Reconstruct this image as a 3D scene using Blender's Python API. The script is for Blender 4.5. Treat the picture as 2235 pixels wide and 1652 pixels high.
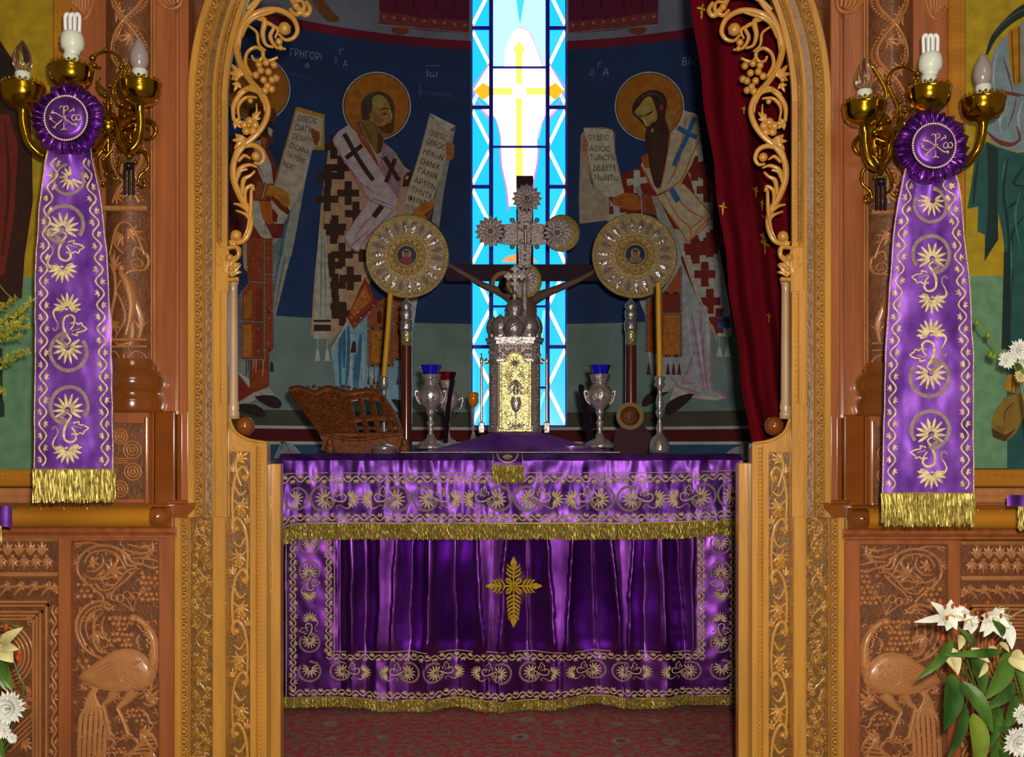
import bpy, math, random
from mathutils import Vector, Matrix
from mathutils.geometry import tessellate_polygon
random.seed(7)
for _o in list(bpy.data.objects): bpy.data.objects.remove(_o)
SC = bpy.context.scene; COL = SC.collection
F = 2300.0; CX = 1117.5; HY = 985.0; CZ = 1.07
# ---------------------------------------------------------------- camera, light, exposure
cam_d = bpy.data.cameras.new('camera'); cam = bpy.data.objects.new('camera', cam_d); COL.objects.link(cam)
cam.location = (0, 0, CZ); cam.rotation_euler = (math.pi/2, 0, 0)
cam_d.sensor_width = 36; cam_d.lens = 36*F/2235; cam_d.shift_y = 159/2235; cam_d.clip_start = .05; cam_d.clip_end = 60
SC.camera = cam
SC.view_settings.view_transform = 'Standard'; SC.view_settings.look = 'None'
SC.view_settings.gamma = 1; SC.view_settings.use_curve_mapping = False; SC.view_settings.exposure = 0.0
W = bpy.data.worlds.new('world'); SC.world = W; W.use_nodes = True
W.node_tree.nodes['Background'].inputs[0].default_value = (1.0, .80, .55, 1)
W.node_tree.nodes['Background'].inputs[1].default_value = 0.13
def area(name, loc, rot, size, power, col, sy=None):
    d = bpy.data.lights.new(name, 'AREA'); d.size = size; d.energy = power; d.color = col
    if sy: d.shape = 'RECTANGLE'; d.size_y = sy
    o = bpy.data.objects.new(name, d); COL.objects.link(o); o.location = loc; o.rotation_euler = rot; return o
area('camera_flash', (.06, -.01, 1.16), (math.pi/2, 0, 0), .05, 72, (1, .93, .82))
area('nave_fill', (1.0, -2.2, 3.6), (math.radians(50), 0, math.radians(16)), 1.6, 40, (1, .90, .74))  # added fill without a visible source, shades the carved relief from above

def lin(r, g, b, k=1.0):
    f = lambda c: (c/255/12.92 if c/255 <= .04045 else ((c/255+.055)/1.055)**2.4)
    return tuple(min(.92, f(c)*k) for c in (r, g, b))
# ---------------------------------------------------------------- materials
MT = {}
def mat(name, col, rough=.5, metal=0., coat=0., bump=0., bscale=30., var=0., vscale=8., stretch=(1, 1, 1), sheen=0., col2=None, spec=.5, alpha=None, trans=0.):
    m = bpy.data.materials.new(name); m.use_nodes = True; nt = m.node_tree; b = nt.nodes['Principled BSDF']
    b.inputs['Base Color'].default_value = (*col, 1); b.inputs['Roughness'].default_value = rough
    b.inputs['Metallic'].default_value = metal; b.inputs['Coat Weight'].default_value = coat; b.inputs['Coat Roughness'].default_value = .12
    b.inputs['Specular IOR Level'].default_value = spec
    b.inputs['Transmission Weight'].default_value = trans
    if sheen: b.inputs['Sheen Weight'].default_value = sheen; b.inputs['Sheen Roughness'].default_value = .35; b.inputs['Sheen Tint'].default_value = (*(min(1, c*3+.1) for c in col), 1)
    if alpha is not None: b.inputs['Alpha'].default_value = alpha
    if var or bump:
        tc = nt.nodes.new('ShaderNodeTexCoord'); mp = nt.nodes.new('ShaderNodeMapping'); mp.inputs['Scale'].default_value = stretch
        nt.links.new(tc.outputs['Object'], mp.inputs[0])
    if var:
        n = nt.nodes.new('ShaderNodeTexNoise'); n.inputs['Scale'].default_value = vscale; n.inputs['Detail'].default_value = 6
        nt.links.new(mp.outputs[0], n.inputs['Vector'])
        r = nt.nodes.new('ShaderNodeValToRGB'); c2 = col2 or tuple(c*(1-var) for c in col)
        r.color_ramp.elements[0].position = .36; r.color_ramp.elements[0].color = (*c2, 1)
        r.color_ramp.elements[1].position = .62; r.color_ramp.elements[1].color = (*col, 1)
        nt.links.new(n.outputs['Fac'], r.inputs[0]); nt.links.new(r.outputs[0], b.inputs['Base Color'])
    if bump:
        n2 = nt.nodes.new('ShaderNodeTexNoise'); n2.inputs['Scale'].default_value = bscale; n2.inputs['Detail'].default_value = 3
        nt.links.new(mp.outputs[0], n2.inputs['Vector']); bp = nt.nodes.new('ShaderNodeBump')
        bp.inputs['Strength'].default_value = bump; bp.inputs['Distance'].default_value = .01
        nt.links.new(n2.outputs['Fac'], bp.inputs['Height']); nt.links.new(bp.outputs[0], b.inputs['Normal'])
    MT[name] = m; return m
mat('honey', lin(206, 146, 60), .32, 0, .6, .12, 30, .22, 5, (6, 6, .6))
mat('honey_dark', lin(150, 98, 34), .34, 0, .5, .45, 90, .45, 30, (1, 1, 1))
mat('redwood', lin(170, 96, 52), .34, 0, .5, .1, 30, .28, 4, (8, 8, .5))
mat('walnut', lin(186, 120, 68), .36, 0, .4, .2, 80, .22, 12, (3, 3, .8))
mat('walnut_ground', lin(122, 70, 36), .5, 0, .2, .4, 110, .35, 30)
mat('walnut_light', lin(196, 132, 78), .36, 0, .4, .1, 80, .2, 12)
mat('honey_mid', lin(178, 124, 44), .3, 0, .5, .2, 60, .35, 30)
mat('honey_ground', lin(134, 90, 30), .4, 0, .4, .3, 110, .4, 40)
mat('gloss_brown', lin(146, 78, 26), .15, 0, .9, 0, 30, .4, 4, (1, 1, 1))
mat('orange_wood', lin(188, 122, 24), .35, 0, .5, .15, 40, .25, 6, (.6, 4, 4))
mat('satin', lin(136, 70, 186), .40, .68, 0, .10, 26, .4, 12, (1, 1, 1), .0, lin(84, 32, 128))
mat('satin_smooth', lin(134, 66, 170), .36, .92, 0, .0, 30, .3, 6, (1, 1, .5), 0, lin(98, 38, 128))
mat('satin_sash', lin(158, 92, 216), .42, .6, 0, .10, 26, .4, 10, (1, 1, 1), .0, lin(110, 52, 166))
mat('silver_bright', lin(248, 244, 240), .25, .35, 0, .3, 70)
mat('gold_thread', lin(252, 222, 164), .38, .25, 0, .4, 400, .42, 90)
mat('lilac_thread', lin(206, 176, 170), .55, .2, 0, .8, 500, .3, 90)
mat('gold_fringe', lin(214, 190, 96), .42, .6, 0, .0, 1, .6, 240, (1, 1, .3))
mat('yellow_gold_thread', lin(222, 186, 44), .4, .6, 0, .4, 300, .3, 80)
mat('brass', lin(196, 150, 28), .17, 1, 0, .12, 40, .3, 20)
mat('brass_plate', lin(208, 176, 60), .4, .8, 0, .2, 60, .3, 20)
mat('silver', lin(226, 210, 206), .26, .7, 0, .5, 70, .35, 50)
mat('silver_plain', lin(232, 218, 210), .17, .78, 0, 0, 1, 0)
mat('silver_dull', lin(206, 186, 184), .42, .4, 0, .5, 90, .3, 50)
mat('filigree_gold', lin(228, 194, 124), .4, .45, 0, .6, 150, .55, 170)
mat('tabernacle_gold', lin(248, 230, 156), .25, .65, 0, .7, 60, .25, 70)
mat('dark_iron', lin(26, 18, 30), .3, .1)
mat('pole_wood', lin(120, 50, 32), .22, 0, .8, 0, 1, .3, 10, (8, 8, .5))
mat('stand_wood', lin(140, 74, 28), .4, 0, .3, .8, 120, .45, 40)
mat('ebony', lin(28, 18, 32), .85, 0, 0, spec=.1)
mat('dull_gold', lin(150, 112, 54), .6, .2)
mat('dark_wood', lin(62, 34, 54), .85, 0, 0, 0, 1, .3, 10)
mat('velvet', lin(104, 5, 22), .85, 0, 0, .2, 60, .5, 5, (2, 2, .3), .03, None, .08)
mat('wax', lin(228, 168, 30), .45, 0, .2)
mat('porcelain', lin(226, 232, 214), .4, 0, .3)
mat('tube_white', lin(250, 250, 250), .25, 0, .5)
mat('clear_glass', (1, .98, .96), .03, 0, 0, spec=.6, trans=1.)
mat('frosted_glass', lin(160, 146, 146), .25, 0, .5)
mat('blue_glass', lin(30, 24, 200), .08, 0, .8)
mat('red_glass', lin(120, 10, 30), .1, 0, .8)
mat('amber_glass', lin(230, 130, 20), .1, 0, .5)
mat('dark_red_cloth', lin(70, 12, 24), .7)
mat('leaf', lin(84, 122, 42), .32, 0, .25, .2, 20, .55, 14, (1, 1, .4), 0, lin(38, 76, 28))
mat('leaf_bright', lin(126, 148, 46), .4, 0, .1, 0, 1, .4, 12)
mat('fern', lin(176, 164, 44), .5, 0, 0, 0, 1, .5, 30, (1, 1, 1), 0, lin(110, 118, 34))
mat('petal_white', lin(248, 246, 236), .5, 0, 0, 0, 1, .12, 20)
mat('petal_cream', lin(236, 224, 160), .5, 0, 0, 0, 1, .25, 20)
mat('pollen', lin(180, 70, 16), .7)
mat('plaster', lin(120, 112, 100), .9)
mat('pearl', lin(240, 226, 190), .3, .4, .5)
mat('colonnette_wood', lin(196, 160, 120), .35, 0, .4, 0, 1, .2, 8)
def attr_mat(name, emis=0., rough=.8, coat=0.):
    m = bpy.data.materials.new(name); m.use_nodes = True; nt = m.node_tree; b = nt.nodes['Principled BSDF']
    a = nt.nodes.new('ShaderNodeAttribute'); a.attribute_name = 'Col'
    b.inputs['Roughness'].default_value = rough; b.inputs['Coat Weight'].default_value = coat
    if emis:
        b.inputs['Base Color'].default_value = (.05, .05, .06, 1)
        nt.links.new(a.outputs['Color'], b.inputs['Emission Color']); b.inputs['Emission Strength'].default_value = emis
    else:
        tc = nt.nodes.new('ShaderNodeTexCoord'); n = nt.nodes.new('ShaderNodeTexNoise'); n.inputs['Scale'].default_value = 26; n.inputs['Detail'].default_value = 8
        nt.links.new(tc.outputs['Object'], n.inputs['Vector'])
        mr = nt.nodes.new('ShaderNodeMapRange'); mr.inputs[1].default_value = .3; mr.inputs[2].default_value = .7; mr.inputs[3].default_value = .72; mr.inputs[4].default_value = 1.12
        nt.links.new(n.outputs['Fac'], mr.inputs[0])
        mx = nt.nodes.new('ShaderNodeVectorMath'); mx.operation = 'SCALE'
        nt.links.new(a.outputs['Color'], mx.inputs[0]); nt.links.new(mr.outputs[0], mx.inputs['Scale']); nt.links.new(mx.outputs[0], b.inputs['Base Color'])
    MT[name] = m; return m
attr_mat('paint'); attr_mat('icon_paint', 0, .35, .3); attr_mat('stained_glass', 1.15, .2)

# ---------------------------------------------------------------- helpers
ORG = {}
def tag(o, label=None, cat=None, group=None, kind=None):
    if label: o['label'] = label
    if cat: o['category'] = cat
    if group: o['group'] = group
    if kind: o['kind'] = kind
    return o
def thing(name, loc, label, cat, group=None):
    o = bpy.data.objects.new(name, None); COL.objects.link(o); o.location = loc; o.empty_display_size = .05
    ORG[o.name] = Vector(loc); return tag(o, label, cat, group)
def P(u, v, Y, h=0):
    s = Y/F; return Vector(((u-CX)*s, Y-h*s, CZ-(v-HY)*s))
def plane(Y, mir=False, dv=0):
    s = Y/F
    if mir: return lambda u, v, h=0: Vector(((2224-u-CX)*s, Y-h*s, CZ-(v+dv-HY)*s))
    return lambda u, v, h=0: Vector(((u-CX)*s, Y-h*s, CZ-(v-HY)*s))
def crop(ox, oy, s):
    return lambda *pts: [(ox+p[0]/s, oy+p[1]/s) for p in pts]
def cr(pts, n=4, closed=False):
    if n <= 1 or len(pts) < 3: 
        if len(pts) == 2 and n > 1: return [tuple(a+(b-a)*i/n for a, b in zip(pts[0], pts[1])) for i in range(n+1)]
        return [tuple(p) for p in pts]
    N = len(pts); out = []
    for i in range(N if closed else N-1):
        g = (lambda k: pts[k % N]) if closed else (lambda k: pts[max(0, min(N-1, k))])
        a, b, c, d = g(i-1), g(i), g(i+1), g(i+2)
        for j in range(n):
            t = j/n
            out.append(tuple(.5*(2*q+(r-p)*t+(2*p-5*q+4*r-s)*t*t+(3*q-p-3*r+s)*t**3) for p, q, r, s in zip(a, b, c, d)))
    if not closed: out.append(tuple(pts[-1]))
    return out
def lerp_list(w, t):
    if isinstance(w, (int, float)): return w
    x = t*(len(w)-1); i = min(len(w)-2, int(x)); return w[i]+(w[i+1]-w[i])*(x-i)
PROF = {'r': [(math.cos(math.pi*k/5), math.sin(math.pi*k/5)) for k in range(6)],
        's': [(1, 0), (.5, .9), (-.5, .9), (-1, 0)],
        'g': [(1, 0), (.75, .9), (.35, .55), (0, .95), (-.35, .55), (-.75, .9), (-1, 0)],
        'l': [(1, 0), (0, 1), (-1, 0)], 'f': [(1, 0), (-1, 0)]}
CIRC = lambda k, a0=0: [(math.cos(a0+2*math.pi*i/k), math.sin(a0+2*math.pi*i/k)) for i in range(k)]
class MB:
    def __init__(s, T=None): s.v = []; s.f = []; s.c = []; s.sm = []; s.T = T; s.hasc = False
    def add(s, vs, fs, col=None, smooth=True, raw=False):
        o = len(s.v)
        for p in vs: s.v.append(Vector(p) if raw or s.T is None else s.T(*p))
        for f in fs: s.f.append(tuple(o+i for i in f)); s.c.append(col); s.sm.append(smooth)
        if col: s.hasc = True
    def grid(s, rows, col=None, smooth=True, raw=False, closeu=False):
        n = len(rows[0]); vs = [p for r in rows for p in r]; fs = []
        for i in range(len(rows)-1):
            for j in range(n if closeu else n-1):
                k = (j+1) % n; fs.append((i*n+j, i*n+k, (i+1)*n+k, (i+1)*n+j))
        s.add(vs, fs, col, smooth, raw)
    def st(s, pts, w, hh=None, h0=0, n=4, prof='r', col=None, closed=False):
        q = cr(pts, n, closed); N = len(q); wm = max(w) if not isinstance(w, (int, float)) else w
        if hh is None: hh = wm*.5 if prof != 'f' else 0
        rows = []
        for i in range(N):
            a = q[(i-1) % N] if closed else q[max(0, i-1)]; b = q[(i+1) % N] if closed else q[min(N-1, i+1)]
            tx, ty = b[0]-a[0], b[1]-a[1]; L = math.hypot(tx, ty) or 1; nx, ny = -ty/L, tx/L
            wi = lerp_list(w, i/max(1, N-1))*.5; hr = hh*(wi*2/wm)**.6 if wm else 0
            rows.append([(q[i][0]+nx*wi*k, q[i][1]+ny*wi*k, h0+hr*z) for k, z in PROF[prof]])
        if closed: rows.append(rows[0])
        s.grid(rows, col, prof != 'f')
    def ball(s, u, v, r, h0=0, k=8, sq=1., hs=1.):
        rows = [[(u+r*math.cos(a)*c, v+r*sq*math.cos(a)*d, h0+r*hs*math.sin(a)) for c, d in CIRC(k)] for a in (0, .55, 1.1, 1.5)]
        s.grid(rows, None, True, False, True)
    def disc(s, u, v, r, h=0, k=20, col=None, ry=None):
        s.add([(u+r*c, v+(ry or r)*d, h) for c, d in CIRC(k)], [tuple(range(k))], col, False)
    def ringf(s, u, v, r0, r1, h=0, k=32, col=None):
        s.grid([[(u+r*c, v+r*d, h) for c, d in CIRC(k)] for r in (r0, r1)], col, False, False, True)
    def ring(s, u, v, r, w, hh=None, h0=0, k=16, prof='r', ry=None):
        s.st([(u+r*c, v+(ry or r)*d) for c, d in CIRC(k)], w, hh, h0, 2, prof, None, True)
    def poly(s, pts, h=0, t=0, col=None, smooth=False):
        n = len(pts); tr = tessellate_polygon([[Vector((p[0], p[1], 0)) for p in pts]])
        s.add([(p[0], p[1], h) for p in pts], [tuple(x) for x in tr], col, smooth)
        if t:
            s.add([(p[0], p[1], h) for p in pts]+[(p[0], p[1], h-t) for p in pts], [(i, (i+1) % n, n+(i+1) % n, n+i) for i in range(n)], col, False)
    def box(s, u0, v0, u1, v1, h0, h1, b=1.5, col=None):
        q = lambda e, h: [(u0+e, v0+e, h), (u1-e, v0+e, h), (u1-e, v1-e, h), (u0+e, v1-e, h)]
        vs = q(0, h0)+q(0, h1-b)+q(b, h1)
        fs = [(0, 1, 5, 4), (1, 2, 6, 5), (2, 3, 7, 6), (3, 0, 4, 7), (4, 5, 9, 8), (5, 6, 10, 9), (6, 7, 11, 10), (7, 4, 8, 11), (8, 9, 10, 11), (3, 2, 1, 0)]
        s.add(vs, fs, col, False)
    def cube(s, x0, x1, y0, y1, z0, z1):
        vs = [(x, y, z) for x in (x0, x1) for y in (y0, y1) for z in (z0, z1)]
        s.add(vs, [(0, 1, 3, 2), (4, 6, 7, 5), (0, 4, 5, 1), (2, 3, 7, 6), (0, 2, 6, 4), (1, 5, 7, 3)], None, False, True)
    def vprof(s, prof, v0, v1, nv=1, smooth=False):     # vertical moulding: prof = [(u, h)...]
        s.grid([[(u, v0+(v1-v0)*i/nv, h) for u, h in prof] for i in range(nv+1)], None, smooth)
    def hprof(s, prof, u0, u1, cap=True, smooth=False): # horizontal moulding: prof = [(v, h)...]
        s.grid([[(u, v, h) for v, h in prof] for u in (u0, u1)], None, smooth)
        if cap:
            for u in (u0, u1): s.add([(u, v, h) for v, h in prof]+[(u, prof[-1][0], -4), (u, prof[0][0], -4)], [tuple(range(len(prof)+2))], None, False)
    def tube(s, pts, r, k=8, n=4, closed=False):        # world space tube
        q = [Vector(p) for p in cr([tuple(p) for p in pts], n, closed)]; N = len(q); rows = []; up = Vector((0, 1, 0.03))
        for i in range(N):
            a = q[(i-1) % N] if closed else q[max(0, i-1)]; b = q[(i+1) % N] if closed else q[min(N-1, i+1)]
            t = (b-a).normalized(); x = t.cross(up)
            if x.length < .2: x = t.cross(Vector((1, 0, 0)))
            x.normalize(); y = t.cross(x); rr = lerp_list(r, i/max(1, N-1))
            rows.append([q[i]+x*(rr*c)+y*(rr*d) for c, d in CIRC(k)])
        if closed: rows.append(rows[0])
        s.grid(rows, None, True, True, True)
    def lathe(s, u, Y, prof, k=20, axis=None, flute=0, fn=0):  # prof = [(r px, v px)...] around a vertical axis at pixel column u, depth Y
        sc = Y/F; c0 = P(u, HY, Y); rows = []
        for r, v in prof:
            rows.append([(c0.x+r*sc*c*(1+flute*math.cos(fn*2*math.pi*i/k)), Y+r*sc*d*(1+flute*math.cos(fn*2*math.pi*i/k)), CZ-(v-HY)*sc) for i, (c, d) in enumerate(CIRC(k))])
        s.grid(rows, None, True, True, True)
    def sphere(s, c, r, k=8, m=5, sz=1.):
        c = Vector(c); rows = [[c+Vector((r*math.sin(a)*x, r*math.sin(a)*y, r*sz*math.cos(a))) for x, y in CIRC(k)] for a in [math.pi*j/m for j in range(m+1)]]
        s.grid(rows, None, True, True, True)
    def blade(s, a, b, w, nrm=(0, -1, 0), bend=0., fold=.15, n=7, tipw=0.): # leaf / petal surface, world space, from a to b
        a, b, nrm = Vector(a), Vector(b), Vector(nrm); t = b-a; L = t.length; side = t.cross(nrm).normalized(); nn = side.cross(t).normalized(); rows = []
        for i in range(n+1):
            x = i/n; c = a+t*x+nn*(bend*L*math.sin(math.pi*x)); ww = w*.5*(math.sin(math.pi*min(1, x**.75*.97+.03))**.8*(1-tipw)+tipw*(1 if 0 < i else 0))
            if i == n: ww = w*.02
            rows.append([c-side*ww+nn*ww*fold, c-side*ww*.5+nn*ww*fold*.2, c-nn*ww*fold*.5, c+side*ww*.5+nn*ww*fold*.2, c+side*ww+nn*ww*fold])
        s.grid(rows, None, True, True)
    def build(s, name, m, parent=None, label=None, kind=None, cat=None, group=None, origin=None):
        org = ORG[parent.name] if parent else Vector(origin or (0, 0, 0))
        me = bpy.data.meshes.new(name); me.from_pydata([p-org for p in s.v], [], s.f)
        me.polygons.foreach_set('use_smooth', s.sm)
        if s.hasc:
            ca = me.color_attributes.new('Col', 'FLOAT_COLOR', 'CORNER'); buf = []
            for f, c in zip(s.f, s.c): buf.extend([*(c or (1, 1, 1)), 1.0]*len(f))
            ca.data.foreach_set('color', buf)
        me.materials.append(MT[m] if isinstance(m, str) else m); me.update()
        o = bpy.data.objects.new(name, me); COL.objects.link(o); ORG[o.name] = org.copy()
        if parent: o.parent = parent
        else: o.location = org
        return tag(o, label, cat, group, kind)
TXT = {}
def text2d(sx):
    if sx not in TXT:
        cu = bpy.data.curves.new('t', 'FONT'); cu.body = sx; cu.resolution_u = 2; o = bpy.data.objects.new('t', cu); COL.objects.link(o)
        dg = bpy.context.evaluated_depsgraph_get(); e = o.evaluated_get(dg); me = e.to_mesh()
        vs = [(v.co.x, v.co.y) for v in me.vertices]; fs = [tuple(p.vertices) for p in me.polygons]; e.to_mesh_clear()
        bpy.data.objects.remove(o); bpy.data.curves.remove(cu)
        x0 = min(v[0] for v in vs); x1 = max(v[0] for v in vs); y0 = min(v[1] for v in vs); y1 = max(v[1] for v in vs)
        TXT[sx] = ([((a-x0)/(x1-x0), (b-y0)/(y1-y0)) for a, b in vs], fs)
    return TXT[sx]
def put_text(mb, sx, bl, brr, up, h=0, col=None):
    vs, fs = text2d(sx)
    mb.add([(bl[0]+(brr[0]-bl[0])*a+up[0]*b, bl[1]+(brr[1]-bl[1])*a+up[1]*b, h) for a, b in vs], fs, col, False)
# ================================================================ THE SETTING
RC, AX, AY = 2.8, .046, 4.2          # apse: radius and centre
def cyl(u, v, h=0):
    ux = (u-CX)/F; R = RC-h; a = ux*ux+1; b = -2*(ux*AX+AY); c = AX*AX+AY*AY-R*R
    Y = (-b+math.sqrt(b*b-4*a*c))/(2*a); return Vector((ux*Y, Y, CZ-(v-HY)*Y/F))
def zone_mat(name, stops, lo, hi):
    m = bpy.data.materials.new(name); m.use_nodes = True; nt = m.node_tree; b = nt.nodes['Principled BSDF']; b.inputs['Roughness'].default_value = .85
    tc = nt.nodes.new('ShaderNodeTexCoord'); sp = nt.nodes.new('ShaderNodeSeparateXYZ'); nt.links.new(tc.outputs['Object'], sp.inputs[0])
    mr = nt.nodes.new('ShaderNodeMapRange'); mr.inputs[1].default_value = lo; mr.inputs[2].default_value = hi; nt.links.new(sp.outputs[2], mr.inputs[0])
    r = nt.nodes.new('ShaderNodeValToRGB'); r.color_ramp.interpolation = 'CONSTANT'; nt.links.new(mr.outputs[0], r.inputs[0])
    el = r.color_ramp.elements
    while len(el) > 1: el.remove(el[0])
    for i, (z, c) in enumerate(stops):
        e = el[0] if i == 0 else el.new((z-lo)/(hi-lo))
        e.position = max(0, (z-lo)/(hi-lo)); e.color = (*c, 1)
    n = nt.nodes.new('ShaderNodeTexNoise'); n.inputs['Scale'].default_value = 5; n.inputs['Detail'].default_value = 10; nt.links.new(tc.outputs['Object'], n.inputs['Vector'])
    m2 = nt.nodes.new('ShaderNodeMapRange'); m2.inputs[1].default_value = .3; m2.inputs[2].default_value = .7; m2.inputs[3].default_value = .8; m2.inputs[4].default_value = 1.15
    nt.links.new(n.outputs['Fac'], m2.inputs[0]); mx = nt.nodes.new('ShaderNodeVectorMath'); mx.operation = 'SCALE'
    nt.links.new(r.outputs[0], mx.inputs[0]); nt.links.new(m2.outputs[0], mx.inputs['Scale']); nt.links.new(mx.outputs[0], b.inputs['Base Color'])
    MT[name] = m
KW = 4.6
def K(r, g, b): return lin(r, g, b, KW)
NAVY = K(20, 34, 63); GREYG = K(72, 86, 82); WHT = K(118, 116, 108); MAR = K(62, 14, 26)
zone_mat('apse_fresco', [(0, K(60, 60, 60)), (1.0, K(24, 52, 70)), (1.113, K(120, 120, 118)), (1.128, K(52, 8, 10)), (1.200, K(110, 112, 108)), (1.216, K(44, 44, 34)),
         (1.313, GREYG), (1.895, NAVY), (3.715, K(120, 120, 130)), (3.724, K(74, 14, 28)), (3.775, K(86, 86, 100)), (3.787, K(78, 80, 92))], 0, 5)
WX0, WX1, WZ0, WZ1 = (1028-CX)*7/F, (1237-CX)*7/F, CZ-(933-HY)*7/F, 4.62
mb = MB(); N = 64
def apse_pt(a, z, R=RC): return (AX+R*math.sin(a), AY+R*math.cos(a), z)
aw = math.asin((WX1-WX0)/2/RC)
angs = [-math.pi/2+(math.pi/2-aw)*i/N for i in range(N+1)]
for sgn in (1, -1):
    mb.grid([[apse_pt(a*sgn, z) for a in angs] for z in (0, WZ0, WZ1, 4.8)], None, True, True)
for z0, z1 in ((0, WZ0), (WZ1, 4.8)): mb.grid([[apse_pt(a, z) for a in (-aw, 0, aw)] for z in (z0, z1)], None, True, True)
for sx in (-1, 1): mb.grid([[apse_pt(sx*aw, z), (AX+sx*(WX1-WX0)/2, 7.25, z)] for z in (WZ0, WZ1)], None, False, True)
mb.grid([[apse_pt(-aw, WZ0), apse_pt(aw, WZ0)], [(WX0, 7.25, WZ0), (WX1, 7.25, WZ0)]], None, False, True)
mb.build('wall_back', 'apse_fresco', kind='structure')
for nm, x in (('wall_left', AX-RC), ('wall_right', AX+RC)):
    mb = MB(); mb.cube(x-.12 if x < 0 else x, x if x < 0 else x+.12, 3.16, AY, 0, 4.8); mb.build(nm, 'apse_fresco', kind='structure')
mb = MB(); mb.cube(-2.95, 3.0, 3.04, 7.4, 4.8, 4.9); mb.build('ceiling', 'plaster', kind='structure')
# floor with its step down into the nave, and the patterned carpet
mb = MB(); mb.cube(-2.95, 3.0, 3.0, 7.3, -.1, -.012); mb.cube(-3.4, 3.4, -.5, 3.0, -.6, -.5); mb.cube(-2.95, 3.0, 2.98, 3.1, -.5, -.1); mb.build('floor', 'plaster', kind='structure')
m = bpy.data.materials.new('carpet'); m.use_nodes = True; nt = m.node_tree; b = nt.nodes['Principled BSDF']; b.inputs['Roughness'].default_value = .95
tc = nt.nodes.new('ShaderNodeTexCoord')
def nd(t, **kw):
    n = nt.nodes.new(t)
    for k, v in kw.items(): setattr(n, k, v)
    return n
def nz(scale, det=3):
    n = nd('ShaderNodeTexNoise'); n.inputs['Scale'].default_value = scale; n.inputs['Detail'].default_value = det; nt.links.new(tc.outputs['Object'], n.inputs['Vector']); return n
def ramp(src, a, b_):
    r = nd('ShaderNodeMapRange'); r.inputs[1].default_value = a; r.inputs[2].default_value = b_; nt.links.new(src, r.inputs[0]); return r.outputs[0]
def mixc(fac, a, b_):
    x = nd('ShaderNodeMix', data_type='RGBA'); nt.links.new(fac, x.inputs[0])
    for i, c in ((6, a), (7, b_)):
        if isinstance(c, tuple): x.inputs[i].default_value = (*c, 1)
        else: nt.links.new(c, x.inputs[i])
    return x.outputs[2]
c1 = mixc(ramp(nz(34).outputs['Fac'], .48, .55), lin(132, 44, 46, 2.6), lin(112, 92, 76, 2.4))
v = nd('ShaderNodeTexVoronoi'); v.inputs['Scale'].default_value = 5.5; v.inputs['Randomness'].default_value = .35
mpv = nd('ShaderNodeMapping'); mpv.inputs['Scale'].default_value = (1, .75, 1); nt.links.new(tc.outputs['Object'], mpv.inputs[0]); nt.links.new(mpv.outputs[0], v.inputs['Vector'])
c2 = mixc(ramp(v.outputs['Distance'], .22, .19), c1, lin(112, 106, 94, 2.6)); c3 = mixc(ramp(v.outputs['Distance'], .12, .08), c2, lin(72, 72, 76, 2))
c4 = mixc(ramp(nz(90, 2).outputs['Fac'], .55, .62), c3, lin(132, 26, 40, 2.4)); c5 = mixc(ramp(nz(20, 2).outputs['Fac'], .56, .62), c4, lin(104, 86, 74, 2.3))
nt.links.new(c5, b.inputs['Base Color']); bp = nd('ShaderNodeBump'); bp.inputs['Strength'].default_value = .5; bp.inputs['Distance'].default_value = .01
nt.links.new(nz(220, 2).outputs['Fac'], bp.inputs['Height']); nt.links.new(bp.outputs[0], b.inputs['Normal']); MT['carpet'] = m
mb = MB(); mb.cube(-1.9, 1.9, 3.22, 6.2, -.012, 0.0); tag(mb.build('carpet', 'carpet'), 'dark red patterned carpet with grey oval flowers under the purple draped altar', 'carpet')

# wall that carries the screen, with the arched opening
mb = MB(plane(3.1)); arc = [(1112-632*math.cos(a), 230-632*math.sin(a)) for a in [math.pi*i/40 for i in range(41)]]
out = [(-960, 2200), (-960, -1650), (3200, -1650), (3200, 2200)]
left = [(-960, 2200), (-960, 230)]; 
mb.poly([(-960, 2200), (-960, -1785), (1112, -1785)]+[p for p in reversed(arc[:21])]+[(480, 2200)], 0, 44)
mb.poly([(3200, 2200), (1744, 2200)]+[p for p in reversed(arc[20:])]+[(1112, -1785), (3200, -1785)], 0, 44)
mb.build('wall_front', 'walnut_ground', kind='structure')

# ---------------------------------------------------------------- stained glass window
win = thing('window_1', ((WX0+WX1)/2, 7.06, WZ0), None, None); tag(win, kind='structure')
Tw = plane(7.06)
VT = -180
lead_bloom = K(14, 8, 60)
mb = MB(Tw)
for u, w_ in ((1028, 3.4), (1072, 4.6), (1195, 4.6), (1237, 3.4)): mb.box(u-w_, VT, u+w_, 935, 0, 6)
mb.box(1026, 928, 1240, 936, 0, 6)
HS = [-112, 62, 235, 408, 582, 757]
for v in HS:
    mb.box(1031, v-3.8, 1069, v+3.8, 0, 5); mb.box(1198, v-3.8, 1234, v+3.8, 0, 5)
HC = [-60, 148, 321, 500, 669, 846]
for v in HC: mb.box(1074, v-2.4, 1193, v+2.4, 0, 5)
MT['lead_bloom'] = mat('lead_bloom', lin(60, 40, 215), .5, .0); mb.build('window_frame', 'lead_bloom', win)  # bloom of the bright panes is put into the leading's blue-violet colour
CY = (.012, .60, 1.25); CY2 = (.16, .95, 1.5); WH = (2.6, 2.5, 2.2); YE = (1.6, 1.35, .16); OR = (1.15, .50, .012); MG = (1.1, .16, .75); BL = (.0, .22, 1.15); LM = (2.2, 2.3, .9)
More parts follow.
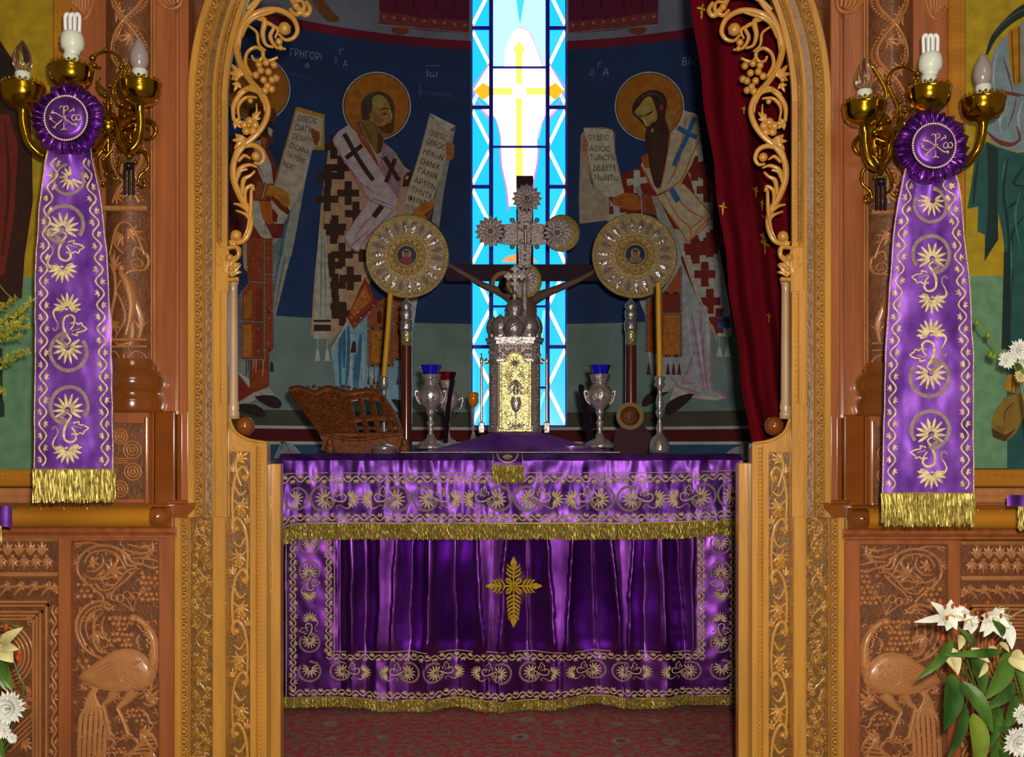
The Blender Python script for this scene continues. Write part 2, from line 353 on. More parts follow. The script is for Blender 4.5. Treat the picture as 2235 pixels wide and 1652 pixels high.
for k, (ua, ub, mir) in enumerate(((1031, 1068.5, 0), (1198.5, 1234, 1))):
    vs = [VT]+HS+[931]
    for i in range(len(vs)-1):
        a, b_ = vs[i]+3, vs[i+1]-3; mb = MB(Tw); mb.poly([(ua, a), (ub, a), (ub, b_), (ua, b_)], 0, 2, CY)
        L = (lambda t: ua+(ub-ua)*t) if not mir else (lambda t: ub-(ub-ua)*t)
        mid = (a+b_)/2; H = b_-a
        mb.st([(L(.0), a+2), (L(1), mid-7)], 7.5, 0, .5, 1, 'f', WH); mb.st([(L(1), mid+7), (L(0), b_-4)], 7.5, 0, .5, 1, 'f', WH)
        mb.poly([(L(.95), a+2), (L(.2), a+2), (L(.95), mid-14)], .3, 0, (.03, .66, 1.3))
        for pp in ((0, a+2), (1, mid-7), (1, mid+7), (0, b_-4)): mb.disc(L(pp[0]*.96+.02), pp[1], 3.2, .6, 8, OR)
        if HS[1] < a < HS[2]:
            mb.poly([(L(1), 141), (L(.06), 196), (L(1), 231)], .8, 0, LM); mb.st([(L(1), 139), (L(.25), 178), (L(0), 197), (L(.4), 222), (L(1), 258)], 2, 0, 1, 3, 'f', MG)
            mb.poly([(L(1), 190), (L(.62), 181), (L(.1), 199), (L(.62), 219), (L(1), 208)], 1.1, 0, OR)
        if a > HS[2]-4 and a < HS[3]-10: mb.poly([(L(1), a), (L(.55), a), (L(1), a+20)], .8, 0, LM); mb.st([(L(.45), a), (L(1), a+24)], 2, 0, 1, 1, 'f', MG)
        mb.build('pane', 'stained_glass', win)
vs = [VT]+HC+[931]
for i in range(len(vs)-1):
    a, b_ = vs[i]+2.4, vs[i+1]-2.4; mb = MB(Tw); u0, u1, uc = 1074.7, 1192.3, 1133
    base = (.30, 1.0, 1.45) if i < 1 else CY; mb.poly([(u0, a), (u1, a), (u1, b_), (u0, b_)], 0, 2, base)
    if i == 0: mb.poly([(uc-12, a), (uc+2, a), (uc+5, b_), (uc-5, b_)], .4, 0, (.05, .6, 1.0))
    if i == 1:
        mb.poly([(u0, a), (u1, a), (u1, b_), (u0, b_)], .3, 0, (.55, 1.5, 1.8)); mb.poly([(uc-14, a), (uc+22, a), (uc+6, 30), (uc+2, 55), (uc-2, 30)], .4, 0, (.06, .7, 1.1))
        mb.poly([(uc-32, b_), (uc-30, 110), (uc-16, 72), (uc, 61), (uc+20, 68), (uc+38, 105), (uc+50, b_)], .5, 0, WH)
        mb.st([(uc, 60), (uc+20, 67), (uc+36, 100), (uc+51, 141)], 1.6, 0, .8, 3, 'f', MG)
        mb.poly([(uc-7, b_), (uc-7, 118), (uc-13, 108), (uc-6, 98), (uc, 88), (uc+6, 98), (uc+13, 108), (uc+7, 118), (uc+7, b_)], 1, 0, YE)
    if i == 2:
        mb.poly([(u0, a), (u1, a), (u1, 245), (1186, 262), (1178, 290), (1173, 310), (1173, b_), (1093, b_), (1093, 300), (1084, 262), (u0, 250)], .5, 0, WH)
        mb.box(uc-6.5, a, uc+6.5, b_, .6, .9, .1, YE); mb.box(u0, 192, u1, 207, .6, .9, .1, YE); mb.disc(uc, 199, 16, 1.2, 20, (3, 3, 2.6))
        mb.st([(1083, 262), (1092, 296), (1093, b_)], 2, 0, .9, 2, 'f', MG); mb.st([(1186, 262), (1174, 296), (1173, b_)], 2, 0, .9, 2, 'f', MG)
        for q in ((u0, 250, 262), (u1, 245, 262)): pass
    if i == 3:
        mb.poly([(1093, a), (1174, a), (1172, 360), (1166, 392), (1162, 420), (1156, 450), (1110, 450), (1105, 410), (1096, 370)], .5, 0, LM)
        mb.box(uc-7, a, uc+7, 400, .6, .9, .1, YE); mb.st([(1092, a), (1095, 365), (1105, 410), (1110, 460)], 3, 0, .9, 3, 'f', MG); mb.st([(1175, a), (1173, 355), (1165, 395), (1158, 450)], 3, 0, .9, 3, 'f', MG)
    if i == 4: mb.poly([(1095, 572), (1103, 562), (1118, 556), (1150, 556), (1164, 562), (1173, 572)], .5, 0, (1.3, .35, .12)); 
    if i in (5, 6): mb.st([(u0+4, a+6), (u0+30, b_-10)], 9, 0, .4, 1, 'f', (.2, .9, 1.4)); mb.st([(u1-4, a+6), (u1-24, b_-10)], 7, 0, .4, 1, 'f', (.2, .9, 1.4))
    mb.build('pane', 'stained_glass', win)
# unseen plaster plate behind all the panes closes off the world background
mb = MB(); mb.cube(WX0-.3, WX1+.3, 7.10, 7.14, WZ0-.1, 4.7); mb.build('window_backing', 'plaster', win)

# ---------------------------------------------------------------- frescoes painted on the apse wall
class Paint(MB):
    lay = 0
    def nx(s): Paint.lay += 1; return .0012+.00012*Paint.lay
    def pl(s, pts, col, sm=0):
        if sm: pts = cr(pts, sm, True)
        h = s.nx(); tr = tessellate_polygon([[Vector((p[0], p[1], 0)) for p in pts]])
        for t in tr:
            tri = [pts[i] for i in t]; lo = min(p[0] for p in tri); hi = max(p[0] for p in tri); x = math.floor(lo/16)*16
            while x < hi:
                q = tri
                for xx, sg in ((x, 1), (x+16, -1)):
                    r = []
                    for i in range(len(q)):
                        a, b_ = q[i], q[(i+1) % len(q)]; da, db = (a[0]-xx)*sg, (b_[0]-xx)*sg
                        if da >= 0: r.append(a)
                        if (da > 0 > db) or (da < 0 < db): k = da/(da-db); r.append((a[0]+(b_[0]-a[0])*k, a[1]+(b_[1]-a[1])*k))
                    q = r
                    if len(q) < 3: break
                if len(q) >= 3: s.add([(p[0], p[1], h) for p in q], [tuple(range(len(q)))], col, False)
                x += 16
    def sk(s, pts, w, col, n=3):
        if len(pts) == 2: n = max(1, int(math.dist(*pts)/14))
        s.st(pts, w, 0, s.nx(), n, 'f', col)
    def ci(s, u, v, r, col, ry=None, k=36): s.pl([(u+r*c, v+(ry or r)*d) for c, d in CIRC(k)], col)
    def tx(s, sx, bl, brr, up, col): put_text(s, sx, bl, brr, up, s.nx(), col)
    def dots(s, p, q, n, r, col, base=None, w=4):
        if base: s.sk([p, q], w, base)
        h = s.nx()
        for i in range(n): t = i/(n-1); s.add([(p[0]+(q[0]-p[0])*t+r*c, p[1]+(q[1]-p[1])*t+r*d, h) for c, d in CIRC(6)], [tuple(range(6))], col, False)
    def cross(s, u, v, a, w, col, ang=0, a2=None):
        ca, sa = math.cos(ang), math.sin(ang); a2 = a2 or a
        s.sk([(u-ca*a2, v-sa*a2), (u+ca*a2, v+sa*a2)], w, col); s.sk([(u+sa*a, v-ca*a), (u-sa*a, v+ca*a)], w, col)
def P_(): return Paint(cyl)
OCH = K(112, 66, 16); OCHD = K(60, 28, 8); BRN = K(46, 22, 14); SKIN = K(112, 78, 36); SKD = K(66, 44, 22); INK = K(26, 18, 16); ORG_ = K(116, 54, 20); BEIGE = K(122, 112, 98); GRY = K(90, 92, 96); DRED = K(74, 20, 16); PEARL = K(150, 146, 140); PINK = K(112, 62, 84); BLU = K(34, 70, 96); LBL = K(84, 110, 122); TXC = K(86, 92, 110)
WARMW = K(118, 96, 76)
def halo(root, u, v, r):
    p = P_(); p.ci(u, v, r, K(128, 124, 124)); p.ci(u, v, r-2.6, K(40, 16, 10)); p.ci(u, v, r-4.2, OCH)
    p.build('halo', 'paint', root)
def fresco(label, loc=(0, 6.9, 2)): return thing('fresco_figure', loc, label, 'painting', 'saints painted on the apse wall')
# --- saint in brown chequered robe, left of the window
r2 = fresco('painted bald bishop in brown cross chequered robe holding a scroll, left of the window', tuple(cyl(800, 500, .002)))
a = crop(680, 120, 4.131); b2 = crop(660, 500, 3.303)
p = P_()
p.pl(b2((330, 640), (480, 560), (760, 500), (830, 500), (800, 700), (760, 760), (735, 960), (740, 1290), (620, 1230), (250, 1180), (205, 870)), LBL)
for q in [((280, 740), (270, 900), (275, 1150)), ((330, 700), (335, 900), (310, 1160)), ((385, 900), (375, 1150)), ((420, 760), (410, 900), (395, 1160)), ((300, 700), (300, 1000))]: p.sk(b2(*q), (5, 9, 4), BLU)
for q in [((350, 760), (350, 1150)), ((440, 800), (440, 1100)), ((470, 1000), (560, 1160))]: p.sk(b2(*q), (2, 5, 2), K(120, 134, 138))
p.pl(b2((740, 520), (830, 490), (800, 720), (735, 720)), WHT)
p.pl(a((190, 760), (150, 860), (125, 1050), (90, 1300), (60, 1652), (20, 2080), (-5, 2530), (145, 2530), (150, 2600), (180, 2580), (330, 2380), (560, 2000), (800, 1700), (900, 1450), (920, 1200), (900, 1050), (840, 1010), (740, 860), (640, 780), (500, 700), (330, 690)), WARMW)
for q in [((300, 1000), (240, 1300), (300, 1652)), ((420, 1180), (500, 1300)), ((150, 1150), (110, 1500), (120, 1900)), ((330, 1450), (300, 1700))]: p.sk(a(*q), (2, 4, 1), K(120, 84, 36))
CH = K(40, 22, 14); cw = 15.5
for (u, v) in a((265, 1015), (330, 1245), (212, 1552), (150, 1090), (140, 1300), (400, 1430), (200, 830))+b2((225, 20), (285, 185), (345, 355), (235, 405), (240, 560), (290, 610), (210, 260), (430, 150), (415, 30)):
    p.sk([(u-24, v), (u+24, v)], cw, CH); p.sk([(u, v-26), (u, v+26)], cw, CH)
p.build('robe', 'paint', r2)
p = P_()   # omophorion: crossed white bands
p.pl(b2((120, 0), (168, 0), (178, 200), (200, 400), (205, 790), (80, 790), (90, 600), (100, 300)), K(112, 112, 104))
for y0, w in ((662, 5), (712, 14)): p.sk(b2((82, y0), (205, y0)), w, CH)
for x in (110, 180): p.sk(b2((x, 790), (x, 870)), 1.5, K(120, 120, 116)); p.pl(b2((x-4, 860), (x+4, 860), (x+22, 950), (x-22, 950)), K(120, 120, 116))
p.sk(b2((140, 40), (130, 640)), (2, 4, 1), K(84, 84, 78)); p.sk(b2((160, 100), (170, 640)), (2, 3, 1), K(84, 84, 78))
p.pl(b2((330, 640), (460, 290), (470, 270), (480, 290), (350, 640), (215, 880), (210, 860)), K(124, 116, 100))
WP = K(122, 112, 112)
p.pl(a((500, 1330), (560, 1290), (740, 1380), (770, 1420), (640, 1560), (560, 1690), (500, 1760), (330, 1720), (280, 1652), (360, 1540)), WP)
p.pl(b2((350, 0), (560, -60), (500, 40), (455, 80), (405, 165), (345, 130), (300, 60)), WP)
p.pl(a((190, 760), (240, 690), (330, 630), (370, 640), (430, 740), (560, 930), (720, 1200), (775, 1300), (745, 1395), (530, 1330), (430, 1140), (300, 970), (205, 810)), WP)
p.pl(a((650, 790), (740, 860), (765, 960), (820, 1010), (865, 1060), (815, 1100), (800, 1200), (780, 1290), (720, 1220), (640, 1070), (600, 1010), (640, 900)), K(100, 84, 88))
for q in [((205, 790), (300, 960), (430, 1140), (530, 1310), (740, 1390)), ((330, 1000), (440, 1200)), ((430, 1140), (560, 1240)), ((500, 1340), (350, 1550), (290, 1652)), ((620, 1390), (460, 1540), (390, 1652)), ((740, 1400), (560, 1580), (480, 1652)), ((600, 900), (720, 1150), (775, 1290)), ((810, 1100), (780, 1290)), ((540, 1290), (600, 1310), (750, 1370)), ((650, 800), (640, 900), (610, 1010))]: p.sk(a(*q), (1.5, 3, 1.5), PINK)
p.sk(b2((300, 60), (340, 130), (400, 160), (450, 80), (540, 0)), 2.2, PINK); p.sk(b2((340, 130), (480, 10)), 2.5, PINK)
p.sk(a((295, 710), (395, 890), (470, 1010), (555, 1130)), 10, CH); p.sk(a((310, 930), (455, 815)), 9.5, CH)
p.sk(a((655, 920), (790, 1135)), 10, CH); p.sk(a((755, 935), (670, 1150)), 9.5, CH); p.sk(a((635, 1360), (560, 1460)), 12, CH)
p.pl(a((860, 1060), (920, 1040), (900, 1180), (820, 1190), (830, 1100)), CH); p.sk(a((870, 1090), (850, 1120)), 6, WARMW)
p.build('stole', 'paint', r2)
halo(r2, 680+587/4.131, 120+460/4.131, 75)
p = P_()
p.pl(a((430, 580), (560, 560), (640, 680), (655, 760), (625, 890), (590, 900), (540, 810), (470, 740), (420, 660)), K(84, 62, 30)); p.pl(a((600, 700), (650, 740), (625, 890), (590, 900)), K(56, 34, 16)); p.sk(a((455, 600), (500, 700), (560, 800)), (2, 4, 1), SKD)
p.pl(a((450, 560), (445, 440), (480, 380), (540, 340), (620, 328), (690, 360), (735, 420), (750, 500), (745, 640), (735, 690), (690, 712), (640, 690), (560, 600), (480, 590)), K(46, 38, 28), 2)
p.pl(a((520, 590), (540, 520), (550, 470), (545, 400), (590, 358), (650, 372), (690, 420), (710, 470), (722, 520), (738, 585), (722, 605), (690, 615), (650, 640), (600, 640), (560, 600)), SKIN, 2)
p.pl(a((550, 390), (590, 362), (640, 372), (660, 430), (620, 480), (570, 470)), K(104, 92, 48), 2); p.pl(a((560, 500), (600, 560), (650, 590), (600, 625), (560, 580)), K(96, 62, 28), 2)
p.pl(a((560, 600), (600, 645), (650, 645), (690, 625), (742, 600), (745, 650), (730, 695), (690, 712), (640, 690)), K(58, 34, 20), 2)
p.sk(a((615, 500), (650, 480), (690, 490)), (1, 3, 2), BRN); p.sk(a((630, 525), (660, 535), (685, 520)), (1, 3, 1), INK); p.ci(*a((660, 524))[0], 1.8, INK); p.sk(a((700, 530), (735, 580), (715, 600)), (1, 2, 2), BRN); p.sk(a((650, 655), (690, 652), (712, 660)), 1.6, K(90, 30, 20))
p.pl(a((520, 530), (535, 515), (555, 545), (545, 580), (525, 570)), K(104, 66, 30)); p.sk(a((705, 500), (722, 560)), 2, K(150, 130, 80)); p.sk(a((470, 420), (490, 500), (480, 560)), 3, K(30, 24, 18))
p.build('head', 'paint', r2)
p = P_(); p.sk(a((400, 600), (440, 740), (520, 860), (600, 1000)), (8, 9, 3), K(104, 44, 18)); p.sk(a((420, 600), (470, 740), (540, 850), (605, 1000)), 1.6, INK); p.pl(a((575, 900), (640, 870), (605, 1000)), K(112, 100, 84)); p.build('collar', 'paint', r2)
p = P_()   # epitrachelion and the lozenge
p.pl(b2((475, 590), (480, 550), (640, 480), (722, 500), (722, 940), (655, 950), (655, 988), (475, 988)), K(108, 52, 20)); p.pl(b2((500, 735), (600, 735), (600, 960), (500, 960)), K(122, 76, 24)); p.pl(b2((540, 590), (570, 590), (570, 680), (540, 680)), K(50, 22, 14))
for q in (((475, 600), (475, 985), 26), ((655, 500), (655, 985), 32), ((715, 500), (715, 940), 30), ((480, 552), (655, 552), 12), ((475, 715), (655, 715), 12), ((475, 985), (655, 985), 12), ((655, 678), (715, 678), 5), ((655, 940), (715, 940), 5)): p.dots(*b2(q[0], q[1]), q[2], 1.5, PEARL, INK, 4)
for q in b2((530, 770), (530, 870), (575, 850), (570, 910), (690, 580), (690, 740), (690, 880), (560, 800), (670, 640)): p.ci(*q, 2.2, DRED, None, 8)
for x in (480, 520, 690, 715): p.sk(b2((x, 990), (x-4, 1120)), (2, 1, 6), K(60, 30, 30))
p.pl(b2((450, 340), (545, 535), (370, 722), (322, 640)), K(96, 34, 18)); p.pl(b2((455, 395), (495, 515), (375, 630), (345, 595)), K(120, 66, 22)); p.sk(b2((485, 400), (520, 530), (385, 665)), 2, INK)
for q in b2((450, 490), (440, 460), (385, 570), (400, 600), (420, 640), (380, 680), (510, 550), (480, 600), (430, 480), (355, 640)): p.ci(*q, 1.7, PEARL, None, 8)
p.sk(b2((372, 722), (372, 800)), 1.4, PEARL); p.pl(b2((362, 810), (384, 810), (388, 890), (345, 890)), K(46, 18, 16))
p.build('embroidered_panel', 'paint', r2)
p = P_(); p.pl(b2((600, 1230), (740, 1240), (720, 1320), (660, 1300)), INK, 2); p.pl(b2((420, 1180), (620, 1200), (700, 1320), (560, 1260)), LBL); p.build('shoe', 'paint', r2)
p = P_()
p.pl(a((1270, 690), (1300, 640), (1235, 1000), (1190, 1250), (1150, 1560), (1085, 1500), (1115, 1280), (1200, 950)), K(96, 94, 88)); p.pl(a((1062, 545), (1270, 690), (1230, 850), (1180, 1050), (1100, 1290), (920, 1440), (808, 1390), (880, 1180), (970, 900)), BEIGE); p.pl(a((1060, 520), (1180, 580), (1300, 640), (1215, 692)), K(128, 122, 108)); p.sk(a((1065, 540), (1215, 692), (1290, 640)), 1.6, GRY); p.sk(a((1062, 560), (970, 900), (880, 1180), (812, 1380)), 2, GRY)
TL = [("ΟΘΕΟC", 1060, 720, 1215, 775), ("ΟΘΕΟC", 1035, 800, 1195, 860), ("ΗΜωΝ", 1005, 890, 1180, 955), ("Ο8ΝΧ", 975, 975, 1150, 1040), ("ΓΑΝΙ8", 955, 1060, 1130, 1125), ("ΑΡΤΟΝ", 925, 1145, 1110, 1222), ("ΤΗΝΤ8", 895, 1230, 1075, 1302), ("ΦΗΝΑ", 862, 1312, 1030, 1362), ("ΠΟΥ", 840, 1392, 925, 1415)]
for sx, x0, y0, x1, y1 in TL: p.tx(sx, *a((x0, y0), (x1, y1)), (3, -12), INK)
p.build('scroll', 'paint', r2)
p = P_(); p.pl(a((905, 1440), (930, 1390), (1000, 1330), (1060, 1330), (1105, 1285), (1115, 1310), (1085, 1400), (1050, 1480), (960, 1450)), K(122, 72, 26), 2); p.pl(a((1010, 1440), (1090, 1380), (1050, 1480)), K(80, 28, 18))
for k in range(4): p.sk(a((1000+k*18, 1340+k*8), (960+k*18, 1400+k*10)), 1.2, SKD)
p.pl(a((1215, 780), (1285, 810), (1275, 935), (1225, 950), (1210, 880)), K(116, 66, 40), 2)
for k in range(3): p.sk(a((1212, 800+k*40), (1262, 815+k*40)), 1.5, SKD)
p.build('hand', 'paint', r2, kind='stuff')
# --- saint at the left, half hidden by the carved tendril
r1 = fresco('painted bishop with gold edged scroll at far left, half hidden by the carved door frame', tuple(cyl(600, 500, .002)))
d = crop(500, 180, 4.346); f = crop(500, 520, 3.441)
halo(r1, 563, 196, 71)
p = P_(); p.pl(d((200, 250), (430, 250), (440, 380), (380, 420), (430, 520), (330, 640), (150, 560)), K(60, 34, 14), 2); p.pl(d((200, 380), (420, 370), (400, 470), (260, 560)), K(34, 22, 16)); p.build('head', 'paint', r1)
p = P_()
p.pl(d((0, 560), (260, 520), (400, 660), (470, 860), (520, 1000), (580, 1200), (540, 1360), (470, 1520), (330, 1500), (230, 1652), (0, 1652)), K(78, 28, 18))
p.pl(d((230, 560), (300, 540), (400, 780), (420, 960), (330, 960), (250, 780)), WHT); p.pl(d((300, 500), (360, 540), (340, 640), (300, 600)), K(110, 50, 20)); p.pl(d((370, 420), (415, 450), (400, 520), (370, 480)), BEIGE)
p.pl(d((225, 1120), (290, 1120), (340, 1330), (400, 1450), (480, 1510), (440, 1530), (300, 1460), (215, 1320)), WHT); p.pl(d((400, 1110), (480, 1200), (560, 1260), (520, 1340), (430, 1340), (395, 1200)), BEIGE); p.pl(d((280, 1120), (400, 1130), (420, 1340), (380, 1350), (320, 1300)), K(120, 60, 20))
p.pl(d((410, 1190), (465, 1260), (450, 1330), (412, 1310)), DRED); p.pl(d((460, 1340), (525, 1345), (470, 1500), (400, 1480), (405, 1420), (460, 1420)), DRED)
for q in [((340, 960), (400, 1100)), ((230, 700), (330, 900)), ((340, 1340), (350, 1440))]: p.sk(d(*q), (2, 4, 2), PINK)
p.pl(f((-20, 900), (60, 1010), (150, 1130), (160, 900), (300, 850), (300, 1110), (200, 1160), (60, 1240), (-20, 1240)), K(84, 26, 18)); p.pl(f((60, 1000), (155, 1120), (155, 1060)), WHT)
p.pl(f((50, 440), (140, 360), (140, 900), (50, 900)), K(70, 66, 84)); p.pl(f((95, 0), (135, 0), (135, 200), (180, 300), (110, 225)), K(110, 100, 78))
p.pl(f((320, 0), (495, 0), (440, 220), (345, 600), (325, 560)), K(100, 98, 92)); p.sk(f((420, 0), (360, 240), (335, 420)), (3, 5, 1), BLU); p.sk(f((460, 0), (400, 240), (345, 540)), (1, 2.5, 1), K(56, 60, 62)); p.pl(f((330, 60), (380, 0), (420, 0), (345, 250)), K(80, 84, 74))
p.build('robe', 'paint', r1)
p = P_(); p.pl(f((130, 0), (325, 0), (335, 850), (292, 850), (290, 1130), (160, 1130), (160, 910), (88, 910), (90, 430), (140, 340)), K(96, 40, 16)); p.pl(f((105, 650), (170, 650), (170, 890), (105, 890)), K(120, 74, 22)); p.pl(f((110, 440), (170, 380), (170, 600), (110, 600)), K(104, 66, 20)); p.pl(f((200, 380), (250, 380), (250, 880), (200, 880)), K(84, 30, 14))
for q in (((92, 430), (92, 905), 34), ((265, 0), (265, 910), 60), ((325, 0), (335, 850), 56), ((92, 912), (265, 912), 13), ((92, 620), (265, 632), 13), ((160, 325), (265, 335), 9), ((60, 440), (160, 325), 10), ((265, 272), (325, 275), 5), ((265, 552), (330, 552), 5), ((265, 840), (335, 842), 6)): p.dots(*f(q[0], q[1]), q[2], 1.4, PEARL, INK, 3.6)
for q in f((180, 150), (240, 60), (220, 250), (130, 680), (220, 680), (180, 770), (135, 850), (220, 850), (300, 600), (295, 790), (300, 150)): p.ci(*q, 2.6, K(104, 84, 60), None, 8); p.ci(*q, 1.2, BRN, None, 6)
for i in range(10): x = 95+i*18; p.sk(f((x, 915), (x+random.randint(-6, 6), 1010+random.randint(-30, 30))), 1.6, random.choice((WHT, GRY, BRN)))
p.pl(f((312, 930), (330, 930), (338, 1000), (305, 1000)), BRN); p.build('embroidered_panel', 'paint', r1)
p = P_(); p.pl(f((60, 1240), (180, 1160), (300, 1115), (350, 1190), (220, 1200), (100, 1265)), K(110, 108, 98)); p.pl(f((190, 1190), (330, 1180), (395, 1235), (375, 1275), (300, 1265)), INK, 2); p.pl(f((60, 1245), (200, 1250), (275, 1310), (255, 1345), (150, 1320), (80, 1290)), INK, 2); p.build('shoe', 'paint', r1)
p = P_(); p.pl(d((700, 900), (780, 640), (700, 1060), (640, 1400), (590, 1652), (490, 1652), (600, 1150)), K(100, 100, 90)); p.pl(d((640, 1080), (560, 1300), (500, 1652), (460, 1652), (530, 1350), (600, 1140)), BLU)
p.pl(d((645, 230), (905, 305), (900, 640), (790, 640), (720, 940), (580, 1220), (430, 1000), (520, 640)), BEIGE); p.pl(d((645, 230), (905, 305), (900, 345), (640, 268)), K(124, 90, 24)); p.pl(d((895, 300), (905, 305), (905, 640), (800, 640), (800, 610), (875, 600)), K(116, 88, 28)); p.sk(d((640, 240), (530, 640), (425, 1000)), 4, K(118, 86, 28))
for sx, x0, y0, x1, y1 in [("ΟΘΕΟC", 645, 360, 825, 390), ("ΟΑΓΙ8", 620, 448, 795, 482), ("ΟΕΝΑΓΙ", 595, 530, 770, 578), ("ΟΙCΑΝΑ", 570, 618, 755, 685), ("ΠΑΥΟΜΕ", 540, 700, 720, 780), ("ΝΟC", 508, 792, 610, 835)]: p.tx(sx, *d((x0, y0), (x1, y1)), (3, -12), INK)
p.build('scroll', 'paint', r1)
p = P_(); p.pl(d((270, 930), (400, 970), (350, 1110), (235, 1110)), K(100, 50, 18)); p.dots(*d((350, 950), (318, 1090)), 8, 1.6, PEARL); p.dots(*d((340, 945), (308, 1085)), 8, 1.3, INK)
p.pl(d((385, 970), (500, 1010), (560, 1050), (580, 1120), (570, 1170), (530, 1180), (470, 1120), (400, 1070), (350, 1080)), K(120, 78, 24), 2)
for k in range(3): p.sk(d((470+k*25, 1060+k*5), (520+k*18, 1150-k*12)), 1.3, SKD)
p.pl(d((780, 440), (860, 480), (850, 560), (830, 600), (800, 560)), K(96, 48, 20), 2)
for k in range(3): p.sk(d((800, 480+k*38), (860, 470+k*30)), 1.4, SKD)
p.build('hand', 'paint', r1, kind='stuff')
# --- saint at the right
r3 = fresco('painted bishop with long dark beard and blue crosses on his stole, right of the window', tuple(cyl(1480, 500, .002)))
e = crop(1240, 100, 3.5925); g = crop(1340, 500, 3.303)
p = P_(); RD = K(78, 20, 16)
p.pl(e((310, 1180), (430, 1000), (540, 960), (620, 850), (760, 700), (900, 640), (1020, 600), (1060, 900), (1120, 1200), (1160, 1652), (1180, 1900), (1200, 2200), (840, 1700), (700, 1300), (330, 1370)), RD)
p.pl(e((890, 500), (1020, 540), (1050, 780), (1060, 900), (1000, 920), (980, 700)), WHT); p.pl(e((940, 990), (1130, 1080), (1140, 1500), (1120, 1652), (1000, 1560), (960, 1500), (1060, 1380)), WHT)
p.pl(g((430, 0), (740, 0), (770, 200), (830, 600), (840, 770), (740, 760), (600, 500)), K(114, 112, 104)); p.pl(g((740, 230), (770, 200), (840, 600), (850, 780), (745, 770), (740, 560)), K(120, 120, 116))
for (u, v) in g((590, 160), (655, 325), (692, 520), (720, 90), (760, 660))+e((990, 1580), (990, 960), (1090, 1130), (1110, 1560)): p.sk([(u-23, v), (u+23, v)], 17, RD); p.sk([(u, v-27), (u, v+27)], 17, RD)
p.pl(g((745, 770), (700, 660), (745, 700)), RD); p.sk(g((440, 0), (560, 330), (640, 560), (745, 800)), (3, 5, 3), K(120, 112, 92))
for y0, w in ((640, 6), (692, 13)): p.sk(g((748, y0), (836, y0)), w, K(30, 60, 110))
for x in (765, 825): p.sk(g((x-5, 770), (x-5, 860)), 4, K(84, 98, 100)); p.pl(g((x-12, 850), (x+2, 850), (x+20, 920), (x-30, 920)), K(122, 124, 120))
for (u, v) in e((540, 1060), (380, 1340)): p.sk([(u-22, v+3), (u+22, v-3)], 14, WHT); p.sk([(u, v-24), (u, v+26)], 14, WHT)
p.sk(e((540, 1100), (570, 1170)), 12, K(94, 94, 86)); p.pl(e((325, 1200), (335, 1215), (365, 1255), (330, 1260)), WHT); p.pl(e((600, 1170), (700, 1180), (860, 1500), (900, 1652), (860, 1652), (690, 1330)), K(100, 100, 96))
p.pl(g((150, 440), (200, 440), (460, 100), (490, 240), (600, 500), (700, 700), (710, 1160), (810, 1215), (740, 1235), (600, 1225), (440, 1130), (350, 1130), (290, 1140), (240, 880), (225, 620)), K(104, 108, 110))
LILA = K(112, 76, 96)
for q in [((620, 590), (630, 700), (620, 760)), ((560, 600), (590, 800), (650, 1160)), ((640, 760), (650, 960), (680, 1170)), ((700, 720), (700, 1150)), ((580, 880), (540, 1000), (490, 1100)), ((480, 1110), (590, 1110)), ((440, 1130), (640, 1190)), ((540, 1060), (500, 1120)), ((400, 1060), (460, 1120)), ((470, 640), (470, 900)), ((720, 1150), (805, 1215), (600, 1225))]: p.sk(g(*q), (3, 6, 3), LILA)
for q in [((520, 560), (560, 900)), ((670, 560), (680, 900)), ((600, 700), (640, 1000)), ((570, 900), (600, 1050))]: p.sk(g(*q), (2, 4, 1), K(122, 126, 128))
p.pl(g((440, 1130), (560, 1200), (800, 1215), (740, 1235), (560, 1215), (400, 1235)), K(120, 116, 110))
p.build('robe', 'paint', r3)
p = P_(); OL = K(122, 64, 18); WO = K(124, 112, 92)
p.pl(e((870, 500), (1000, 530), (1030, 640), (1040, 760), (960, 950), (880, 1090), (720, 1160), (700, 1170), (610, 1000), (570, 930), (620, 850), (680, 1060), (730, 1110), (800, 700)), WO); p.pl(e((700, 1180), (900, 1080), (1010, 1180), (1130, 1330), (1010, 1480), (940, 1545), (890, 1450), (780, 1300)), WO)
for q in [((870, 500), (800, 700), (760, 950), (720, 1120)), ((1035, 720), (960, 880), (880, 1060), (690, 1170)), ((570, 930), (620, 1040), (695, 1160)), ((930, 560), (880, 800), (830, 1000), (780, 1080)), ((900, 760), (860, 950)), ((910, 1090), (1000, 1180), (1125, 1330), (1080, 1370), (940, 1545)), ((700, 1190), (800, 1330), (890, 1460), (940, 1545)), ((760, 1160), (860, 1340), (960, 1430), (950, 1540)), ((860, 1190), (950, 1290), (1070, 1350)), ((960, 1430), (1070, 1350)), ((1100, 1350), (1090, 1400), (1010, 1480))]: p.sk(e(*q), (2, 3.6, 2), OL)
BC = K(30, 64, 100); p.sk(e((990, 560), (920, 740), (870, 840), (830, 940)), 10, BC); p.sk(e((860, 640), (930, 680), (1010, 720)), 11, BC); p.sk(e((805, 1120), (865, 1220)), 13, BC)
p.build('stole', 'paint', r3)
halo(r3, 1240+638/3.5925, 100+475/3.5925, 76)
p = P_()
p.pl(e((740, 520), (870, 490), (830, 600), (790, 690), (740, 640)), K(104, 76, 36)); p.pl(e((505, 530), (510, 460), (550, 400), (630, 350), (710, 352), (765, 400), (775, 470), (760, 560), (790, 660), (798, 740), (780, 820), (750, 980), (720, 1110), (680, 1100), (640, 960), (620, 820), (600, 700), (610, 640)), K(40, 22, 16), 2)
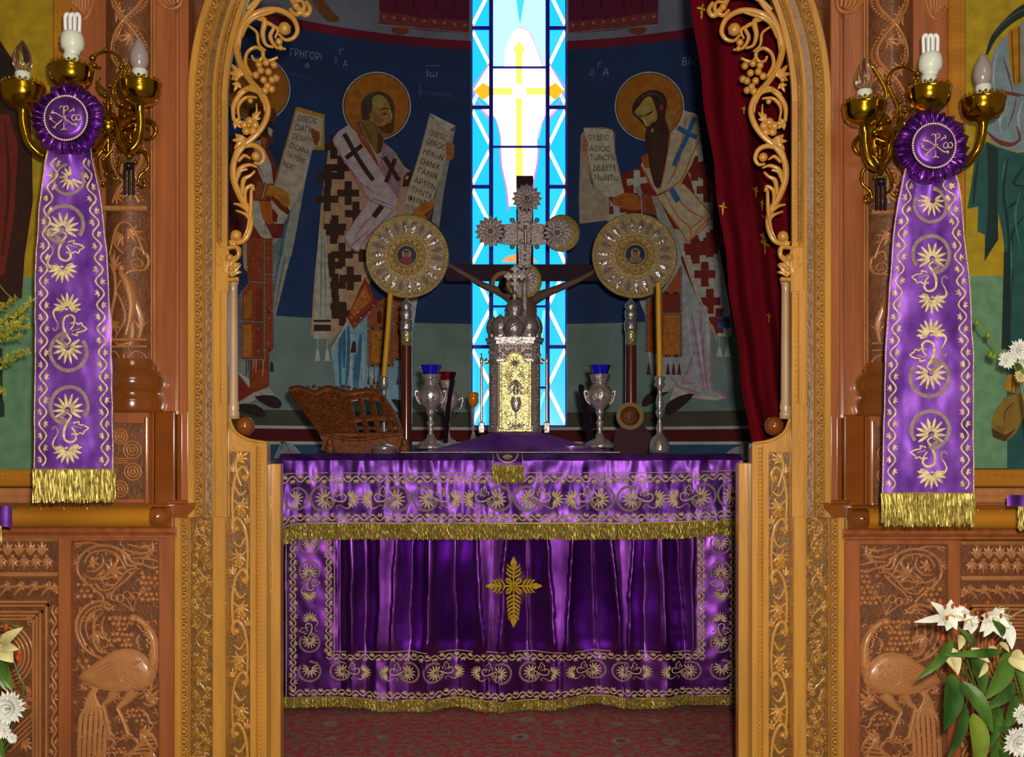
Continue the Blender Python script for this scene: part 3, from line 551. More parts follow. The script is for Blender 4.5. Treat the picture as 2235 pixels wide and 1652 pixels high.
p.pl(e((520, 520), (560, 470), (600, 410), (650, 400), (680, 470), (700, 540), (690, 590), (640, 610), (615, 625), (600, 600), (560, 560)), K(112, 94, 48), 2); p.sk(e((590, 550), (640, 530), (660, 510)), (1, 4, 2), INK); p.sk(e((555, 545), (580, 556)), 3, INK); p.sk(e((590, 570), (615, 625), (650, 610)), (3, 4, 1), K(140, 116, 66)); p.ci(*e((730, 485))[0], 5, K(100, 30, 24), 7, 10); p.ci(*e((662, 665))[0], 3, K(120, 90, 60), 5, 10)
for k in range(7): p.sk(e((640+k*20, 660), (655+k*16, 850), (670+k*10, 1050)), (1, 1.6, 1), K(58, 34, 22))
p.sk(e((530, 450), (600, 390), (690, 380), (750, 440)), (1, 3, 1), K(66, 50, 46)); p.build('head', 'paint', r3)
p = P_(); p.pl(e((570, 870), (625, 840), (640, 960), (600, 960)), K(110, 52, 16)); p.sk(e((868, 500), (810, 640), (780, 800)), (4, 3, 2), K(114, 54, 18)); p.build('collar', 'paint', r3)
p = P_(); p.pl(g((230, 520), (380, 430), (490, 250), (490, 915), (350, 915), (300, 890), (232, 885)), K(110, 52, 18)); p.pl(g((350, 460), (475, 460), (475, 600), (350, 600)), K(78, 26, 18)); p.pl(g((360, 620), (475, 620), (475, 900), (360, 900)), K(120, 70, 20))
for q in (((235, 500), (235, 890), 24), ((298, 470), (298, 900), 26), ((480, 270), (488, 915), 42), ((345, 460), (480, 460), 10), ((345, 610), (485, 610), 10), ((350, 915), (488, 915), 10)): p.dots(*g(q[0], q[1]), q[2], 1.5, PEARL, INK, 4)
for q in g((385, 755), (385, 720), (385, 790), (350, 755), (425, 755), (440, 650), (440, 870), (270, 600), (270, 700), (265, 850)): p.ci(*q, 2.2, K(70, 50, 70), None, 8)
for x in (250, 310, 390, 430, 470): p.sk(g((x, 900), (x, 970)), 1.2, LILA); p.pl(g((x-4, 970), (x+4, 970), (x+16, 1050), (x-16, 1050)), K(56, 20, 26))
p.build('embroidered_panel', 'paint', r3)
p = P_(); p.pl(g((200, 1260), (230, 1200), (330, 1140), (430, 1140), (330, 1220), (230, 1280)), INK, 2); p.pl(g((370, 1320), (380, 1260), (480, 1200), (580, 1190), (480, 1290), (400, 1340)), INK, 2); p.pl(g((300, 1130), (440, 1130), (400, 1170), (330, 1180)), K(110, 110, 104)); p.build('shoe', 'paint', r3)
p = P_(); p.pl(e((100, 700), (130, 660), (180, 1080), (260, 1130), (320, 1170), (325, 1365), (90, 1395), (85, 1180)), K(110, 100, 84)); p.pl(e((120, 640), (350, 655), (370, 840), (420, 1060), (440, 1150), (400, 1190), (300, 1180), (210, 1110), (180, 1000), (150, 820)), K(128, 120, 106))
p.sk(e((120, 645), (345, 658), (365, 830), (425, 1120)), 1.8, K(120, 80, 50)); p.sk(e((125, 660), (160, 900), (200, 1100), (270, 1140)), 1.8, K(120, 80, 50)); p.sk(e((95, 1370), (310, 1345)), 1.5, K(120, 90, 60)); p.sk(e((275, 1130), (270, 1340)), 1.5, K(120, 84, 44))
for sx, x0, y0, x1, y1 in [("ΟΥΔΕΙC", 160, 740, 320, 742), ("ΑΞΙΟC", 170, 825, 328, 830), ("ΤωΝCΥΝ", 175, 898, 365, 898), ("ΔΕΔΕΜ", 195, 978, 370, 980), ("ΜωΝΤω", 210, 1055, 395, 1060)]: p.tx(sx, *e((x0, y0), (x1, y1)), (-1, -13), INK)
p.build('scroll', 'paint', r3)
p = P_(); p.pl(e((345, 1200), (400, 1170), (470, 1150), (560, 1190), (570, 1280), (500, 1290), (420, 1270), (370, 1250)), K(112, 60, 22), 2)
for k in range(3): p.sk(e((360+k*20, 1205+k*18), (440+k*10, 1200+k*22)), 1.4, SKD)
p.pl(e((570, 1180), (650, 1170), (700, 1330), (580, 1300)), K(90, 38, 16)); p.dots(*e((572, 1180), (580, 1310)), 9, 1.8, PEARL); p.dots(*e((595, 1180), (605, 1310)), 9, 1.4, K(110, 70, 50))
p.pl(e((115, 700), (150, 740), (160, 800), (140, 870), (105, 830)), K(116, 84, 66), 2)
for k in range(3): p.sk(e((118, 740+k*35), (160, 755+k*32)), 1.6, K(90, 40, 30))
p.build('hand', 'paint', r3, kind='stuff')
# --- lettering on the blue ground
c4 = crop(500, 0, 3.0036); c5 = crop(1000, 0, 3.0036)
t = thing('fresco_lettering', tuple(cyl(680, 120, .002)), 'faint white Greek lettering on the blue wall left of the window', 'lettering')
for sx, q0, q1, up in [("ΓΡΗΓΟΡΙ", (400, 365), (605, 400), 17), ("Ο", (690, 415), (706, 415), 13), ("Α", (745, 438), (775, 438), 15), ("Γ", (722, 358), (748, 358), 12), ("Ιω", (1295, 505), (1365, 505), 15)]:
    p = P_(); p.tx(sx, *c4(q0, q1), (1, -up), TXC); p.build('letter', 'paint', t)
p = P_(); p.tx("ΘΕΟΛΟΓΟC", *c4((400, 485), (580, 545)), (1, -5), K(46, 58, 92)); p.tx("ΧΡΥCΟCΤΟΜΟC", *c4((1235, 615), (1465, 640)), (1, -8), K(60, 62, 100)); p.sk(c4((1285, 430), (1380, 430)), 1, TXC); p.sk(c4((1250, 545), (1255, 640)), 2, K(60, 62, 100)); p.ci(*c4((512, 430))[0], 5, TXC, None, 12); p.ci(*c4((512, 430))[0], 2.5, NAVY, None, 12); p.build('small_lettering', 'paint', t, kind='stuff')
t = thing('fresco_lettering', tuple(cyl(1300, 150, .002)), 'faint white Greek lettering on the blue wall right of the window', 'lettering')
for sx, q0, q1, up in [("Ο", (862, 497), (890, 497), 14), ("Α", (945, 495), (988, 495), 16), ("Γ", (915, 445), (940, 445), 12), ("ΒΑC", (1468, 430), (1575, 428), 18)]:
    p = P_(); p.tx(sx, *c5(q0, q1), (1, -up), TXC); p.build('letter', 'paint', t)
# --- hems of the figures in the upper scene
for sx, lab in ((0, 'painted hem of a dark red robe above the red band, left of the window'), (1, 'painted hem of a dark red robe above the red band, right of the window')):
    M = (lambda *q: [(2265-x if sx else x, y) for x, y in q]); t = thing('fresco_hem', tuple(cyl(*M((920, 40))[0], .002)), lab, 'painting'); p = P_()
    up = [(828, -40), (1024, -40), (1024, 73), (930, 66), (828, 52)]; p.pl(M(*up), K(66, 14, 34)); p.pl(M((828, 24), (930, 40), (1024, 46), (1024, 70), (930, 63), (828, 50)), K(84, 34, 36))
    for k in range(9): x = 838+k*22; p.ci(*M((x, 36+k*2.4))[0], 3.4, K(110, 76, 66), None, 8)
    for x in (860, 900, 950, 990): p.sk(M((x, -40), (x+4, 24)), (3, 6, 2), K(44, 8, 26))
    p.dots(*M((828, 53), (1024, 72)), 44, 1.3, PEARL); p.build('robe', 'paint', t)
    p = P_(); p.pl(M((856, 60), (892, 63), (888, 72), (872, 76), (858, 70)), K(84, 40, 22), 2); p.build('foot', 'paint', t)
t = thing('fresco_fragment', tuple(cyl(710, 20, .002)), 'painted bare foot at the top of the apse, beside the carved tendril', 'painting')
p = P_(); p.pl(c4((560, -20), (620, 0), (680, 80), (722, 115), (715, 140), (650, 140), (600, 90), (550, 20)), K(84, 50, 26), 2); p.sk(c4((680, 110), (710, 135)), 1.3, BRN); p.sk(c4((665, 120), (690, 142)), 1.3, BRN); p.build('foot', 'paint', t)
t = thing('fresco_drapery', tuple(cyl(632, 980, .002)), 'painted white cloth corner on the blue dado left of the altar', 'painting'); p = P_()
p.pl([(598, 1000), (612, 968), (617, 962), (640, 970), (668, 1000)], K(88, 92, 96)); p.sk([(617, 964), (606, 1000)], 3, K(60, 70, 80)); p.sk([(622, 966), (640, 1000)], 3, K(60, 70, 80)); p.ci(617, 964, 5, K(60, 44, 30), None, 10); p.build('drapery', 'paint', t)
t = thing('fresco_drapery', tuple(cyl(1615, 985, .002)), 'painted white cloth corner on the blue dado right of the altar', 'painting'); p = P_()
p.pl([(1580, 992), (1600, 978), (1634, 966), (1640, 1005), (1622, 1005)], K(100, 100, 100)); p.sk([(1630, 968), (1622, 1000)], 4, K(66, 70, 76)); p.build('drapery', 'paint', t)
# ================================================================ CARVED ICON SCREEN
PROF['t'] = CIRC(8)
def bendT(Y, mir):
    b = plane(Y, mir)
    def T(u, v, h=0):
        if v < 230:
            th = (230-v)/612; r = 1112-u; return b(1112-r*math.cos(th), 230-r*math.sin(th), h)
        return b(u, v, h)
    return T
def vine(mb, p, q, amp, per, w, leaf, n0=0, prof='r', col=None, rnd=0.):
    L = math.dist(p, q); ux, uy = (q[0]-p[0])/L, (q[1]-p[1])/L; nx, ny = -uy, ux; N = max(1, round(L/per)); per = L/N; pts = []
    at = lambda s, o: (p[0]+ux*s+nx*o, p[1]+uy*s+ny*o)
    for i in range(N*8+1): pts.append(at(i*per/8, amp*math.sin(i*math.pi/4)))
    mb.st(pts, w, None, 0, 1, prof, col)
    for i in range(N):
        for sg, s0 in ((1, .25), (-1, .75)):
            s = (i+s0)*per; c = at(s, -sg*amp*.35)
            for da in (-1.15, -.4, .4, 1.15):
                a = (math.pi/2 if sg < 0 else -math.pi/2)+da+rnd*random.uniform(-.5, .5); l = leaf*(1.0 if abs(da) < .5 else .85); e = (c[0]+(ux*math.cos(a)+nx*math.sin(a))*l, c[1]+(uy*math.cos(a)+ny*math.sin(a))*l)
                mb.st([c, ((c[0]+e[0])/2+nx*da*.1*leaf, (c[1]+e[1])/2+ny*da*.1*leaf), e], (w*.5, w*1.25, .3), w*.7, 0, 1, prof, col)
def frond(mb, pts, w, h0=0, prof='g', n=5, hh=None): mb.st(pts, w, hh, h0, n, prof)
def leafy(mb, c, ang, L, k=5, spread=1.9, w=6, h0=0, curl=.25):      # palmette
    for i in range(k):
        a = ang+spread*(i/(k-1)-.5); l = L*(1-.35*abs(i/(k-1)-.5)*2); m = (c[0]+math.cos(a-curl*(i/(k-1)-.5))*l*.55, c[1]+math.sin(a-curl*(i/(k-1)-.5))*l*.55)
        mb.st([c, m, (c[0]+math.cos(a+curl*(i/(k-1)-.5))*l, c[1]+math.sin(a+curl*(i/(k-1)-.5))*l)], (w*.4, w, w*.8, .4), w*.5, h0, 2, 'l')
def grapes(mb, pts, r, h0=0):
    for x, y in pts: mb.ball(x, y, r, h0, 8)
def spiral(c, r0, r1, a0, turns, n=18):
    return [(c[0]+(r0+(r1-r0)*i/n)*math.cos(a0+turns*2*math.pi*i/n), c[1]+(r0+(r1-r0)*i/n)*math.sin(a0+turns*2*math.pi*i/n)) for i in range(n+1)]

def screen_side(mir):
    S = 'right' if mir else 'left'; dv = 8 if mir else 0
    X = lambda u: 2224-u if mir else u
    # ---- jamb of the royal doorway with its arch
    Tj = bendT(3.0, mir)
    j = thing('door_jamb', tuple(plane(3.0, mir)(455, 2180)), f'tall gilded oak jamb of carved strips framing the doorway, {S} side', 'door frame', 'jambs of the doorway')
    mb = MB(Tj); mb.vprof([(413, -60), (413, 14), (416, 17), (428, 17), (430, 12), (446, 12), (448, 17), (450, 4), (464, 2), (466, 12), (472, 12), (474, 6), (486, 6), (488, 14), (499, 14), (499.5, 10), (495, -14)], -731, 1128, 90); mb.build('moulding', 'honey', j)
    mb = MB(Tj); v = -330
    while v < 1120:
        mb.st([(431, v-9), (439, v-8), (444, v), (439, v+8), (431, v+9)], 3.4, 6, 12, 2); mb.ball(435.5, v, 4.4, 12, 6, 1, 1.6); v += 22.6
    mb.build('scalloped_strip', 'honey', j, kind='stuff')
    mb = MB(Tj); mb.vprof([(430.5, 12.6), (445.5, 12.6)], -731, 1128, 90); mb.vprof([(450.5, 4.2), (463.5, 2.6)], -731, 1128, 90); mb.vprof([(474.5, 6.3), (485.5, 6.3)], -731, 530, 60); mb.build('recess_shade', 'honey_ground', j)  # darker strips put recess shade into the colour behind the carving
    mb = MB(Tj); vine(mb, (457, -330), (457, 1128), 5, 44, 4.5, 11, rnd=1.); vine(mb, (458, -320), (458, 1128), 4, 31, 3, 9, rnd=2.); mb.build('leaf_carving', 'honey_mid', j)
    mb = MB(Tj); v = -330
    while v < 1128: mb.ball(468.5, v, 2.5, 12, 6); v += 5.2
    mb.build('beading', 'honey', j, kind='stuff')
    mb = MB(Tj); v = -330
    while v < 530: mb.st([(475, v-6), (482, v), (477, v+6)], (2, 5, 2), 3.5, 6, 2); mb.ball(481, v+7, 2.6, 6, 6); v += 13.4
    mb.build('carved_row', 'honey_mid', j, kind='stuff')
    mb = MB(Tj); v = 225
    while v < 530: mb.box(489, v, 499.5, v+2.6, 13.5, 16, .6); v += 4.6
    mb.build('ribbing', 'honey', j, kind='stuff')
    Tp = plane(3.0, mir); mb = MB(Tp); v = 642
    mb.box(472, 540, 502, 640, 8, 16, 3); mb.box(472, 880, 498, 1128, 8, 15, 2); mb.vprof([(472, 8), (472, 17), (484, 17), (486, 12), (499, 12), (499, -10)], 636, 884)
    mb.build('inner_strip', 'honey', j)
    mb = MB(Tp)
    while v < 878: mb.ball(489, v, 5.2, 11, 6); mb.ball(496, v+6, 3.2, 11, 6); v += 13
    mb.build('toothed_edge', 'honey', j, kind='stuff')
    mb = MB(Tp); leafy(mb, (500, 600), -math.pi/2, 56, 5, 1.5, 14, 14); leafy(mb, (508, 606), -1.1, 40, 4, 1.2, 10, 16); mb.ball(506, 566, 9, 18); mb.ball(510, 590, 8, 16); mb.st([(492, 545), (520, 542), (524, 560), (514, 574)], (8, 12, 5), 8, 12, 4, 't'); mb.st([(492, 612), (522, 610)], (10, 10), 6, 8, 2, 't')
    mb.build('bracket_carving', 'honey', j)
    mb = MB(); s3 = 3.0; 
    mb.lathe(X(509), 3.06, [(12, 612), (12, 618), (10, 622), (9.4, 640), (10.6, 760), (11, 872), (12.5, 882), (13.5, 890), (12, 896), (14, 902), (14, 914), (0, 915)], 16); mb.build('colonnette', 'colonnette_wood', j)
    mb = MB(Tp); mb.vprof([(383, -60), (383, 10), (386, 14), (398, 14), (400, 9), (411, 9), (413, 14), (415, 2), (466, 2), (468, 12), (472, 13), (492, 13), (495, 10), (495, -30)], 1128, 2185); mb.build('lower_moulding', 'honey', j)
    mb = MB(Tp); v = 1142
    while v < 1680:
        mb.st([(401, v-9), (408, v-8), (412, v), (408, v+8), (401, v+9)], 3, 3, 9, 2); mb.ball(404.5, v, 4, 9, 6); v += 22.6
    mb.build('scalloped_strip', 'honey', j, kind='stuff')
    mb = MB(Tp); v = 1134
    while v < 1680: mb.ball(469, v, 2.6, 12, 6); v += 5.2
    mb.build('beading', 'honey', j, kind='stuff')
    mb = MB(Tp); mb.vprof([(416, 2.8), (465, 2.8)], 1129, 2180); mb.vprof([(400.5, 9.4), (410.5, 9.4)], 1129, 2180); mb.build('recess_shade', 'honey_ground', j)  # lower recesses: shade painted in as darker honey strips
    mb = MB(Tp); vine(mb, (441, 1130), (441, 1700), 13, 86, 7, 22, rnd=.5); vine(mb, (436, 1140), (436, 1700), 8, 57, 5, 16, rnd=1.5); vine(mb, (448, 1150), (448, 1700), 9, 49, 4, 14, rnd=2.5)
    for i in range(60): leafy(mb, (random.uniform(424, 458), 1136+i*9.3), random.uniform(-3, 3), 15, 4, 2.2, 6, 3)
    for i in range(46): mb.ball(random.uniform(420, 462), 1145+i*11.6, random.uniform(3, 5.5), 3, 6)
    mb.build('foliage_carving', 'honey_mid', j)
    mb = MB(Tp); mb.poly([(374, 1096), (432, 1096), (428, 1112), (412, 1128), (384, 1128)], 20, 22); mb.box(374, 1090, 418, 1100, 0, 26, 3); mb.build('impost_block', 'gloss_brown', j)
    # ---- openwork tendril along the inside of the arch
    o = crop(500, 0 if not mir else 2, 3.0036)
    t = thing('openwork_tendril', tuple(plane(2.985, mir)(505, 530)), f'pierced honey coloured vine tendril with grapes, flower and volutes inside the arch, {S} side', 'carving', 'openwork tendrils of the arch')
    To = plane(2.985, mir); mb = MB(To)
    G = lambda w, *q, h=0: mb.st(o(*q), w, 5.5, h, 5, 't')
    G((10, 16, 13, 14, 15, 13, 9), (330, -220), (200, -10), (110, 110), (62, 240), (52, 330), (85, 440), (150, 540), (222, 620), (255, 710), (235, 800), (180, 880), (95, 955), (35, 1050), (30, 1170), (75, 1290), (128, 1380), (140, 1470), (110, 1560), (50, 1590), (22, 1550), (45, 1515))
    G((7, 10, 6, 3), (150, 1250), (145, 1380), (125, 1500), (95, 1560), h=5); G((5, 8, 5, 2), (60, 300), (75, 420), (140, 520), (200, 590), h=5)
    G((13, 14, 12, 10, 6), (55, 320), (85, 180), (180, 85), (310, 62), (410, 110), (448, 190), (425, 245), (370, 262), (328, 225)); G((4, 7, 4), (90, 250), (150, 140), (300, 85), h=6)
    G((10, 14, 9, 5), (150, 110), (230, 130), (220, 220), (240, 290), (290, 310)); G((6, 10, 5), (180, 120), (290, 170), (270, 240), (310, 310), (370, 320)); G((6, 9, 4), (240, 150), (320, 190), (300, 250)); G((5, 8, 4), (110, 160), (180, 210), (195, 290), (240, 330))
    G((12, 14, 8), (270, -40), (390, -30), (440, 40), (500, 95), (530, 60), (505, 10)); G((8, 10, 6), (400, 60), (440, 95), (490, 60), (480, 10), (430, 10)); G((10, 14, 8), (120, 60), (200, -10), (300, -60), (420, -60))
    G((9, 8, 8, 6), (150, 500), (108, 420), (120, 345), (175, 310), (225, 345), (205, 395), (165, 395), (150, 365)); G((6, 9, 5), (215, 350), (250, 400), (320, 375))
    G((8, 12, 13, 9, 5), (30, 790), (30, 690), (85, 605), (155, 575), (220, 640), (235, 730)); G((5, 8, 5), (70, 790), (60, 700), (110, 640), (180, 640)); G((5, 9, 4), (60, 620), (110, 590), (190, 610), (225, 680), h=5); G((2, 6, 3), (150, 760), (180, 740), (180, 680))
    G((12, 12, 10, 6), (32, 1070), (55, 985), (130, 950), (200, 970), (228, 1030), (205, 1072), (165, 1068)); G((7, 12, 8, 4), (45, 1200), (70, 1110), (130, 1080), (180, 1095)); G((5, 9, 4), (60, 1060), (100, 1020), (140, 1040)); G((8, 12, 7, 4), (85, 1270), (95, 1180), (140, 1150), (170, 1120)); G((6, 10, 8, 4), (110, 1340), (105, 1250), (150, 1215), (165, 1250)); G((8, 10, 4), (140, 1400), (85, 1350), (30, 1335)); G((6, 9, 4), (140, 1470), (115, 1410), (45, 1380)); G((7, 9, 4), (60, 1160), (75, 1120), (120, 1110))
    mb.build('stem', 'honey', t)
    def sph(x, y, r): mb = MB(); mb.sphere(To(*o((x, y))[0], 4), r*3/F, 12, 8); mb.build('volute_bead', 'honey', t)
    sph(367, 192, 14); sph(330, 278, 8); sph(178, 1028, 10); sph(50, 1545, 12); sph(440, 45, 8); sph(142, 664, 6); sph(158, 1238, 5); sph(340, 318, 6); sph(50, 520, 6)
    gp = [(245, 415), (298, 432), (210, 468), (262, 478), (312, 520), (228, 528), (285, 530), (180, 500), (255, 570), (283, 590), (240, 600), (200, 430)]
    for x, y in gp:
        mb = MB(); mb.sphere(To(*o((x, y))[0], 4+random.random()*3), 8.2*3/F, 10, 7); mb.build('grape', 'honey', t)
    mb = MB(To); fc = o((135, 830))[0]
    for k in range(5):
        a = -math.pi/2+k*2*math.pi/5; mb.ball(fc[0]+12*math.cos(a), fc[1]+12*math.sin(a), 9.5, 2, 10, 1, .7)
    mb.ball(*fc, 5.5, 9, 8)
    leafy(mb, (fc[0]+8, fc[1]-14), -.9, 26, 3, 1.2, 9); mb.build('flower', 'honey', t)
    for q_, a_, l_, k_, sp_, w_ in (((100, 900), 2.3, 34, 5, 2.2, 12), ((75, 500), -2.2, 34, 5, 2.4, 12), ((60, 540), 2.0, 22, 3, 1.6, 9), ((30, 800), .3, 24, 4, 2, 9), ((15, 1610), -1.2, 20, 4, 1.4, 9)):
        mb = MB(To); leafy(mb, o(q_)[0], a_, l_, k_, sp_, w_); mb.build('leaf', 'honey', t)
    # ---- plain red pilaster
    Tp = plane(3.02, mir, dv); t = thing('pilaster', tuple(Tp(378, 1100)), f'plain reddish varnished pilaster between the carved column and the doorway, {S} side', 'pilaster', 'plain pilasters')
    mb = MB(Tp); mb.box(345, -420, 386, 900, -40, 14, 2); mb.box(393, -420, 414, 1098, -40, 10, 2); mb.box(384, -420, 395, 1098, -40, 2, .5); mb.build('shaft', 'redwood', t)
    mb = MB(Tp); mb.box(343, 898, 388, 1098, -40, 20, 3); mb.box(390, 904, 400, 1096, 2, 14, 2); mb.build('plinth', 'gloss_brown', t)
    mb = MB(Tp); mb.vprof([(333, 10), (335, 18), (338, 18), (339, 12), (341, 18), (344, 18), (346, 10)], -420, 800); mb.build('fluted_edge', 'walnut', t)
    mb = MB(Tp)
    for k in range(5): mb.st([(350+k*9, -60), (352+k*10, 0), (372+k*5, 22-k*2)], (12, 9, 3), 7, 14, 3, 'r')
    mb.st([(340, -20), (352, 12), (375, 26), (398, 18), (404, -10)], 7, 6, 14, 4); mb.build('volute', 'walnut', t)
    # ---- carved column
    t = thing('carved_column', tuple(Tp(283, 1100)), f'carved walnut column with twisted rope, bird and leaf relief on a knotwork pedestal, {S} side', 'column', 'carved columns')
    base = plane(3.03, mir, dv)
    def Tc(u, v, h=0): x = max(-1, min(1, (u-283)/52)); return base(u, v, h+34*math.cos(x*math.pi/2))
    mb = MB(Tc); mb.vprof([(231+104*i/16, 0) for i in range(17)], -420, 790, 1, True); mb.build('shaft', 'walnut_ground', t)
    mb = MB(Tc)
    for ph in (0, math.pi):
        pts = [(283+34*math.sin(i*.35+ph), -60+i*13) for i in range(40)]; mb.st(pts, 7, 4, 0, 3)
        for i in range(0, 39): 
            for q in (0, .5):
                x0 = 283+34*math.sin((i+q)*.35+ph)+9; mb.ball(x0, -60+(i+q)*13, 3.4, 1, 5)
    for k, (x, y, a) in enumerate([(262, 40, .4), (300, 90, 2.6), (268, 150, .6), (305, 200, 2.4), (262, 250, .2), (300, 310, 2.7), (270, 370, .7), (302, 420, 2.4), (258, 435, 0), (262, 100, -1), (306, 150, 1), (300, 265, -2), (265, 320, -1), (300, 380, 1.6)]): leafy(mb, (x, y), a, 32, 5, 2.0, 6, 1)
    for k in range(8): mb.st(spiral((262+(k % 2)*42, 20+k*55), 13, 3, k, 1.3, 10), (3.5, 2), 3, 1, 1)
    mb.build('rope_relief', 'walnut', t)
    mb = MB(Tc)
    frond(mb, [(245, 745), (250, 690), (262, 640), (258, 590), (252, 560)], (4, 8, 7, 3)); leafy(mb, (256, 600), -1.5, 50, 5, 1.2, 7); frond(mb, [(262, 740), (285, 700), (276, 660), (262, 640)], (3, 5, 4)); frond(mb, [(262, 640), (290, 600), (322, 590), (326, 560), (306, 545), (300, 565)], (4, 5, 4)); mb.st(spiral((310, 580), 16, 4, 0, 1.5), (5, 3), 4)
    frond(mb, [(276, 600), (292, 625), (300, 665), (296, 705), (288, 735)], (10, 22, 16, 10, 6), 3, 'r', 5, 10); mb.ball(278, 592, 9, 3); frond(mb, [(300, 650), (316, 700), (310, 748)], (8, 10, 3)); frond(mb, [(296, 690), (300, 730), (292, 765)], (8, 8, 3)); leafy(mb, (250, 700), .9, 40, 4, 1.0, 6); leafy(mb, (315, 735), -1.6, 55, 4, .5, 5); leafy(mb, (280, 520), 2.6, 36, 5, 2.0, 7); leafy(mb, (290, 510), .5, 36, 5, 2.0, 7); mb.st([(245, 560), (262, 510), (283, 492), (304, 508), (322, 560)], 5, 5, 0, 5); frond(mb, [(283, 560), (262, 540), (262, 515)], (3, 5, 2)); frond(mb, [(250, 735), (270, 755), (300, 750)], (3, 6, 3))
    mb.build('bird_relief', 'walnut', t)
    mb = MB(base)
    for v0, a_, b_ in ((462, 12, 46), (745, 7, 44), (760, 6, 43)): mb.vprof([], 0, 0) if 0 else mb.st([(231, v0), (283, v0), (335, v0)], (a_, a_), 8, 34, 4, 's')
    mb.build('band', 'walnut', t)
    mb = MB(Tc); mb.st([(236, 800), (245, 775), (262, 770), (274, 790), (262, 800)], 5, 4, 1, 4); mb.st([(330, 800), (321, 775), (304, 770), (292, 790), (304, 800)], 5, 4, 1, 4); leafy(mb, (283, 800), -math.pi/2, 26, 3, 1.1, 6, 1); mb.build('scroll_relief', 'walnut', t)
    mb = MB(); mb.lathe(X(288), 2.985, [(46, 785), (50, 798), (50, 806), (62, 812), (70, 826), (71, 840), (64, 855), (58, 860), (66, 868), (69, 880), (66, 892), (66, 900), (0, 901)], 28) if not mir else mb.lathe(X(288), 2.985, [(r, v+dv) for r, v in [(46, 785), (50, 798), (50, 806), (62, 812), (70, 826), (71, 840), (64, 855), (58, 860), (66, 868), (69, 880), (66, 892), (66, 900), (0, 901)]], 28)
    mb.build('torus_base', 'gloss_brown', t)
    mb = MB(base); mb.box(170, 896, 342, 1098, -10, 22, 3); mb.build('pedestal', 'redwood', t)
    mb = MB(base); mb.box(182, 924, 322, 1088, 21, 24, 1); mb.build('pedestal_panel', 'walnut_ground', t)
    mb = MB(base)
    for x, y, r in ((271, 953, 16), (298, 982, 19), (299, 1029, 18), (271, 1066, 17)):
        for xx in (x, 504-x):
            for rr in (r, r*.62, r*.25): mb.ring(xx, y, rr, 4.2, 3.5, 24, 12)
    for dy in (-5, 0, 5): mb.st([(225, 1005+dy), (290, 1005+dy)], 4, 3, 24, 2)
    mb.build('knotwork', 'walnut', t)
    mb = MB(base); mb.box(324, 912, 328, 1092, 21, 28, 1); mb.box(334, 900, 340, 1098, 21, 27, 1); mb.build('edge_bead', 'gloss_brown', t)
    # ---- backboard and icon frame
    Tf = plane(3.05, mir, 0)
    t = thing('icon_surround', tuple(Tf(100, 1095)), f'orange oak icon frame with beaded edge beside the carved column, {S} side', 'frame', 'icon frames')
    mb = MB(Tf); mb.box(160, -420, 240, 900, -10, 8, 1); mb.build('backboard', 'redwood', t)
    mb = MB(Tf); mb.box(124, -420, 161, 1026, 0, 22, 4); mb.box(-160, 1024, 200, 1062, 0, 24, 4); mb.build('frame_rail', 'orange_wood', t)
    mb = MB(Tf); v = -60
    while v < 1020: mb.ball(139, v, 4, 21, 6); v += 11.6
    u = -100
    while u < 180: mb.ball(u, 1034, 5, 22, 6); mb.ball(u+9, 1034, 3, 22, 6); u += 18
    mb.build('beading', 'orange_wood', t, kind='stuff')
    mb = MB(Tf); mb.box(-160, 1064, 200, 1098, 0, 18, 3); u = -100
    while u < 190: mb.st([(u, 1084), (u+6, 1078), (u+12, 1074)], (3, 6, 3), 3, 17, 2); u += 8
    mb.build('rope_moulding', 'walnut', t)
    mb = MB(Tf)
    for k in range(6): mb.st([(152+k*11, -60), (158+k*8, 0), (176+k*4, 38-abs(k-3)*5)], (12, 10, 3), 7, 8, 3)
    mb.st([(150, -50), (158, 10), (184, 48), (206, 14), (212, -50)], 6, 6, 8, 4); mb.build('capital_leaf', 'walnut', t)
    # ---- ledge (rounded cornice)
    Tl = plane(2.98, mir, 4 if mir else 0)
    t = thing('screen_ledge', tuple(Tl(180, 1150)), f'rounded orange brown ledge with glossy knob end below the pedestal, {S} side', 'ledge', 'ledges of the screen')
    mb = MB(Tl); mb.hprof([(1096, -30), (1096, 30), (1100, 34), (1104, 34)], -160, 376); mb.build('shelf_edge', 'gloss_brown', t)
    mb = MB(Tl); mb.hprof([(1104, 26), (1108, 30), (1114, 38), (1122, 44), (1132, 44), (1142, 38), (1148, 28), (1150, 10), (1150, -30)], -160, 340, True, True); mb.build('roll_moulding', 'orange_wood', t)
    mb = MB(Tl); mb.hprof([(1150, 14), (1154, 18), (1160, 16), (1168, 6), (1172, 6), (1172, -20)], -160, 386, True); mb.build('under_moulding', 'redwood', t)
    mb = MB(Tl); mb.ball(352, 1126, 30, 18, 14, .80, .9); mb.box(350, 1102, 380, 1150, -20, 26, 8); mb.build('end_knob', 'gloss_brown', t)
    mb = MB(Tl); u = -100
    while u < 330:
        for k in (-1, 0, 1): mb.st([(u+k*2, 1106), (u+k*6, 1112)], (3, 1), 2.5, 31, 2)
        mb.ball(u+25, 1107, 2.6, 30, 6); u += 50
    mb.build('leaf_tips', 'gloss_brown', t, kind='stuff')
    # ---- peacock panel
    Tq = plane(3.0, mir, 8 if mir else 0); c = crop(0, 1080, 2.889)
    t = thing('peacock_panel', tuple(Tq(250, 2180)), f'red framed walnut panel carved with a peacock among vines and grapes, {S} side', 'panel', 'peacock panels')
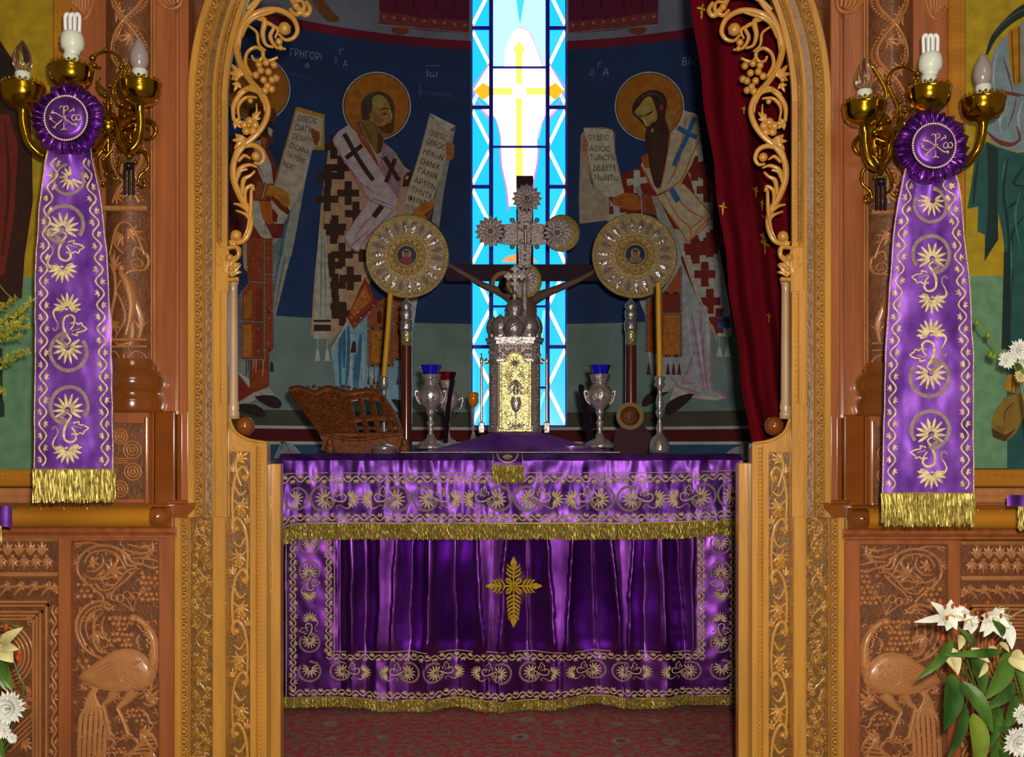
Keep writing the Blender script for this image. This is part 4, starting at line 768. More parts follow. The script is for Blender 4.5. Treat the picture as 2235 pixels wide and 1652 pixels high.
    mb = MB(Tq); mb.box(132, 1168, 160, 2180, -10, 16, 3); mb.box(350, 1168, 384, 2180, -10, 16, 3); mb.box(160, 1168, 350, 1180, -10, 15, 2); mb.build('frame_stile', 'redwood', t)
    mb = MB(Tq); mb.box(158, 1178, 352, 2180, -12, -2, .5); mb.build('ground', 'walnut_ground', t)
    mb = MB(Tq)
    B = lambda w, *q, n=5, pr='g', h=0, hh=None: mb.st(c(*q), w, hh or 5, h-2, n, pr)
    rs = random.Random(5)
    for k in range(150):
        x, y = rs.uniform(166, 344), rs.uniform(1186, 1690); a = rs.uniform(0, 6.3); mb.st([(x, y), (x+7*math.cos(a), y+7*math.sin(a)), (x+12*math.cos(a+.7), y+12*math.sin(a+.7)), (x+10*math.cos(a+1.3), y+10*math.sin(a+1.3))], (1.5, 4, 3.5, 1.5), 2.6, -2, 2)
    B((5, 6, 5, 4), (870, 440), (800, 440), (760, 350), (660, 318), (560, 340), (500, 400), (488, 480), (530, 545), (600, 600), (650, 650), (640, 690)); B(4, (790, 470), (740, 380), (660, 350), (570, 370), (530, 430))
    B(4, (600, 560), (640, 600), (700, 590), (750, 540), (800, 480), (860, 460)); B(6, (690, 320), (780, 360), (830, 420), (900, 440)); B(5, (690, 640), (730, 590), (790, 540), (850, 480))
    for q in [((520, 500), (590, 530), (680, 500), (700, 400)), ((540, 480), (600, 480), (650, 430), (640, 370)), ((550, 460), (580, 430), (590, 390)), ((620, 540), (700, 520), (760, 520), (800, 470)), ((640, 500), (700, 470), (740, 400), (700, 370)), ((600, 520), (660, 470)), ((650, 560), (700, 570), (740, 560))]: B((2, 6, 1), *q)
    leafy(mb, c((690, 490))[0], -.7, 40, 6, 2.6, 9, -2); leafy(mb, c((560, 430))[0], -.2, 28, 4, 1.8, 7, -2)
    for q in [((800, 310), (900, 330), (1000, 300)), ((780, 340), (880, 370), (990, 350)), ((830, 400), (920, 400), (1000, 420)), ((880, 430), (960, 460), (1005, 450)), ((900, 300), (940, 350), (900, 420)), ((960, 290), (960, 350), (930, 400))]: B((2, 7, 1), *q)
    B(5, (470, 310), (560, 300), (640, 320)); B(4, (480, 330), (520, 310)); leafy(mb, c((490, 420))[0], 2.5, 18, 3, 1.5, 6)
    B((5, 7, 5), (700, 700), (640, 670), (560, 690), (495, 760), (480, 850), (510, 940), (570, 1000), (640, 1030)); B(4, (690, 730), (640, 700), (570, 720), (520, 780), (505, 860), (540, 950))
    for q in [((640, 720), (570, 750), (540, 830), (560, 920)), ((650, 740), (600, 790), (590, 860), (620, 960)), ((660, 760), (640, 830), (660, 900), (720, 960)), ((600, 740), (550, 800)), ((660, 700), (690, 720), (720, 700)), ((580, 900), (620, 980), (700, 1000)), ((560, 960), (600, 1010))]: B((2, 6, 1), *q)
    leafy(mb, c((600, 860))[0], 1.3, 34, 5, 2.0, 9, -2); mb.ring(*c((575, 775))[0], 7, 3, 3, -2); mb.ring(*c((645, 705))[0], 7, 3, 3, -2)
    for q in [((880, 880), (860, 920), (880, 960)), ((480, 1050), (540, 1100)), ((880, 1290), (930, 1250), (990, 1200)), ((900, 1310), (950, 1330), (1000, 1290)), ((860, 1340), (920, 1380), (950, 1440), (1000, 1430)), ((940, 1250), (960, 1180)), ((620, 1560), (680, 1530), (720, 1560), (680, 1600), (640, 1580)), ((780, 1560), (830, 1530), (870, 1570), (830, 1610)), ((700, 1520), (760, 1540), (820, 1520)), ((880, 1480), (960, 1520), (1000, 1600)), ((880, 1520), (940, 1580), (960, 1650)), ((740, 1600), (800, 1640), (860, 1620)), ((960, 900), (1005, 960), (1000, 1040))]: B((2, 6, 2), *q)
    leafy(mb, c((930, 1300))[0], -.8, 34, 5, 2.2, 9, -2); leafy(mb, c((880, 1500))[0], .3, 34, 5, 2.2, 9, -2); leafy(mb, c((960, 1620))[0], 1.9, 34, 4, 1.5, 9, -2)
    for k in range(6): B((3, 6, 2), (990-k*6, 1540+k*28), (900-k*30, 1560+k*26), (840-k*30, 1640+k*10)) 
    mb.build('vine_relief', 'walnut', t, kind='stuff')
    mb = MB(Tq); gl = []
    for x0, y0, n, m_, r, dx, dy in ((495, 570, 3, 4, 6, 38, 36), (890, 490, 4, 6, 6, 34, 34), (695, 780, 5, 6, 6, 31, 34), (495, 1045, 2, 2, 6, 45, 42), (800, 1360, 4, 3, 5, 32, 32), (740, 1500, 3, 2, 4, 26, 20), (720, 1600, 3, 2, 4, 28, 24)):
        for jy in range(m_):
            for ix in range(n):
                if random.random() < .88: mb.ball(*c((x0+ix*dx+(jy % 2)*dx*.5-jy*2+random.uniform(-5, 5), y0+jy*dy+random.uniform(-4, 4)))[0], r+random.uniform(-1.2, .6), -2, 8)
    mb.build('grape_relief', 'walnut', t, kind='stuff')
    mb = MB(Tq)
    pts = c((492, 1150), (560, 1090), (640, 1030), (720, 985), (800, 968), (880, 985), (950, 1050), (985, 1120), (960, 1190), (880, 1235), (780, 1245), (640, 1225), (540, 1190)); ctr = c((800, 1110))[0]
    mb.grid([[(ctr[0]+(p[0]-ctr[0])*k, ctr[1]+(p[1]-ctr[1])*k, 15*math.sqrt(max(0, 1-k*k))) for p in cr(pts, 2, True)] for k in (1, .93, .75, .5, .25, .02)], None, True, False, True)
    B((28, 26, 19, 15, 13, 15), (950, 1110), (972, 1030), (970, 930), (935, 850), (890, 800), (850, 775), pr='r', hh=12); mb.ball(*c((842, 775))[0], 12, 2, 10, .8); B((8, 5, 1), (825, 790), (808, 815), (798, 850), pr='r', hh=5, h=3)
    B((14, 16, 10, 4), (620, 1190), (570, 1270), (540, 1330), (530, 1380), pr='s', hh=5)
    B((30, 16, 9), (725, 1225), (690, 1290), (650, 1320), pr='r', hh=10); B((8, 9), (650, 1318), (672, 1410), (692, 1500), pr='r', hh=7); B((34, 18, 9), (850, 1225), (790, 1300), (738, 1345), pr='r', hh=10); B((8, 10), (738, 1345), (775, 1420), (805, 1500), pr='r', hh=7)
    for x, y in ((692, 1500), (805, 1500)):
        for dx, dy in ((-35, 20), (0, 28), (38, 16)): B((5, 2), (x, y), (x+dx*.6, y+dy), (x+dx, y+dy), pr='r', hh=4, n=2)
    mb.build('peacock_relief', 'walnut_light', t)
    cu, cv = ctr; Tbody = lambda u, v, h=0: Tq(u, v, h+15*math.sqrt(max(0, 1-((u-cu)/88)**2-((v-cv)/50)**2)))
    mb = MB(Tbody)
    for k in range(8): B((2, 3.6, 2), (505+k*16, 1135+k*6), (600+k*22, 1100+k*14-k*k), (700+k*14, 1050+k*20), (740+k*10, 1060+k*22), h=1.5, pr='r', hh=3)
    for k in range(5): B((2, 4, 2), (500+k*6, 1150+k*8), (620, 1180+k*10), (740, 1200+k*8), (860-k*10, 1200+k*4), h=1.5, pr='r', hh=3)
    for k in range(46): mb.ball(*c((770+random.uniform(0, 130), 1030+random.uniform(0, 130)))[0], 2.8, -.5, 6)
    for k in range(30): mb.ball(*c((800+random.uniform(0, 150), 1190+random.uniform(-10, 40)-0))[0], 2.5, -.5, 6)
    mb.build('wing_relief', 'walnut_light', t, kind='stuff'); mb = MB(Tq)
    for k in range(54): tt = k/54; q = c((955+22*math.sin(tt*3)+random.uniform(-18, 14)-tt*tt*60, 1170-tt*350))[0]; mb.ball(q[0], q[1], 2.5, 8, 6)
    B(3, (890, 800), (958, 850), (990, 940), (990, 1060), (950, 1075), (905, 1020), (880, 985), pr='r', hh=3, h=12)
    for (x, y) in ((757, 650), (802, 632), (855, 637)): mb.ring(*c((x, y))[0], 8, 3.2, 3.5, 0, 14); B((2, 3), (x, y+25), (840, 735), pr='r', hh=3, n=2)
    B((1, 3, 1), (815, 795), (845, 785), (870, 790), pr='r', hh=3, h=9); mb.ball(*c((838, 765))[0], 2.2, 10, 6)
    for k in range(6):
        x = 500+k*32; q = [(600-k*2, 1240), (560+k*10, 1310), (x+10, 1400), (x, 1520), (x-4, 1680)]; B((5, 7, 8, 8, 8), *q, pr='g', hh=5)
        for y in range(1400, 1660, 14): mb.ball(*c((x+3, y))[0], 2.4, 2.4, 5)
    for k in range(4): mb.ring(*c((590+k*40, 1640))[0], 7, 3, 3.5, 3, 12)
    mb.build('feather_relief', 'walnut_light', t, kind='stuff')
    # ---- outer panel with nested frames
    t = thing('outer_panel', tuple(Tq(66, 2180)), f'walnut side panel with leafy friezes and nested ring mouldings beside the peacock, {S} side', 'panel', 'outer panels')
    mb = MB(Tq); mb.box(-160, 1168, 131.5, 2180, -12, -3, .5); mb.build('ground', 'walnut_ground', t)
    mb = MB(Tq)
    u = -60
    while u < 108:
        leafy(mb, (u, 1212), -math.pi/2, 34, 5, 1.3, 9, -2); leafy(mb, (u+12, 1216), math.pi/2, 28, 5, 1.6, 9, -2); mb.ball(u+12, 1214, 5, 0); u += 25
    u = -60
    while u < 100: mb.st([(u, 1300), (u+16, 1282), (u+34, 1280), (u+48, 1268)], (3, 8, 7, 2), 5, -2, 4, 'g'); leafy(mb, (u+10, 1284), -.6, 20, 4, 1.6, 6, -2); u += 30
    vine(mb, (118, 1320), (118, 1700), 5, 46, 5, 12, rnd=.8); leafy(mb, (116, 1290), -math.pi/4, 24, 5, 2.4, 8)
    mb.build('leaf_frieze', 'walnut', t, kind='stuff')
    mb = MB(Tq); mb.hprof([(1170, -2), (1172, 8), (1180, 4), (1184, -2)], -160, 130); mb.hprof([(1246, -2), (1248, 9), (1256, 11), (1262, 2), (1262, -2)], -160, 130); mb.hprof([(1308, -2), (1310, 8), (1315, 8), (1317, -2)], -160, 106)
    for k in range(4): e = 8*k+(6 if k else 0); mb.box(-160, 1318+e, 106-e, 1324+e, -3, 8-k*1.5, 2); mb.box(100-e, 1318+e, 106-e, 2180, -3, 8-k*1.5, 2)
    mb.build('frame_moulding', 'walnut', t)
    mb = MB(Tq)
    for r in (72, 63, 54, 46): mb.ring(0, 1430, r, 6, 5, -2, 36)
    for r in (14, 9): mb.ring(52, 1512, r, 4, 4, -2, 16); mb.ring(64, 1535, r*.8, 4, 4, -2, 14)
    for k in range(4): mb.st([(20, 1640-k*12), (74, 1590-k*12)], 5, 4, -2, 2); mb.st([(14, 1478+k*8), (46, 1470+k*9)], 4, 4, 0, 2)
    leafy(mb, (62, 1356), -.8, 22, 5, 2.2, 7); leafy(mb, (48, 1620), .6, 30, 5, 2, 8); leafy(mb, (66, 1560), .2, 14, 4, 2, 6); mb.ring(68, 1358, 7, 3)
    mb.build('ring_relief', 'walnut', t, kind='stuff')
    # ---- the door leaves, folded open
    Td = plane(3.04, mir, 2 if mir else 0)
    t = thing('royal_door', tuple(Td(540, 2180)), f'honey oak carved half door with curved shoulder and acanthus panel, {S} side of the altar', 'door', 'royal door leaves')
    mb = MB(Td); mb.poly(cr([(496, 905), (500, 918), (506, 934), (518, 950), (534, 960)], 3)+[(552, 964), (583, 966), (585, 974), (585, 2180), (496, 2180)], 0, 24); mb.build('board', 'honey', t)
    mb = MB(Td); mb.poly([(502, 985), (546, 985), (546, 1000), (546, 2180), (502, 2180)], .6, 0); mb.build('panel_ground', 'honey_ground', t)
    mb = MB(Td); mb.vprof([(546, 0), (548, 7), (560, 7), (562, 0)], 972, 2180); mb.vprof([(496, 0), (498, 6), (501, 5), (502, 0)], 940, 2180); mb.vprof([(572, 0), (574, 8), (584, 8), (585, 0)], 968, 2180); mb.st([(500, 912), (508, 934), (520, 948), (545, 960), (582, 966)], 7, 5, 0, 3); mb.build('moulding', 'honey', t)
    mb = MB(Td); v = 978
    while v < 1680: mb.ball(566.5, v, 4.6, 0, 8, .9); v += 9.2
    mb.build('beading', 'honey', t, kind='stuff')
    mb = MB(Td); yy = 1000; sd = 1
    H = lambda w, *q: mb.st(q, w, 5, .6, 5, 'g')
    H((3, 7, 4), (508, 975), (520, 990), (514, 1020), (526, 1060)); leafy(mb, (515, 1005), -.6, 34, 5, 1.6, 8)
    while yy < 1700:
        cx = 524+8*sd; H((4, 6, 7, 5), (524-14*sd, yy+150), (524-17*sd, yy+90), (524-10*sd, yy+40), (524+6*sd, yy+18), (524+17*sd, yy+34), (524+12*sd, yy+50)); mb.ball(524+8*sd, yy+42, 7.5, 0, 8)
        H((3, 6, 2), (524-12*sd, yy+60), (524, yy+80), (524+14*sd, yy+70)); H((3, 6, 2), (524-15*sd, yy+90), (524, yy+100), (524+10*sd, yy+86)); leafy(mb, (524-2*sd, yy+96), 1.57-.5*sd, 34, 5, 2.0, 7); leafy(mb, (524-12*sd, yy+30), -1.57-.5*sd, 26, 4, 1.5, 6)
        for k in range(5): a = k*1.257; mb.ball(524+3*sd+7*math.cos(a), yy+118+7*math.sin(a), 5, 0, 6)
        mb.ball(524+3*sd, yy+118, 3.5, 3, 6); yy += 112; sd = -sd
    mb.build('acanthus_relief', 'honey', t)
    mb = MB(); c0 = plane(3.12, mir)(534, 930); mb.sphere(c0, 22*3.1/F, 16, 10); mb.build('finial', 'gloss_brown', t)
    xe = 614 if not mir else 571                                     # folded second leaf, seen by its edge
    t = thing('door_leaf', tuple(plane(3.1, mir)(600, 2180)), ('narrow' if not mir else 'broad')+f' plain edge of the folded door leaf with brass hinges, {S} of the altar', 'door')
    Te = plane(3.08, mir); mb = MB(Te)
    if not mir: mb.box(589, 1012, 612, 2180, -30, 0, 2); mb.build('board', 'honey', t)
    else: mb.box(571, 1010, 612, 2180, -30, 0, 2); mb.build('board', 'honey', t)
    for v0 in ((1080, 1230) if not mir else (1062, 1205)):
        mb = MB(Te); u = 588 if not mir else 580
        mb.box(u-3, v0, u+5, v0+66 if not mir else v0+92, -1, 1.5, .4); 
        if not mir: mb.lathe(X(587), 3.07, [(0, v0), (3, v0+1), (3, v0+62), (0, v0+63)], 10)
        for k in range(3): mb.ball(u+1, v0+12+k*26, 1.5, 1.5, 6)
        mb.build('hinge', 'brass_plate' if not mir else 'brass', t)
for q in (False, True): screen_side(q)

# ---------------------------------------------------------------- the two large icons
class IPaint(Paint):
    def nx(s): IPaint.lay += .08; return IPaint.lay
    lay = 1.0
def GI(r, g_, b_): return lin(r, g_, b_, 1.25)
Ti = plane(3.06)
t = thing('icon_painting', tuple(Ti(20, 1020)), 'icon with dark robed figure on gold and green ground, behind the left sconce', 'icon')
p = IPaint(Ti); p.box(-200, -420, 126, 1026, -10, 0, 1, GI(150, 122, 18)); IPaint.lay = .5
p.pl([(-200, 604), (126, 604), (126, 1026), (-200, 1026)], GI(88, 124, 92)); p.build('ground', 'icon_paint', t)
p = IPaint(Ti); p.pl([(-200, 80), (0, 88), (26, 128), (44, 190), (66, 250), (70, 330), (72, 440), (54, 560), (48, 650), (10, 670), (-200, 690)], GI(44, 18, 12)); p.pl([(-200, 240), (20, 250), (40, 320), (30, 480), (10, 600), (-200, 640)], GI(92, 26, 16)); p.pl([(-30, 100), (0, 95), (24, 140), (30, 210), (-30, 230)], GI(24, 14, 10))
p.sk([(10, 260), (20, 400), (5, 560)], (3, 8, 3), GI(60, 16, 12)); p.sk([(0, 622), (14, 640), (32, 655), (40, 680)], 2, GI(150, 130, 30)); p.build('robe', 'icon_paint', t)
p = IPaint(Ti); p.pl([(-20, 760), (6, 760), (6, 870), (10, 880), (10, 910), (-20, 912)], GI(24, 48, 40)); p.build('footstool', 'icon_paint', t)
t = thing('icon_painting', tuple(Ti(2180, 1020)), 'icon with blue and teal robed figure on gold and green ground, behind the right sconce', 'icon')
IPaint.lay = .5; p = IPaint(Ti); p.box(2098, -420, 2420, 1022, -10, 0, 1, GI(156, 130, 20)); p.pl([(2098, 602), (2420, 602), (2420, 1022), (2098, 1022)], GI(92, 130, 98)); p.build('ground', 'icon_paint', t)
hh_ = crop(2080, 0, 2.753); ii = crop(1800, 550, 2.753)
p = IPaint(Ti); LB = GI(104, 124, 132); TE = GI(26, 72, 70); TD = GI(14, 38, 38)
p.pl(hh_((700, 80), (427, 130), (330, 200), (250, 290), (220, 400), (215, 550), (230, 700), (195, 800), (240, 860), (320, 900), (427, 915), (700, 915)), LB, 0)
p.pl(hh_((327, 190), (408, 150), (412, 500), (366, 520), (340, 400)), GI(150, 104, 14)); p.sk(hh_((350, 180), (365, 500)), 3, GI(90, 50, 14)); p.sk(hh_((395, 160), (398, 500)), 3, GI(90, 50, 14))
RDI = GI(98, 44, 40)
for w, q in (((3, 7, 3), ((230, 540), (300, 555), (400, 580))), ((2, 8, 2), ((240, 590), (320, 560), (427, 575))), ((3, 12, 3), ((200, 790), (270, 850), (350, 870), (400, 840))), ((2, 6, 3), ((380, 760), (400, 840), (330, 880))), ((1, 4, 1), ((300, 340), (330, 440), (360, 560))), ((1, 3, 1), ((380, 580), (360, 680), (330, 760)))): p.sk(hh_(*q), w, RDI)
for q in (((260, 320), (240, 450), (250, 560)), ((330, 600), (280, 720), (290, 800)), ((420, 600), (390, 700), (400, 780))): p.sk(hh_(*q), (2, 6, 2), GI(136, 150, 156))
p.sk(hh_((560, 0), (427, 62), (330, 130), (245, 225), (200, 330)), (26, 24, 18, 12, 5), TD); p.sk(hh_((427, 55), (320, 120), (240, 215)), (3, 6, 2), GI(50, 60, 50)); p.build('tunic', 'icon_paint', t)
p = IPaint(Ti); p.pl(hh_((200, 850), (130, 950), (110, 1100), (85, 1255), (150, 1240), (145, 1390), (190, 1410), (188, 1570), (215, 1500), (265, 1440), (270, 1280), (300, 1420), (320, 1700), (325, 3250), (420, 3270), (700, 3270), (700, 890), (380, 920), (260, 880)), TE)
p.pl(hh_((200, 860), (270, 900), (265, 1250), (270, 1440), (230, 1500), (188, 1570), (195, 1440), (210, 1200)), TD); p.pl(ii((1075, 0), (1060, 585), (1110, 585), (1120, 300), (1100, 0)), TD)
for q in (((330, 950), (300, 1150), (330, 1400), (340, 1900)), ((427, 1000), (360, 1100), (427, 1120)), ((427, 1300), (350, 1420), (360, 1700)), ((150, 960), (130, 1100), (120, 1230)), ((390, 1200), (320, 1260))): p.sk(hh_(*q), (2, 7, 2), TD)
for q in (((310, 960), (290, 1100)), ((400, 1150), (370, 1300), (400, 1500)), ((345, 1450), (350, 1650))): p.sk(hh_(*q), (2, 5, 2), GI(44, 104, 98))
p.build('robe', 'icon_paint', t)
p = IPaint(Ti); p.pl(ii((1000, 1050), (1010, 980), (1060, 900), (1110, 860), (1300, 850), (1300, 900), (1200, 980), (1150, 1080), (1080, 1135), (1010, 1110)), GI(118, 92, 34), 2); p.pl(ii((1000, 1060), (1040, 1080), (1080, 1100), (1150, 1060), (1080, 1138), (1008, 1112)), GI(66, 40, 18))
for k in range(4): p.sk(ii((1015+k*16, 1085+k*4), (1035+k*16, 1040+k*2)), 1.5, GI(70, 44, 18))
p.sk(ii((1140, 900), (1080, 960), (1080, 1040)), (1, 3, 1), GI(76, 50, 20)); p.build('foot', 'icon_paint', t)
p = IPaint(Ti); p.pl(ii((1095, 735), (1175, 735), (1160, 855), (1075, 830)), GI(150, 108, 16)); p.sk(ii((1130, 735), (1118, 845)), 2, GI(80, 50, 10)); p.sk(ii((1150, 735), (1140, 850)), 2, GI(80, 50, 10)); p.pl(ii((1165, 780), (1260, 780), (1260, 860), (1150, 850)), GI(110, 120, 150)); p.build('cuff', 'icon_paint', t)
# ================================================================ ALTAR AND ITS CLOTHS
from mathutils import noise as NZ
YA = 4.28
def nz3(x, y, z=0.): return NZ.noise(Vector((x, y, z)))
al = thing('altar_table', (0, 4.8, 0), 'square altar table hidden under purple satin cloths, behind the open doors', 'altar')
mb = MB(); mb.cube(-.90, .88, 4.36, 5.3, 1.0, 1.045); mb.build('tabletop', 'dark_wood', al)
for x in (-.82, .80):
    for y in (4.46, 5.2): mb = MB(); mb.lathe(0, 1, [], 4) if 0 else mb.cube(x-.05, x+.05, y-.05, y+.05, 0, 1.0); mb.build('leg', 'dark_wood', al)
def petal(mb, c, a, l, w, h0=.4):
    m = (c[0]+math.cos(a)*l*.6, c[1]+math.sin(a)*l*.6); mb.st([c, m, (c[0]+math.cos(a)*l, c[1]+math.sin(a)*l)], (w*.35, w, w*.75, .2), w*.4, h0, 2, 'l')
def motif(T, root, cx, cy, ang, s, flip=1, full=True):
    ca, sa = math.cos(ang), math.sin(ang)
    def TT(x, y, h=0): y *= flip; return T(cx+(x*ca-y*sa)*s, cy+(x*sa+y*ca)*s, h)
    g = MB(TT); k = .4
    g.T = TT; c = (6, 1)
    for i in range(10):
        a = math.pi+(i-4.5)*.47; petal(g, (c[0]+math.cos(a)*4, c[1]+math.sin(a)*4), a, 19.5-2.5*abs(i-4.5)/4.5, 4.9)
    if full:
        g.st([(8, 6), (14, -3), (22, 1), (34, 6), (46, 5), (50, -4), (45, -10), (39, -8), (39, -4)], (1.8, 3.8, 3.4, 3.2, 2), 1.2, k, 4)
        g.st([(60, 6), (60, 15), (54, 21), (46, 19), (40, 15)], (1.6, 3.8, 3.2, 2.2, 1.4), 1.2, k, 4)
        g.st([(24, -6), (22, -14), (26, -13), (27, -20), (31, -27), (35, -21), (39, -20), (37, -15), (40, -11), (35, -8), (30, -4)], 2.4, 1.0, k, 2)
        g.st([(28, -6), (31, -18)], 1, .6, k, 1); g.ball(58, 2, 2.2, k, 6)
        for i in range(9):
            a = (i-4)*.42; petal(g, (59+math.cos(a)*3, 1+math.sin(a)*3), a, 19-2*abs(i-4)/4, 4.8)
        g.st([(56, -4), (54, -12), (60, -15)], (1, 3, .4), 1, k, 2); g.st([(56, 7), (53, 13)], (1, 3, .4), 1, k, 1)
    o = g.build('scroll_motif', 'gold_thread', root)
    r = MB(TT); pts = [(25.5*math.cos(a)+0, 25.5*math.sin(a)) for a in [-.95-i*.255 for i in range(22)]]
    pts += [(14, 12), (11, 5), (5, 1)] if full else [(20, 20)]
    r.st(pts, 5.4, 1.3, .3, 2, 's')
    if full: r.st([(40, 15), (33, 14), (29, 19), (33, 22)], 3, .9, .3, 2, 's')
    r.build('ring', 'lilac_thread', o)
def trim(T, root, p, q, per=37, amp=5.5, w=2.8):
    mb = MB(T); vine(mb, p, q, amp*1.15, per*.92, w*1.4, 9.5, rnd=.3); mb.build('vine_trim', 'gold_thread', root, kind='stuff')
def cord(T, root, pts, w=2.0):
    mb = MB(T); mb.st(pts, w, w*.6, .2, 6); mb.build('gold_cord', 'gold_thread', root)
def fringe(T, root, p, q, L, step=1.5, wav=0., m='gold_fringe', thick=1.9):
    step = min(step, 1.5); thick = min(thick, 2.1)
    mb = MB(T); n = int(abs(q[0]-p[0])/step)
    for lay in (0, 1):
        for i in range(n+1):
            t = i/n; u = p[0]+(q[0]-p[0])*t+lay*step*.5; v = p[1]+(q[1]-p[1])*t; h0 = -.5+random.uniform(-1, 2)+lay*1.2; ll = L*random.uniform(.9, 1.06); w = thick*random.uniform(.7, 1.1); rows = []; ph = random.random()*9; sl = random.uniform(-1, 1); u_ = u
            for k in range(6):
                tt = k/5; du = sl*tt*1.6+.5*math.sin(ph+k*1.9); tw = .8*math.sin(ph*3+k*2.1)
                rows.append([(u_+du-w/2, v+ll*tt, h0-tw), (u_+du+w/2, v+ll*tt, h0+tw)])
            mb.grid(rows, None, False)
    mb.build('fringe', m, root, kind='stuff')
    mb = MB(T); mb.st([p, ((p[0]+q[0])/2, (p[1]+q[1])/2), q], 3.4, 2.2, .3, 10); mb.build('fringe_heading', m, root)

# ---- lower frontal with deep satin folds
KN = [(600, 600, 0, 0), (722, 722, 0, 0), (736, 738, -.5, 0), (768, 765, .9, 0), (800, 800, -.6, 0), (833, 826, .9, 0), (864, 850, .5, 0), (905, 895, -1, 0), (938, 930, 1, 0), (993, 1001, -.9, 0), (1042, 1060, .9, 0), (1074, 1070, .55, 0), (1100, 1088, .8, 0), (1150, 1156, -.9, 0), (1198, 1214, .8, 0), (1222, 1222, .62, 0), (1246, 1230, .8, 0), (1292, 1304, -1, 0), (1336, 1360, .9, 0), (1356, 1364, .6, 0), (1378, 1368, .9, 0), (1405, 1406, -.8, 0), (1440, 1450, .9, 0), (1480, 1500, -.8, 0), (1514, 1514, .4, 0), (1526, 1526, 0, 0), (1700, 1700, 0, 0)]
HEM = [(560, -8), (640, -8), (740, -10), (850, -2), (905, 0), (985, -8), (1095, 0), (1170, -2), (1300, -14), (1400, -6), (1500, -12), (1700, -16)]
def interp(tab, x):
    for (a, b), (c, d) in zip(tab, tab[1:]):
        if a <= x <= c: t = (x-a)/(c-a); t = t*t*(3-2*t); return b+(d-b)*t
    return tab[0][1] if x < tab[0][0] else tab[-1][1]
def fold(u, v):
    t = max(0, min(1.15, (v-1165)/260)); pu = u+2.2*nz3(u*.02, v*.014)*2
    r = 0; K0 = KN[0]
    for K1 in KN[1:]:
        a = K0[0]+(K0[1]-K0[0])*t; b_ = K1[0]+(K1[1]-K1[0])*t
        if a <= pu <= b_:
            x = (pu-a)/(b_-a); x = .5-.5*math.cos(math.pi*x); r = K0[2]+(K1[2]-K0[2])*x; wd = abs(b_-a); break
        K0 = K1
    else: return 0
    A = min(30, wd*.42)
    if v > 1405: A *= max(.42, 1-(v-1405)/60)
    e = 1
    if u < 740 or u > 1516: A *= .18
    return r*A+7*nz3(u*.013, v*.006, 3)+1.6*nz3(u*.045, v*.04, 1)*(1 if v > 1420 or u < 735 or u > 1518 else .25)
def TFr(u, v, h=0):
    d = interp(HEM, u)*max(0, (v-1410)/120); return P(u, v+d, YA+.012, h+fold(u, v)*1.0)
fr = thing('altar_frontal', (0, YA, .05), 'long purple satin altar frontal with vertical folds and central gold cross, below the fringed cloth', 'altar cloth')
mb = MB(TFr); mb.grid([[(u, v, 0) for u in [622+i*2.6 for i in range(380)]] for v in [1110+j*5.5 for j in range(10)]+[1165+j*7.45 for j in range(50)]]); mb.build('satin_sheet', 'satin_smooth', fr)
def TFb(u, v, h=0): return TFr(u, v, h+.8)
for x, f_ in ((743, 0), (947, 0), (1156, 0), (1358, 0)): motif(TFb, fr, x, 1469, 0, .84)
for x in (893, 1094, 1301, 1508): motif(TFb, fr, x, 1469, math.pi, .84, -1)
for x, y in ((676, 1469), (1574, 1466)): motif(TFb, fr, x, y, -math.pi/2, .92, 1, False)
for x in (676, 1572):
    motif(TFb, fr, x, 1187, -math.pi/2, .84, 1, False); motif(TFb, fr, x, 1246, math.pi/2, .84, -1 if x > 1000 else 1); motif(TFb, fr, x, 1402, -math.pi/2, .84, 1 if x < 1000 else -1)
for p_, q_ in (((640, 1160), (640, 1515)), ((717, 1160), (717, 1428)), ((1531, 1160), (1531, 1428)), ((1600, 1160), (1600, 1515)), ((712, 1435), (1540, 1435)), ((632, 1519), (1605, 1519))): trim(TFb, fr, p_, q_, 33, 5, 2.4)
cord(TFb, fr, [(730, 1150), (730, 1290), (730, 1421), (731, 1422), (930, 1422), (1130, 1422), (1330, 1422), (1521, 1422), (1523, 1420), (1523, 1290), (1523, 1150)]); cord(TFb, fr, [(625, 1140), (625, 1340), (625, 1530)]); cord(TFb, fr, [(1608, 1140), (1608, 1340), (1608, 1530)])
fringe(TFr, fr, (612, 1530), (1612, 1530), 24, 2.0)
# gold cross
def TX(u, v, h=0): return P(u, v, YA+.012, h+16+.0*fold(u, v))
mb = MB(TX); cx, cy = 1121, 1277
for ang, L, n in ((-math.pi/2, 64, 3), (0, 62, 3), (math.pi, 62, 3), (math.pi/2, 90, 6)):
    ca, sa = math.cos(ang), math.sin(ang); R = lambda a, b_: (cx+a*ca-b_*sa, cy+a*sa+b_*ca)
    mb.st([R(0, 0), R(L*.5, 0), R(L-14, 0)], (4, 6, 5), 3, 0, 3); mb.st([R(L-26, 0), R(L-14, 0), R(L, 0)], (4, 15, 1), 3, 0, 3, 'l')
    for i in range(n):
        a0 = 18+i*(L-38)/n
        for sg in (1, -1): mb.st([R(a0, 0), R(a0+4, sg*6), R(a0+9, sg*(14-i*.8)), R(a0+14, sg*(15-i))], (3, 6, 5, .5), 3, .5, 3)
    for sg in (1, -1): mb.st([R(4, sg*3), R(13, sg*8), R(16, sg*15), R(10, sg*17)], (3, 6, 4, 2), 2.5, 0, 3)
    for sg in (-1, 1):
        for k in range(4): a = ang+sg*(.42+k*.11); mb.st([(cx+math.cos(a)*16, cy+math.sin(a)*16), (cx+math.cos(a)*(44-k*3), cy+math.sin(a)*(44-k*3))], (.7, .5), .4, -2.5, 1)
